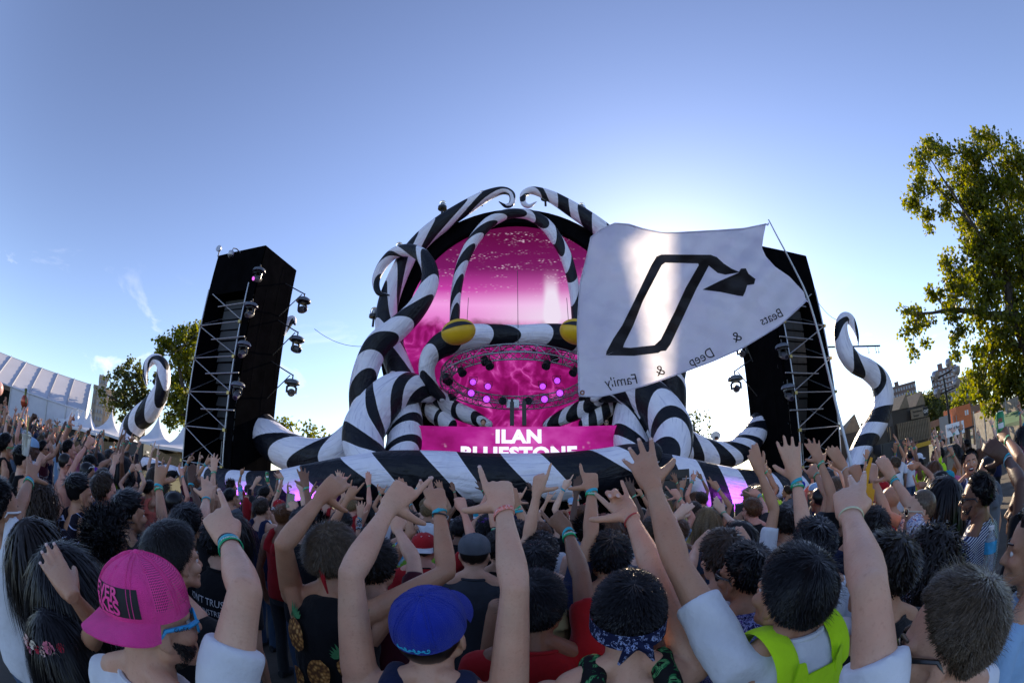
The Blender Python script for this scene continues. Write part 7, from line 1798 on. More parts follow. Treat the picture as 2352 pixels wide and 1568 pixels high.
def wrap_text(body, size, m, dome, el, az0, root, k, out=0.0025, sx=1.0, name='lettering', flip=1):
    """print lettering round a cap: x runs along the azimuth, y along the elevation"""
    fc = bpy.data.curves.new('t', 'FONT'); fc.body = body; fc.size = size; fc.align_x = 'CENTER'; fc.align_y = 'CENTER'; fc.resolution_u = 3; fc.offset = 0.0009
    tmp = bpy.data.objects.new('tmp', fc); COL.objects.link(tmp)
    me = bpy.data.meshes.new_from_object(tmp.evaluated_get(bpy.context.evaluated_depsgraph_get())); bpy.data.objects.remove(tmp)
    for v in me.vertices: v.co = dome(el + v.co.y / 0.095, az0 + flip * sx * v.co.x / 0.095, out)
    me.materials.clear(); me.materials.append(m); me.name = name
    return link(name, me, root)

# ---- the pink trucker cap
p_pink = person('man in backward hot pink trucker cap and bright blue sunglasses, arm bent up', (346, 1416), r=1.02, hyaw=22, hpitch=6, tone='fair', hair=('buzz', 'dark'), shirt='white', pants='denim', q=0, beard=True, face=True,
    specs=(M_blueframe, M_bluelens), capspec=dict(colour='hotpink', back=True, style='trucker', twist=30),
    arms=[a('R', (572, 1322), (524, 1240), (494, 1180), 'point', 1, bands='btg')])
cp, dm, k_ = p_pink['cap'], p_pink['dome'], p_pink['k']
b = MB(); b.grid([[dm(el, az, 0.0012) for el in np.linspace(0.02, 0.56, 6)] for az in np.linspace(-0.72, 0.72, 17)]); pt = b.build('patch', mat('black_patch', (0.012, 0.012, 0.014), 0.7), cp)
wrap_text('EVER', 0.034, mat('pink_print', CLOTH['hotpink'], 0.6), dm, 0.40, -0.12, pt, k_, 0.003, flip=1)
wrap_text('AKES', 0.034, MATS['pink_print'], dm, 0.16, -0.12, pt, k_, 0.003, flip=1)
H_ = p_pink['H']; 
t_me = text('GLoFX', 0.012, M_ink, p_pink['root'], (0, 0, 0), rot=Matrix.LocRotScale(H_(0.0895 * k_, 0.035 * k_, 0.0040 * k_), (H_.m @ Matrix(((0, 0, 1), (1, 0, 0), (0, 1, 0)))).to_quaternion(), None), extrude=0.0004)

# ---- the royal blue cap and its two arms
p_blue = person('person in royal blue baseball cap at the bottom, forming a triangle with both hands', (990, 1450), r=1.19, yaw=2, hyaw=8, hpitch=24, tone='fair', hair=('buzz', 'dark'), shirt='navy', top='tank', q=0, capspec=dict(colour='royal'),
    arms=[a('L', (806, 1318, False), (893, 1168), (935, 1118), 'L', 1, ll=1.04), a('R', (1183, 1352, False), (1156, 1168), (1142, 1110), 'L', -1, bands='o', ll=1.04)], width=1.05)
wrap_text('Los Ángeles', 0.017, mat('cyan_thread', (0.03, 0.42, 0.62), 0.5), p_blue['dome'], -0.02, math.pi + 0.1, p_blue['cap'], 1, 0.002, flip=-1) if 0 else None
dm = p_blue['dome']
b = MB(); b.tube([dm(0.03 + 0.055 * math.sin(t * 1.9) * (0.6 + 0.5 * math.sin(t * 0.83)), math.pi + 0.42 * (t / 12 - 1) + 0.05 * math.sin(t * 1.9 + 1.3), 0.002) for t in np.linspace(0, 24, 170)], 0.0016, 5); b.build('script_lettering', mat('cyan_thread', (0.03, 0.42, 0.62), 0.5), p_blue['cap'])

# ---- pineapple vest
p_pine = person('brown haired man in black pineapple print vest with both hands raised', (768, 1282), r=1.85, hyaw=6, tone='tan', hair=('messy', 'light'), top='sleeveless', shirt='black', q=0, face=False,
    arms=[a('L', (651, 1250, False), (738, 1142), (775, 1108), 'C', 1), a('R', (1040, 1304, True), (1008, 1166), (997, 1125), 'two', -1, bands='tb')])
# bandana and the fruit printed on the vest, sewn patches that follow the cloth
Hh, k_ = p_pine['H'], p_pine['k']
b = MB(); b.grid([[Hh(0.086 * math.sin(t) * k_, (-0.01 + 0.104 * math.cos(t)) * k_, z * k_) for z in (-0.015, 0.0, 0.015)] for t in np.linspace(0, 2 * math.pi, 41)]); b.build('headband', cloth('red'), p_pine['root'])
b = MB(); b.tube([Hh(0.01 * k_, -0.112 * k_, -0.01 * k_), Hh(0.03 * k_, -0.13 * k_, -0.05 * k_), Hh(0.035 * k_, -0.12 * k_, -0.10 * k_)], [0.012, 0.009, 0.004], 6); b.build('headband_knot', cloth('red'), p_pine['root'])
def pine_mat():
    def f(N, L, v):
        n = N.new('ShaderNodeTexVoronoi'); n.inputs['Scale'].default_value = 58; L.new(v, n.inputs['Vector'])
        r = ramp(N, [(0.0, (0.75, 0.52, 0.20)), (0.3, (0.48, 0.22, 0.06)), (0.62, (0.12, 0.05, 0.02))]); L.new(n.outputs['Distance'], r.inputs[0]); return r.outputs[0]
    return print_mat('pineapple_print', f)
M_frond = mat('frond_print', (0.05, 0.22, 0.08), 0.8, var=0.4, vscale=50)
def back_point(P, x, z, out):
    L3, k = P['L3'], P['k']
    z_ = [0.86, 1.0, 1.10, 1.22, 1.32, 1.40]; rx = np.interp(z, z_, [0.172, 0.176, 0.164, 0.168, 0.176, 0.155]); ry = np.interp(z, z_, [0.128, 0.130, 0.120, 0.124, 0.126, 0.110])
    y = -ry * math.sqrt(max(0.02, 1 - (x / rx) ** 2)) - out
    return L3(x, y, z)
def pineapple(P, x, z, s, tilt=0.0, root=None):
    ct, st_ = math.cos(tilt), math.sin(tilt)
    def q(u, v, o=0.012): o += 0.013; return back_point(P, max(-0.165, min(0.165, x + (u * ct - v * st_) * s)), z + (u * st_ + v * ct) * s, o)
    b = MB(); rows = []
    for i in range(9):
        t = -1 + 2 * i / 8; w_ = 0.62 * math.sqrt(max(0, 1 - t * t)) ** 0.8
        rows.append([q(-w_ + 2 * w_ * j / 6, t * 0.9, 0.012 + 0.004 * (1 - t * t)) for j in range(7)])
    b.grid(rows); o = b.build('fruit_print', pine_mat(), P['root'])
    b = MB()
    for a_ in np.linspace(-1.1, 1.1, 9):
        ln = 0.95 - 0.3 * abs(a_); base = (0.22 * a_, 0.85); tip = (math.sin(a_) * ln * 1.1, 0.85 + math.cos(a_) * ln); nx, ny = math.cos(a_) * 0.10, -math.sin(a_) * 0.10
        mid = ((base[0] + tip[0]) / 2, (base[1] + tip[1]) / 2)
        b.add([q(*base, 0.013), q(mid[0] + nx, mid[1] + ny, 0.014), q(*tip, 0.014), q(mid[0] - nx, mid[1] - ny, 0.014)], [(0, 1, 2, 3)])
    b.build('frond_print', M_frond, o)
for x, z, s, t in ((-0.105, 1.315, 0.075, 0.15), (0.12, 1.37, 0.055, -0.5), (-0.01, 1.18, 0.075, 2.9), (0.11, 1.22, 0.065, 0.4), (-0.12, 1.12, 0.06, 3.0), (0.05, 1.03, 0.07, 0.2)): pineapple(p_pine, x, z, s, t)

# ---- blue bandana, leaf print vest
p_band = person('black haired man with dark paisley bandana and palm leaf vest, hand signing above', (1441, 1414), r=1.22, yaw=3, tone='fair', hair=('crop', 'black'), top='tank', shirt='leafprint', q=0,
    arms=[a('R', (1508, 1322, True), (1449, 1188), (1420, 1150), 'ily', -1, back=False, bands='r')])
Hh, k_ = p_band['H'], p_band['k']
b = MB(); b.grid([[Hh(0.0945 * math.sin(t) * k_, (-0.012 + 0.113 * math.cos(t)) * k_, (z + 0.018 * math.cos(t) - 0.004) * k_) for z in (-0.020, -0.010, 0.0, 0.010, 0.020)] for t in np.linspace(0, 2 * math.pi, 49)]); b.build('bandana', m_bandana(), p_band['root'])
b = MB()
for sx in (-1, 1): b.tube([Hh(0.0, -0.128 * k_, -0.022 * k_), Hh(sx * 0.025 * k_, -0.14 * k_, -0.035 * k_), Hh(sx * 0.04 * k_, -0.135 * k_, -0.07 * k_)], [0.011, 0.013, 0.004], 6)
b.ell(Hh(0, -0.128 * k_, -0.022 * k_), 0.013, 0.012, 0.012); b.build('bandana_knot', m_bandana(), p_band['root'])

# ---- white tee and neon vest
p_neon = person('black bowl haired man in white tee and neon yellow hydration vest, palm raised', (1815, 1364), r=1.27, yaw=-6, hyaw=-6, hpitch=16, sink=0.075, tone='tan', hair=('bowl', 'black'), shirt='white', q=0, face=True,
    arms=[a('L', (1556, 1296, True), (1497, 1113), (1476, 1060), 'open', 1, ll=1.05)])
L3, k_ = p_neon['L3'], p_neon['k']
b = MB(); rows = []
for i in range(15):
    z = 1.00 + 0.44 * i / 14; w_ = np.interp(z, [1.0, 1.2, 1.36, 1.44], [0.135, 0.120, 0.085, 0.072]); row = []
    for j in range(11):
        x = -w_ + 2 * w_ * j / 10
        if z > 1.36 and abs(x) < 0.045: row.append(back_point(p_neon, 0.045 * (1 if x > 0 else -1), min(z, 1.40), 0.020))
        else: row.append(back_point(p_neon, x, min(z, 1.40), 0.024) + Vector((0, 0, max(0, z - 1.40) * k_)))
    rows.append(row)
b.grid(rows); b.grid([[p - p_neon['T'].d(0, -0.006, 0) for p in r_] for r_ in rows]); vest = b.build('hydration_vest', cloth('neon'), p_neon['root'])
b = MB(); b.tube([back_point(p_neon, -0.01 + 0.012 * math.sin(t), 1.33 - 0.035 * (1 - math.cos(t)), 0.032) for t in np.linspace(0, 2 * math.pi, 15)], 0.0028, 6); b.build('hang_loop', cloth('black'), vest)
for sx in (-1, 1):
    pa = smooth_path([(sx * 0.085, -0.112, 1.36, 0), (sx * 0.088, -0.095, 1.44, 0), (sx * 0.092, -0.045, 1.492, 0), (sx * 0.096, 0.02, 1.505, 0), (sx * 0.10, 0.09, 1.45, 0), (sx * 0.10, 0.13, 1.34, 0)], 18)
    P_ = [L3(*p[:3]) for p in pa]; X_ = p_neon['T'].d(1, 0, 0); b = MB()
    eloft(b, [(p, X_, (P_[min(i + 1, 17)] - P_[max(i - 1, 0)]).normalized().cross(X_), 0.034 * k_, 0.007 * k_) for i, p in enumerate(P_)], 12); b.build('strap', cloth('neon'), vest)
TT = p_neon['T']; pz = back_point(p_neon, 0.055, 1.14, 0.034)
text('CAM', 0.075, M_ink, vest, (0, 0, 0), rot=Matrix.LocRotScale(pz, (Matrix.Rotation(-math.atan2(TT.d(0, 1, 0).x, TT.d(0, 1, 0).y), 3, 'Z') @ Matrix.Rotation(R(90), 3, 'X') @ Matrix.Rotation(R(-90), 3, 'Z')).to_quaternion(), None), extrude=0.001)

# ---- the man at the bottom right corner
p_corner = person('man with short brown-grey hair and black sunglasses filling the bottom right corner', (2172, 1474), r=0.92, hyaw=-26, hpitch=4, sink=0.05, tone='fair', hair=('spiky', 'light'), shirt='white', q=0, face=True, specs=(M_blackframe, M_darklens),
    arms=[a('L', (1997, 1345, True), (1953, 1180), (1950, 1125), 'two', 1, bands='y', ll=1.08)])
b = MB(); E1 = p_corner['ends']['L']

# ---- second row
p_grey = person('man seen from behind in grey fitted cap and charcoal tee', (1090, 1272), r=2.65, tone='fair', hair=('buzz', 'dark'), shirt='charcoal', capspec=dict(colour='grey'), q=1, arms=[])
person('man with dark faded hair in bright tie-dye tee', (938, 1206), r=4.18, tone='fair', hair=('fade', 'dark'), shirt='tiedye', q=1, hyaw=14)
person('person in maroon tee with white sleeve print raising a pale fist', (862, 1300), r=1.99, tone='fair', hair=('short', 'dark'), shirt='maroon', q=1, arms=[a('R', (951, 1286, True), (913, 1216), (910, 1180), 'fist', 1)])
person('person in dark blue cap and white-navy jersey beside the pineapple vest', (787, 1206), r=4.18, tone='fair', hair=('short', 'dark'), shirt='jersey', capspec=dict(colour='slate', back=True), q=1)
person('person whose arm is stacked with black and white beads, open hand up', (735, 1205), r=4.80, tone='fair', hair=('bun', 'black'), sex='f', shirt='black', q=1, arms=[a('R', (842, 1240, True), (829, 1160), (831, 1110), 'open', 1, bands='tkkk')])
person('black haired person in red rimmed beanie before the dark stage front', (1058, 1217), r=4.22, tone='brown', hair=('crop', 'black'), shirt='black', q=1)
person('person in purple cap with lime band on a bent arm', (1122, 1216), r=3.88, tone='tan', hair=('short', 'black'), shirt='black', capspec=dict(colour='purple'), q=1, arms=[a('L', (1082, 1212), (1116, 1176), (1138, 1160), 'loose', -1, bands='l')])
person('person behind the thick raised arm, hand with stacked blue and green bands', (1150, 1262), r=2.89, tone='fair', hair=('short', 'dark'), shirt='black', q=1, arms=[a('L', (1141, 1275), (1137, 1212), (1135, 1180), 'loose', 1, bands='bgtw')])
person('person with a dark bare arm and green band up beside the coral wristband', (1190, 1240), r=3.08, tone='tan', hair=('short', 'black'), shirt='black', q=1, arms=[a('R', (1220, 1240), (1183, 1155), (1172, 1120), 'loose', -1, bands='gt')])
person('navy sleeved person making an L shape with finger and thumb, hair black', (1240, 1272), r=2.69, tone='fair', hair=('short', 'black'), shirt='navy', q=1, arms=[a('L', (1227, 1200), (1236, 1118), (1243, 1090), 'L', 1)])
person('black haired man in straw yellow tank top', (1232, 1300), r=2.32, tone='olive', hair=('short', 'black'), top='tank', shirt='straw', q=1, hyaw=10)
person('navy tee person with two fingers up and turquoise band at the wrist', (1398, 1282), r=2.22, tone='tan', hair=('short', 'black'), shirt='navy', q=1, arms=[a('L', (1366, 1205), (1359, 1122), (1354, 1088), 'L', -1, bands='tg')])
person('brown skinned person in red tee and sunglasses pointing left, green band on wrist', (1232, 1395), r=1.53, tone='brown', hair=('short', 'black'), shirt='red', q=0, hyaw=18, specs=(M_blackframe, M_darklens), arms=[a('R', (1335, 1322, True), (1303, 1220), (1272, 1185), 'point', -1, bands='tg', edge=-35)])
h_film = person('white tee man seen from behind filming with a black phone held sideways', (1655, 1283), r=2.09, tone='fair', hair=('messy', 'brown'), shirt='white', q=1, arms=[a('L', (1580, 1310), (1600, 1258), (1636, 1228), 'grip', 1, bands=''), a('R', (1745, 1290), (1717, 1250), (1690, 1216), 'grip', -1, bands='t')])
person('man with thick black hair and glasses in blue paisley shirt', (1706, 1322), r=1.79, tone='olive', hair=('short', 'black'), shirt='paisley', q=1, hyaw=-22, specs=(M_blackframe, M_clearlens))
person('red-haired man in black tee pointing left with teal bands', (1726, 1172), r=4.48, tone='ruddy', hair=('crop', 'red'), shirt='black', q=1, arms=[a('R', (1757, 1175), (1744, 1137), (1722, 1124), 'point', -1, bands='tg')])
person('person hidden behind the phone, slack hand with two bands raised left', (1700, 1230), r=3.68, tone='pale', hair=('long', 'dark'), sex='f', shirt='black', q=1, arms=[a('L', (1692, 1212), (1661, 1176), (1638, 1146), 'loose', 1, bands='g')])
person('person with a limp pale hand raised next to the black wedge speaker', (1500, 1230), r=3.11, tone='pale', hair=('short', 'brown'), shirt='slate', q=1, arms=[a('R', (1535, 1225), (1550, 1190), (1572, 1168), 'loose', 1)])
person('man with sun-rimmed hairy forearm raised before the right tower', (1800, 1205), r=3.08, tone='tan', hair=('short', 'dark'), shirt='white', q=1, arms=[a('L', (1781, 1160), (1743, 1078), (1732, 1046), 'loose', 1)])
person('person behind the neon vest with a big spread palm and green and teal bands', (1862, 1258), r=2.02, tone='fair', hair=('short', 'black'), shirt='white', q=1, arms=[a('L', (1848, 1225), (1828, 1100), (1817, 1045), 'open', -1, bands='tg')])
person('buzz cut man in purple tee beside the spread palm', (1881, 1148), r=4.49, tone='brown', hair=('buzz', 'black'), shirt='purple', q=1, hyaw=12)
person('black haired woman in striped white top right of the spread palm', (1893, 1218), r=3.38, tone='tan', hair=('long', 'black'), sex='f', shirt='striped', q=1)
p_pole = person('person holding up the thin flag pole with one raised fist', (2000, 1215), r=2.75, tone='tan', hair=('short', 'dark'), shirt='grey', q=1, arms=[a('L', (1990, 1185), (1975, 1105), (1960, 1068), 'fist', -1, bands='tg')])
person('person with a slack raised hand just left of the flag pole', (1935, 1170), r=3.37, tone='tan', hair=('short', 'black'), shirt='black', q=1, arms=[a('L', (1912, 1115), (1884, 1060), (1872, 1032), 'open', -1, bands='g')])
person('person with fingers spread flat against the flag pole', (1960, 1190), r=3.03, tone='tan', hair=('short', 'black'), shirt='navy', q=1, arms=[a('R', (1955, 1135), (1940, 1075), (1920, 1045), 'flat', -1, bands='w')])
person('person pointing with a small hand and green band below the right tower', (1915, 1170), r=3.41, tone='tan', hair=('crop', 'dark'), shirt='charcoal', q=1, arms=[a('L', (1905, 1120), (1874, 1090), (1861, 1076), 'point', -1, bands='g')])
person('man in white floral doodle shirt and cream sunglasses, triangle tattoo on raised forearm', (2112, 1172), r=2.81, yaw=-38, hyaw=-10, hpitch=10, tone='fair', hair=('buzz', 'light'), shirt='floral', q=1, face=True, specs=(M_creamframe, M_darklens), arms=[a('L', (2088, 1158), (2050, 1098), (2028, 1060), 'C', -1, bands='gt'), a('R', (1992, 1160, True), (2006, 1100), (2004, 1068), 'grip', -1)])
person('black haired person with a tall pale forearm, one finger up', (2168, 1140), r=3.24, tone='olive', hair=('long', 'black'), shirt='slate', q=1, arms=[a('L', (2160, 1212), (2118, 1128), (2106, 1080), 'L', -1, back=False)])
h_stripe = person('dark haired man in glasses and navy-white striped tee', (2243, 1140), r=2.69, tone='brown', hair=('short', 'black'), shirt='striped', q=1, hyaw=-15, beard=True, specs=(M_blackframe, M_clearlens, 0.0, 1), face=True)
person('smiling dark haired man turned to face the camera in a navy and white shirt', (2229, 1062), r=5.06, yaw=-118, hyaw=-8, tone='tan', hair=('short', 'black'), shirt='jersey', q=1, face=True, smile=True)
person('man with sunglasses in grey tank behind the striped tee', (2266, 1080), r=4.36, tone='tan', hair=('buzz', 'black'), top='tank', shirt='grey', q=1, specs=(M_blackframe, M_darklens), face=True)
person('dark skinned person at the right edge, big hand with teal and white bands', (2352, 1165), r=2.24, tone='dark', hair=('short', 'black'), shirt='black', q=1, arms=[a('L', (2345, 1108), (2312, 1052), (2275, 1022), 'claw', -1, bands='tw')])
h_can3 = person('person at the far right holding a green beer can aloft', (2370, 1090), r=2.85, tone='brown', hair=('short', 'black'), shirt='green', q=1, arms=[a('L', (2342, 1050), (2312, 1008), (2301, 988), 'grip', -1, bands='g')])
person('curly dark haired person low in the right foreground behind the corner man', (2140, 1275), r=2.11, tone='tan', hair=('curly', 'dark'), sex='f', shirt='black', q=1)
person('person in black top with yellow piped backpack, brown hair', (2022, 1322), r=1.43, tone='tan', hair=('short', 'dark'), shirt='black', q=1, hyaw=-20)
person('person at the right edge in pale blue tee below the dark hand', (2368, 1255), r=1.55, tone='tan', hair=('short', 'dark'), shirt='sky', q=1, hyaw=-20, face=True)
person('person in bright red hooded top right of the flag pole', (2043, 1148), r=3.91, tone='tan', hair=None, shirt='red', q=1)
person('woman bending her bare arm over her head near the tan bin', (2160, 1108), r=5.19, tone='tan', hair=('long', 'black'), sex='f', shirt='maroon', q=1, arms=[a('L', (2128, 1058), (2112, 1066), (2092, 1074), 'loose', -1)])
person('person in white tee standing with his back turned by the right black speaker', (2090, 1048), r=13.00, tone='brown', hair=('crop', 'black'), shirt='white', q=1, yaw=20)

# ---- left foreground
h_beard = person('bearded man in white tee and white glasses at the left edge holding a can', (8, 1168), r=2.25, tone='olive', hair=('short', 'black'), shirt='white', q=1, beard=True, face=True, specs=(M_whiteframe, M_darklens), arms=[a('R', (48, 1160, True), (70, 1100), (76, 1068), 'ily', 1, bands='rtg'), a('L', (18, 1410), (42, 1352), (40, 1318), 'grip', 1, back=True, bands='tg', hi=0)])
person('woman with long curly brown hair and dark sunglasses near the left edge', (90, 1148), r=3.29, tone='tan', hair=('curly', 'brown'), sex='f', top='strap', shirt='black', q=1, face=True, specs=(M_blackframe, M_darklens))
person('shirtless man with shaved head and one arm stretched up', (152, 1066), r=5.57, tone='ruddy', hair=('buzz', 'dark'), top='none', shirt='black', q=1, face=True, specs=(M_blackframe, M_clearlens), arms=[a('R', (176, 1058), (197, 1027), (212, 1006), 'claw', 1, bands='b'), a('L', (128, 1120), (136, 1165), (138, 1190), 'loose', 1, hi=0, bands='w')])
person('man with faded hair and trimmed beard in black tank near the left edge', (54, 1060), r=4.20, tone='fair', hair=('fade', 'black'), top='tank', shirt='black', q=1, beard=True, face=True, arms=[a('R', (74, 1085), (88, 1062), (100, 1045), 'point', 1)])
person('man in green framed sunglasses and black top at the left edge', (16, 1026), r=5.24, tone='tan', hair=('short', 'black'), top='tank', shirt='black', q=1, face=True, specs=(M_greenframe, M_darklens))
person('man in dark visor cap and sunglasses pointing at the stage', (101, 1030), r=8.06, tone='tan', hair=('short', 'black'), top='tank', shirt='maroon', q=1, face=True, specs=(M_blackframe, M_darklens), arms=[a('R', (124, 1045), (141, 1010), (152, 992), 'claw', 1, bands='tw')])
person('brown haired person in amber sunglasses, arm up, bands on wrist', (152, 1036), r=8.50, tone='fair', hair=('messy', 'brown'), top='tank', shirt='white', q=1, face=True, specs=(M_blackframe, M_darklens))
person('tattooed man with tall black quiff in a web print black top', (184, 1135), r=3.15, tone='tan', hair=('fade', 'black'), top='tank', shirt='web', q=1, face=True, hyaw=6)
person('ruddy brown haired youth beside the web print top', (243, 1130), r=3.48, tone='ruddy', hair=('messy', 'brown'), shirt='black', q=1, face=True, hyaw=8)
person('shaven headed man with sunglasses pushed up on his head', (203, 1088), r=5.14, tone='tan', hair=('buzz', 'black'), shirt='blue', q=1, face=True, specs=(M_whiteframe, M_darklens, 0.075))
person('man in flat black cap reaching his forearm to the right', (209, 1067), r=6.36, tone='olive', hair=('short', 'black'), shirt='purple', q=1, face=True, capspec=dict(colour='black'), arms=[a('R', (232, 1068), (255, 1055), (266, 1044), 'grip', 1, bands='w')])
person('person with a slim pale forearm raised beside the left black speaker', (240, 1105), r=5.01, tone='fair', hair=('short', 'brown'), shirt='black', q=1, arms=[a('R', (254, 1095), (263, 1062), (268, 1046), 'two', 1)])
person('woman with big black curly afro in white strap top', (255, 1242), r=2.49, tone='brown', hair=('afro', 'black'), sex='f', top='strap', shirt='white', q=1)
person('man with undercut quiff in the left crowd, arm straight up in a horns sign', (300, 1180), r=2.76, tone='tan', hair=('fade', 'black'), shirt='black', q=1, face=True, hyaw=6, arms=[a('R', (374, 1200, True), (364, 1112), (371, 1075), 'ily', 1, bands='tg')])
person('close cropped dark skinned man in red tee lit purple', (405, 1160), r=4.12, tone='dark', hair=('buzz', 'black'), shirt='red', q=1, face=True, hyaw=10, arms=[a('R', (458, 1165), (438, 1110), (440, 1086), 'flat', 1, bands='t')])
h_girl = person('dark haired woman filming with a brown phone held upright', (305, 1118), r=6.06, tone='fair', hair=('bun', 'black'), sex='f', top='strap', shirt='black', q=1, face=True, hyaw=14, specs=(M_blackframe, M_darklens), arms=[a('L', (276, 1112), (300, 1080), (308, 1066), 'grip', 1, bands='t'), a('R', (334, 1104), (322, 1082), (316, 1066), 'grip', -1, bands='wg')])
person('woman in salmon tank top with arms stretched toward the right', (345, 1125), r=6.14, tone='tan', hair=('short', 'black'), sex='f', top='tank', shirt='salmon', q=1, face=True, arms=[a('R', (352, 1128), (380, 1105), (398, 1098), 'claw', 1)])
person('dark haired person right of the pink cap with straight hair over the ears', (403, 1282), r=1.75, tone='fair', hair=('bowl', 'dark'), shirt='black', q=0, hyaw=14)
p_trust = person('long haired person in black tee printed with white and yellow lettering', (512, 1245), r=2.45, tone='fair', hair=('short', 'black'), shirt='black', q=1, arms=[a('L', (450, 1290), (482, 1222), (505, 1205), 'fist', 1, bands='b')])
person('woman with straight dark brown hair behind the lettered black tee', (535, 1215), r=3.70, tone='fair', hair=('long', 'dark'), sex='f', shirt='navy', q=1)
person('black haired person with slack hand and blue band at left of the bottle', (437, 1212), r=2.61, tone='fair', hair=('short', 'black'), shirt='black', q=1, arms=[a('R', (468, 1195), (474, 1145), (478, 1118), 'open', -1, bands='t')])
h_navy = person('man in navy sports jersey filming with a black phone, green band on wrist', (603, 1170), r=5.02, tone='fair', hair=('short', 'brown'), top='tank', shirt='navy', q=1, arms=[a('R', (640, 1212), (608, 1160), (592, 1128), 'grip', -1, bands='g')])
h_bot = person('black haired person raising a clear water bottle with blue label', (531, 1142), r=6.16, tone='tan', hair=('crop', 'black'), shirt='grey', q=1, arms=[a('R', (552, 1185), (541, 1165), (550, 1135), 'grip', 1, bands='wr')])
h_can2 = person('person reaching up to hold a green can against the front tentacle', (610, 1135), r=7.18, tone='fair', hair=('short', 'dark'), shirt='black', q=1, arms=[a('L', (570, 1135), (585, 1112), (597, 1092), 'C', 1), a('R', (640, 1130), (648, 1098), (640, 1088), 'point', -1, bands='g')])
person('woman with silk flower crown over long black hair in the lower left corner', (142, 1470), r=1.6, tone='tan', hair=('long', 'black'), sex='f', top='strap', shirt='black', q=0)
person('woman with long brown hair hanging down her back near the left edge', (82, 1262), r=2.01, tone='tan', hair=('long', 'dark'), sex='f', top='strap', shirt='white', q=1)
person('woman in black strap bra top holding a flat hand up beside her head', (150, 1335), r=1.68, tone='tan', hair=('long', 'black'), sex='f', top='strap', shirt='black', q=0, arms=[a('R', (226, 1440, False), (163, 1362, False), (125, 1300), 'flat', 1)])
h_ph = person('person with phone held up left of the pineapple vest', (702, 1205), r=3.40, tone='fair', hair=('short', 'black'), shirt='black', q=1, arms=[a('L', (690, 1205), (680, 1172), (672, 1152), 'grip', -1)])
# lettering on the black tee
for body_, sz, x, z in (("DON'T TRUST", 0.052, 0.0, 1.32), ('THE MAINSTREAM', 0.042, 0.0, 1.265), ('SIGMA PHI', 0.05, 0.02, 1.16)):
    fc = bpy.data.curves.new('t', 'FONT'); fc.body = body_; fc.size = sz; fc.align_x = 'CENTER'; fc.align_y = 'CENTER'; fc.resolution_u = 2
    tmp = bpy.data.objects.new('tmp', fc); COL.objects.link(tmp); me = bpy.data.meshes.new_from_object(tmp.evaluated_get(bpy.context.evaluated_depsgraph_get())); bpy.data.objects.remove(tmp)
    for v in me.vertices: v.co = back_point(p_trust, x + max(-0.16, min(0.16, v.co.x * 0.86)), z + v.co.y, 0.024)
    me.materials.clear(); me.materials.append(cloth('white') if 'SIGMA' not in body_ else cloth('navy')); me.name = 'lettering'; link('lettering', me, p_trust['root'])
for (x0, x1, z0, z1, o_, c_) in ((-0.10, 0.13, 1.10, 1.225, 0.019, 'yellow'), (-0.09, 0.12, 1.11, 1.205, 0.0215, 'white')):
    b = MB(); b.grid([[back_point(p_trust, x, z, o_) for x in np.linspace(x0, x1, 9)] for z in np.linspace(z0, z1, 5)]); b.build('print_panel', cloth(c_), p_trust['root'])
# flower crown on the woman in the corner
def last_person(word):
    for o in COL.objects:
        if o.get('label') and word in o['label']: return o
fc_root = last_person('flower crown'); fp = PR(142, 1470, 1.6)
FH = Frame(fp, 0.0)
pal = [mat('petal_' + n, c, 0.7, var=0.15, vscale=90) for n, c in (('pink', (0.66, 0.20, 0.28)), ('blush', (0.72, 0.50, 0.44)), ('red', (0.50, 0.03, 0.06)), ('cream', (0.70, 0.62, 0.50)))]
kf = fp.z / 1.64
for i in range(15):
    t = R(95) + R(10.5) * i; c = FH(0.128 * math.sin(t) * kf, (-0.01 + 0.148 * math.cos(t)) * kf, (0.030 - 0.0045 * i + 0.012 * math.sin(3.7 * i)) * kf); out = (c - fp).normalized()
    b = MB(); s1 = out.orthogonal().normalized(); s2 = out.cross(s1); rr_ = 0.020 + 0.005 * math.sin(i * 5)
    for ring in range(2):
        for j in range(6):
            aa = 2 * math.pi * j / 6 + i + ring * 0.5; v = s1 * math.cos(aa) + s2 * math.sin(aa); w_ = out.cross(v); r2_ = rr_ * (1.0 if ring == 0 else 0.62); up_ = out * (0.006 + 0.007 * ring)
            b.add([c + up_ * 0.5, c + v * r2_ * 0.45 + w_ * r2_ * 0.5 + up_, c + v * r2_ * 0.95 + w_ * r2_ * 0.32 + up_ * 1.6, c + v * r2_ * 0.95 - w_ * r2_ * 0.32 + up_ * 1.6, c + v * r2_ * 0.45 - w_ * r2_ * 0.5 + up_], [(0, 1, 2, 3, 4)])
    b.ell(c + out * 0.010, 0.005, 0.005, 0.005, 8, 5); b.build('flower', pal[i % 4], fc_root)['kind'] = 'stuff'
# second row straps, triangle tattoo
M_tattoo = mat('tattoo_ink', (0.05, 0.045, 0.05), 0.6)

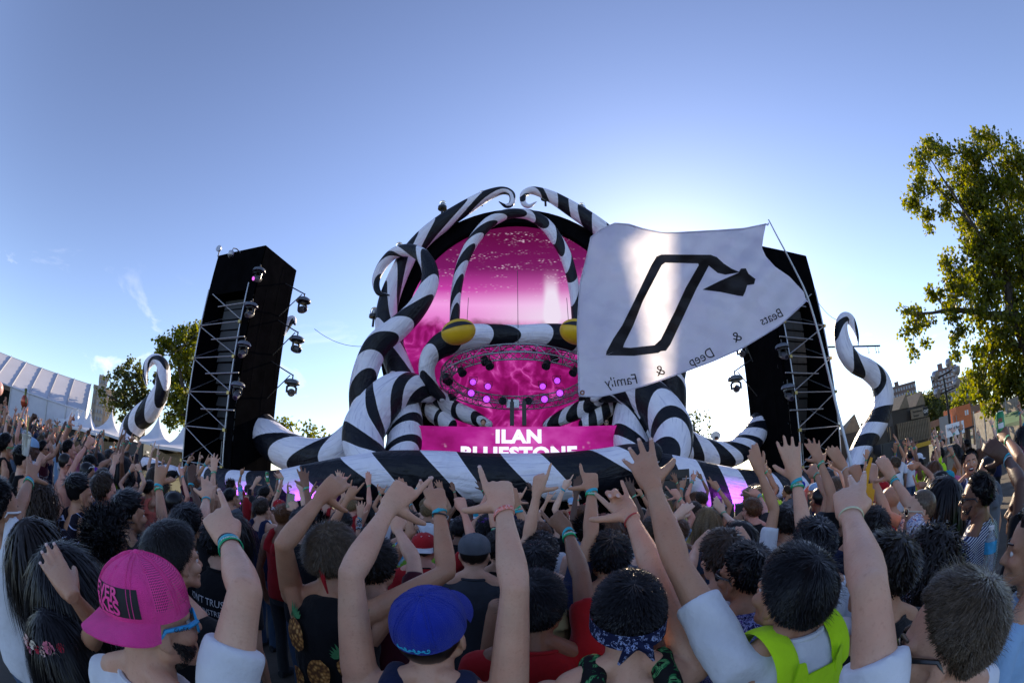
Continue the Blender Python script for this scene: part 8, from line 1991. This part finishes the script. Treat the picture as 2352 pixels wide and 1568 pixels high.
# ------------------------------------------------------------------ things people hold
def hold(P, s, d=0.0):
    S_, E_, W_, hd, sd, n, k = P['ends'][s]; return (W_ + hd * 0.085 * k + n * (0.035 + d) * k - EYE).length
M_can = mat('green_can', (0.01, 0.16, 0.05), 0.25, metal=0.4, var=0.1); M_canlid = mat('can_lid', (0.6, 0.6, 0.62), 0.3, metal=0.8); M_labelw = mat('white_label', (0.7, 0.7, 0.7), 0.5)
def can(px, py, r, label, tilt=(0, 0)):
    c = PR(px, py, r); ax_ = Vector((tilt[0], tilt[1], 1)).normalized(); e = empty('beer_can', tuple(c), 0, label, 'can')
    b = MB(); b.tube([c + ax_ * z for z in (-0.084, -0.080, 0.066, 0.082)], [0.026, 0.033, 0.033, 0.027], 18); b.build('can_body', M_can, e)
    b = MB(); b.cyl(c + ax_ * 0.082, c + ax_ * 0.0845, 0.0265, 18); b.ell(c + ax_ * 0.087, 0.010, 0.006, 0.002, 8, 5); b.build('lid', M_canlid, e)
    b = MB(); d = (EYE - c); d = (d - ax_ * d.dot(ax_)).normalized(); s = ax_.cross(d)
    b.grid([[c + ax_ * z + (d * math.cos(t) + s * math.sin(t)) * 0.0335 for t in np.linspace(-0.7, 0.7, 9)] for z in (-0.012, 0.018)]); b.build('label', M_labelw, e)
    b = MB(); b.tube([c + ax_ * (0.035 + 0.012 * math.sin(5 * t)) + (d * math.cos(t * 0.3) + s * math.sin(t * 0.3)) * 0.034 for t in np.linspace(-1.6, 1.6, 21)], 0.002, 5); b.build('emblem', bandm('r'), e)
can(38, 1296, hold(h_beard, 'L'), 'green beer can in the hand of the bearded man at the left edge')
can(614, 1095, hold(h_can2, 'L'), 'green beer can held up against the front tentacle left of centre', (-0.15, 0.05))
can(2299, 978, hold(h_can3, 'L'), 'green beer can held high at the right edge under the plane tree')
def bottle(px, py, r, label, tilt=(0, 0), s=1.0):
    c = PR(px, py, r); ax_ = Vector((tilt[0], tilt[1], 1)).normalized(); e = empty('water_bottle', tuple(c), 0, label, 'bottle')
    b = MB(); b.tube([c + ax_ * z * s for z in (-0.105, -0.10, -0.03, -0.02, 0.03, 0.05, 0.075, 0.088, 0.09)], [x * s for x in (0.026, 0.032, 0.031, 0.029, 0.032, 0.031, 0.016, 0.012, 0.012)], 18); b.build('bottle_body', mat('clear_pet', (0.75, 0.82, 0.86), 0.08, trans=0.75, var=0.03), e)
    b = MB(); b.tube([c + ax_ * z * s for z in (-0.005, 0.045)], 0.0328 * s, 18, caps=False); b.build('label', mat('bottle_label_blue', (0.05, 0.36, 0.62), 0.4, var=0.3, vscale=60), e)
    b = MB(); b.cyl(c + ax_ * 0.089 * s, c + ax_ * 0.103 * s, 0.0145 * s, 14); b.build('bottle_cap', M_labelw, e)
bottle(552, 1127, hold(h_bot, 'R'), 'clear water bottle with blue label held up before the front tentacle', (-0.1, 0.0), 1.15)
bottle(2274, 1265, h_stripe['r'] - 0.6, 'clear water bottle with white cap in front of the striped tee')
def phone(px, py, r, w_, h_, label, roll=0.0, m=None, yaw=0.0):
    c = PR(px, py, r); e = empty('phone', tuple(c), 0, label, 'phone'); d = (c - EYE).normalized(); s = Vector((d.y, -d.x, 0)).normalized(); u = s.cross(d)
    q = Matrix((s, d, u)).transposed() @ Matrix.Rotation(yaw, 3, 'Z') @ Matrix.Rotation(roll, 3, 'Y')
    b = MB(); b.box(c, (w_, 0.009, h_), q); b.box(c, (w_ - 0.008, 0.0095, h_ + 0.004), q); b.build('case', m or M_blackplastic, e)
    b = MB(); b.box(c + q @ Vector((0, -0.0052, 0)), (w_ * 0.92, 0.0012, h_ * 0.92), q); b.build('screen', M_lensglass, e)
phone(1661, 1229, hold(h_film, 'L'), 0.145, 0.072, 'black phone held sideways by the man in the white tee', R(-6))
phone(573, 1131, hold(h_navy, 'R'), 0.07, 0.085, 'black phone edge in the hand of the navy jersey man', R(3), yaw=R(50))
phone(313, 1053, hold(h_girl, 'L'), 0.070, 0.14, 'brown cased phone held upright by the filming woman', R(8), mat('brown_case', (0.16, 0.07, 0.04), 0.5), R(40))
phone(667, 1150, hold(h_ph, 'L'), 0.07, 0.135, 'phone with pale edge held upright left of the pineapple vest', R(5), M_greyplastic)
# pole: thin, slightly whipped
pp = [(1765, 504), (1788, 548), (1822, 612), (1852, 675), (1880, 765), (1905, 865), (1927, 955), (1951, 1050), (1962, 1105)]
b = MB(); rh = hold(p_pole, 'L'); P = [PR(x, y, 3.12 + (rh - 3.12) * i / 7) for i, (x, y) in enumerate(pp)]
A_ = smooth_path([(*p, 0.004 + 0.008 * i / 8) for i, p in enumerate(P)], 50)
b.tube([Vector(a[:3]) for a in A_], [a[3] for a in A_], 8); b.build('pole', M_alu, fl)
# foam finger, drink cup
p = PR(1994, 1108, 2.85); e = empty('foam_finger', tuple(p), 0, 'yellow-orange foam finger poking up right of the flag pole', 'foam finger')
M_foam = mat('orange_foam', (0.70, 0.32, 0.015), 0.8, bump=0.3, bscale=90)
b = MB(); s_ = Vector((p.y, -p.x, 0)).normalized(); b.poly([(x * 0.0024, y * 0.0024) for x, y in ((-14, -40), (14, -46), (18, -20), (12, -16), (12, -2), (0, -2), (6, 30), (16, 58), (10, 62), (-4, 36), (-16, 0))], 0.05, p, s_, Vector((0, 0, 1))); b.build('foam_hand', M_foam, e)
b = MB(); b.cyl(p - Vector((0, 0, 0.22)), p - Vector((0, 0, 0.09)), 0.028, 8); b.build('cuff', M_foam, e)
p = PR(60, 1018, 3.4); e = empty('drink_cup', tuple(p), 0, 'clear plastic cup with a yellow straw above the left crowd', 'cup')
b = MB(); b.tube([p + Vector((0, 0, z)) for z in (-0.08, -0.075, 0.05, 0.06)], [0.028, 0.032, 0.043, 0.044], 16); b.build('cup_body', mat('clear_cup', (0.7, 0.68, 0.6), 0.15, trans=0.5), e)
b = MB(); b.ell(p + Vector((0, 0, 0.06)), 0.044, 0.044, 0.025, 14, 7); b.build('lid', M_glass, e)
b = MB(); b.cyl(p + Vector((0, 0, -0.02)), p + Vector((0.01, 0, 0.17)), 0.006, 6); b.build('straw', cloth('yellow'), e)
# the row behind: three people on the stage
for px, py, Y_, lab, hz_ in ((1110, 970, 17.6, 'dj bent over the booth table with one hand to his ear, seen above the banner', 0), (1393, 970, 17.6, 'man in sunglasses standing on stage right above the banner', 0), (1419, 966, 18.2, 'dark haired man standing behind the other at stage right', 0)):
    c = PY(px, py, Y_)
    P_ = person(lab, (px, py), r=(c - EYE).length, base=2.85, yaw=180 + (0 if px < 1200 else 15), tone='fair', hair=('short', 'dark'), shirt='black', q=1, group='people on stage', specs=(M_blackframe, M_darklens) if px == 1393 else None,
               arms=[a('R', (1098, 985), (1096, 975), (1104, 968), 'fist', 1, hi=0)] if 0 else [])
    # they stand on the booth riser: lift the figure so that its feet reach the deck rather than the ground
# ================================================================== the rest of the crowd
FAR_SHIRTS = ['black'] * 5 + ['white'] * 6 + ['teal', 'sky', 'pink', 'salmon', 'red'] + ['navy'] * 3 + ['grey', 'charcoal', 'slate', 'sky', 'teal', 'red', 'pink', 'salmon', 'maroon', 'blue', 'purple', 'yellow', 'neon', 'green', 'orange']
SKIN_SET = ['pale', 'fair', 'fair', 'tan', 'tan', 'olive', 'brown', 'dark', 'ruddy']
HAIR_SET = ['black', 'black', 'dark', 'brown', 'brown', 'light', 'blond', 'red']
CW = {'black': 'black', 'white': 'white', 'navy': 'navy blue', 'grey': 'grey', 'charcoal': 'charcoal', 'slate': 'slate blue', 'sky': 'pale blue', 'teal': 'teal', 'red': 'red', 'pink': 'pink', 'salmon': 'salmon', 'maroon': 'maroon', 'blue': 'blue', 'purple': 'purple', 'yellow': 'yellow', 'neon': 'neon yellow', 'green': 'green', 'orange': 'orange'}
SK = {'pale': 'pale', 'fair': 'fair', 'tan': 'tanned', 'olive': 'olive', 'brown': 'brown', 'dark': 'dark', 'ruddy': 'ruddy'}
rr = random.Random(11)
def up_arm(sd, px, py, u, v, g, bands=''): return a(sd, None, (px + u, py + v), None, g, -1 if sd == 'R' else 1, bands=bands, ext=rr.uniform(0.85, 0.97))
# the figures that the rest of the crowd repeats: each stands in its own place first
TYPES = []
def make_type(q, az, dist, kind):
    h = rr.uniform(1.56, 1.68); p = Vector((math.sin(R(az)) * dist, math.cos(R(az)) * dist, h)); px, py = proj(p); sc = FPX / dist
    spec = {0: dict(hair=('short', 'black'), top='tee'), 1: dict(hair=('long', 'dark'), sex='f', top='strap'), 2: dict(hair=('crop', 'dark'), top='tank'), 3: dict(hair=('buzz', 'black'), top='tee', capspec=dict(colour='white', back=True)), 4: dict(hair=('messy', 'brown'), top='tee'), 5: dict(hair=('buzz', 'dark'), top='tee', capspec=dict(colour='black')), 6: dict(hair=('bun', 'dark'), sex='f', top='tank'), 7: dict(hair=('fade', 'black'), top='tank'), 8: dict(hair=('long', 'black'), sex='f', top='tank'), 9: dict(hair=('short', 'brown'), top='none')}[kind % 10]
    arms = {0: [up_arm('L', px, py, -0.25 * sc, -0.43 * sc, 'L', 'g')], 1: [up_arm('R', px, py, 0.22 * sc, -0.42 * sc, 'open', 'g')], 2: [up_arm('L', px, py, -0.2 * sc, -0.45 * sc, 'point', 't')], 3: [up_arm('L', px, py, -0.3 * sc, -0.4 * sc, 'flat'), up_arm('R', px, py, 0.3 * sc, -0.42 * sc, 'open', 'g')], 4: [up_arm('R', px, py, 0.12 * sc, -0.48 * sc, 'two', 't')], 5: [up_arm('R', px, py, 0.16 * sc, -0.5 * sc, 'L', 'g')], 6: [up_arm('R', px, py, 0.28 * sc, -0.4 * sc, 'flat', 'g'), up_arm('L', px, py, -0.2 * sc, -0.47 * sc, 'ily')], 7: [up_arm('L', px, py, -0.14 * sc, -0.5 * sc, 'ily', 'tg')], 8: [], 9: [up_arm('R', px, py, 0.3 * sc, -0.35 * sc, 'fist')]}[(kind * 3 + kind // 10) % 10]
    P_ = person('x', (px, py), r=(p - EYE).length, q=q, tone='fair', shirt='black', arms=arms, group=None, **spec)
    TYPES.append((P_['root'], q, bool(arms), spec)); return P_['root']
n_named = sum(1 for o in COL.objects if o.get('category') == 'person')
spots = []
def free(x, y, dmin, lst): return all((x - u) ** 2 + (y - v) ** 2 > dmin * dmin for u, v in lst)
taken = [(o.location.x, o.location.y) for o in COL.objects if o.get('category') == 'person']
def scatter(n, az0, az1, d0, d1, zone, dmin=0.55, pw=0.5, ok=None):
    c = 0
    for _ in range(n * 60):
        if c >= n: break
        az = rr.uniform(az0, az1); d = d0 + (d1 - d0) * rr.random() ** pw
        x, y = math.sin(R(az)) * d, math.cos(R(az)) * d
        if ok and not ok(x, y, az, d): continue
        mm = dmin * (1 + d * 0.012)
        if not free(x, y, mm, taken): continue
        taken.append((x, y)); spots.append((x, y, d, zone)); c += 1
scatter(16, -30, 36, 2.9, 4.6, 'amid the raised hands', 0.5, 0.6)
scatter(34, -40, 40, 3.6, 9.8, 'before the front tentacle', 0.62, 0.6)
scatter(22, -46, -24, 3.0, 8.5, 'before the left tower', 0.6, 0.7)
scatter(16, 36, 60, 4.0, 10.5, 'before the right tower', 0.65, 0.7)
scatter(38, -73, -48, 6.0, 13.0, 'in the nearer left crowd', 0.62, 0.6)
scatter(56, -74, -53.5, 13.0, 27.0, 'near the marquee', 0.75, 0.6)
scatter(20, -72, -57, 26.0, 44.0, 'far off by the marquee wall', 0.9, 0.7)
scatter(10, -56, -50.5, 17.0, 40.0, 'on the grass by the straw tents', 1.0, 0.7)
scatter(12, 54, 74, 4.0, 12.0, 'under the plane tree', 0.7, 0.8)
scatter(8, 50, 58, 11.0, 22.0, 'by the dark container', 1.2, 0.8)
protos = {1: [], 2: []}
labels = {}
def describe(root, tone, sh, hc, zone, armed, spec):
    who = 'woman' if spec.get('sex') == 'f' else 'man'
    top = {'tee': 'tee', 'strap': 'strap top', 'tank': 'vest', 'none': 'shorts and no shirt'}[spec['top']]
    hair_ = {'long': 'long ' + hc + ' hair', 'buzz': 'shaved head', 'fade': 'faded ' + hc + ' hair', 'bun': 'tied ' + hc + ' hair', 'crop': 'cropped ' + hc + ' hair', 'messy': 'tousled ' + hc + ' hair'}.get(spec['hair'][0], 'short ' + hc + ' hair')
    if spec.get('capspec'): hair_ = 'cap'
    t_ = f"{who} in {CW[sh]} {top}" if spec['top'] != 'none' else 'shirtless man'
    lab = f"{t_}, {hair_}, {'arm up, ' if armed else ''}{zone}"
    root['label'] = lab; root['group'] = 'people ' + zone
    return lab
copies = []
for i, (x, y, d, zone) in enumerate(spots):
    q = 1 if d < 9 else 2
    az = math.degrees(math.atan2(x, y))
    if zone == 'amid the raised hands' and q == 1: pass
    if len(protos[q]) < (12 if q == 1 else 14):
        root = make_type(q, az, d, len(protos[q]) + (0 if q == 1 else 3)); protos[q].append(TYPES[-1]); copies.append((root, TYPES[-1], zone, None))
    else: copies.append((None, rr.choice([p_ for p_ in protos[q] if p_[2] or 'hands' not in zone]), zone, (x, y)))
finish_people()
for root, ty, zone, at in copies:
    src, q, armed, spec = ty
    tone, sh, hc = rr.choice(SKIN_SET), rr.choice(FAR_SHIRTS), rr.choice(HAIR_SET)
    if root is None:
        root = copy_tree(src); x, y = at; root.location = (x, y, 0)
        s_ = rr.uniform(0.94, 1.07); root.scale = (s_, s_, s_)
        f0 = math.atan2(SX - src.location.x, 17.5 - src.location.y); f1 = math.atan2(SX - x, 17.5 - y)
        root.rotation_euler = (0, 0, -(f1 - f0) + rr.gauss(0, 0.3) + (rr.uniform(-3, 3) if 'grass' in zone or 'working' in zone else 0))
    for ch in root.children:
        st_ = ch.name.split('.')[0]
        m = {'body': skin(tone), 'shirt': cloth(sh), 'hair': hairm(hc), 'trousers': cloth(rr.choice(['denim', 'black', 'charcoal', 'tan', 'navy', 'grey']))}.get(st_)
        if st_ == 'cap': m = cloth(rr.choice(['navy', 'teal', 'white', 'white', 'red', 'royal', 'sky', 'yellow']))
        if m is not None and ch.material_slots: ch.material_slots[0].link = 'OBJECT'; ch.material_slots[0].material = m
    describe(root, tone, sh, {'light': 'fair'}.get(hc, 'brown' if hc == 'dark' else hc), zone, armed, spec)
for o in COL.objects:
    if o.get('category') == 'person' and len(o['label'].replace(',', ' ').split()) > 13 and o.get('group') != 'festival crowd': o['label'] = o['label'].replace('arm up, ', '')
by_label = {}
for o in COL.objects:
    if o.get('category') == 'person': by_label.setdefault(o['label'], []).append(o)
for lab, os_ in by_label.items():
    if len(os_) > 1:
        for i, o in enumerate(sorted(os_, key=lambda o: math.atan2(o.location.x, o.location.y))): o['label'] = lab + ', ' + NTH[min(i, 10)] + ' from left'
print('people', sum(1 for o in COL.objects if o.get('category') == 'person'), 'objects', len(COL.objects), 'tris', sum(sum(len(p.vertices) - 2 for p in me.polygons) for me in bpy.data.meshes if me.users))
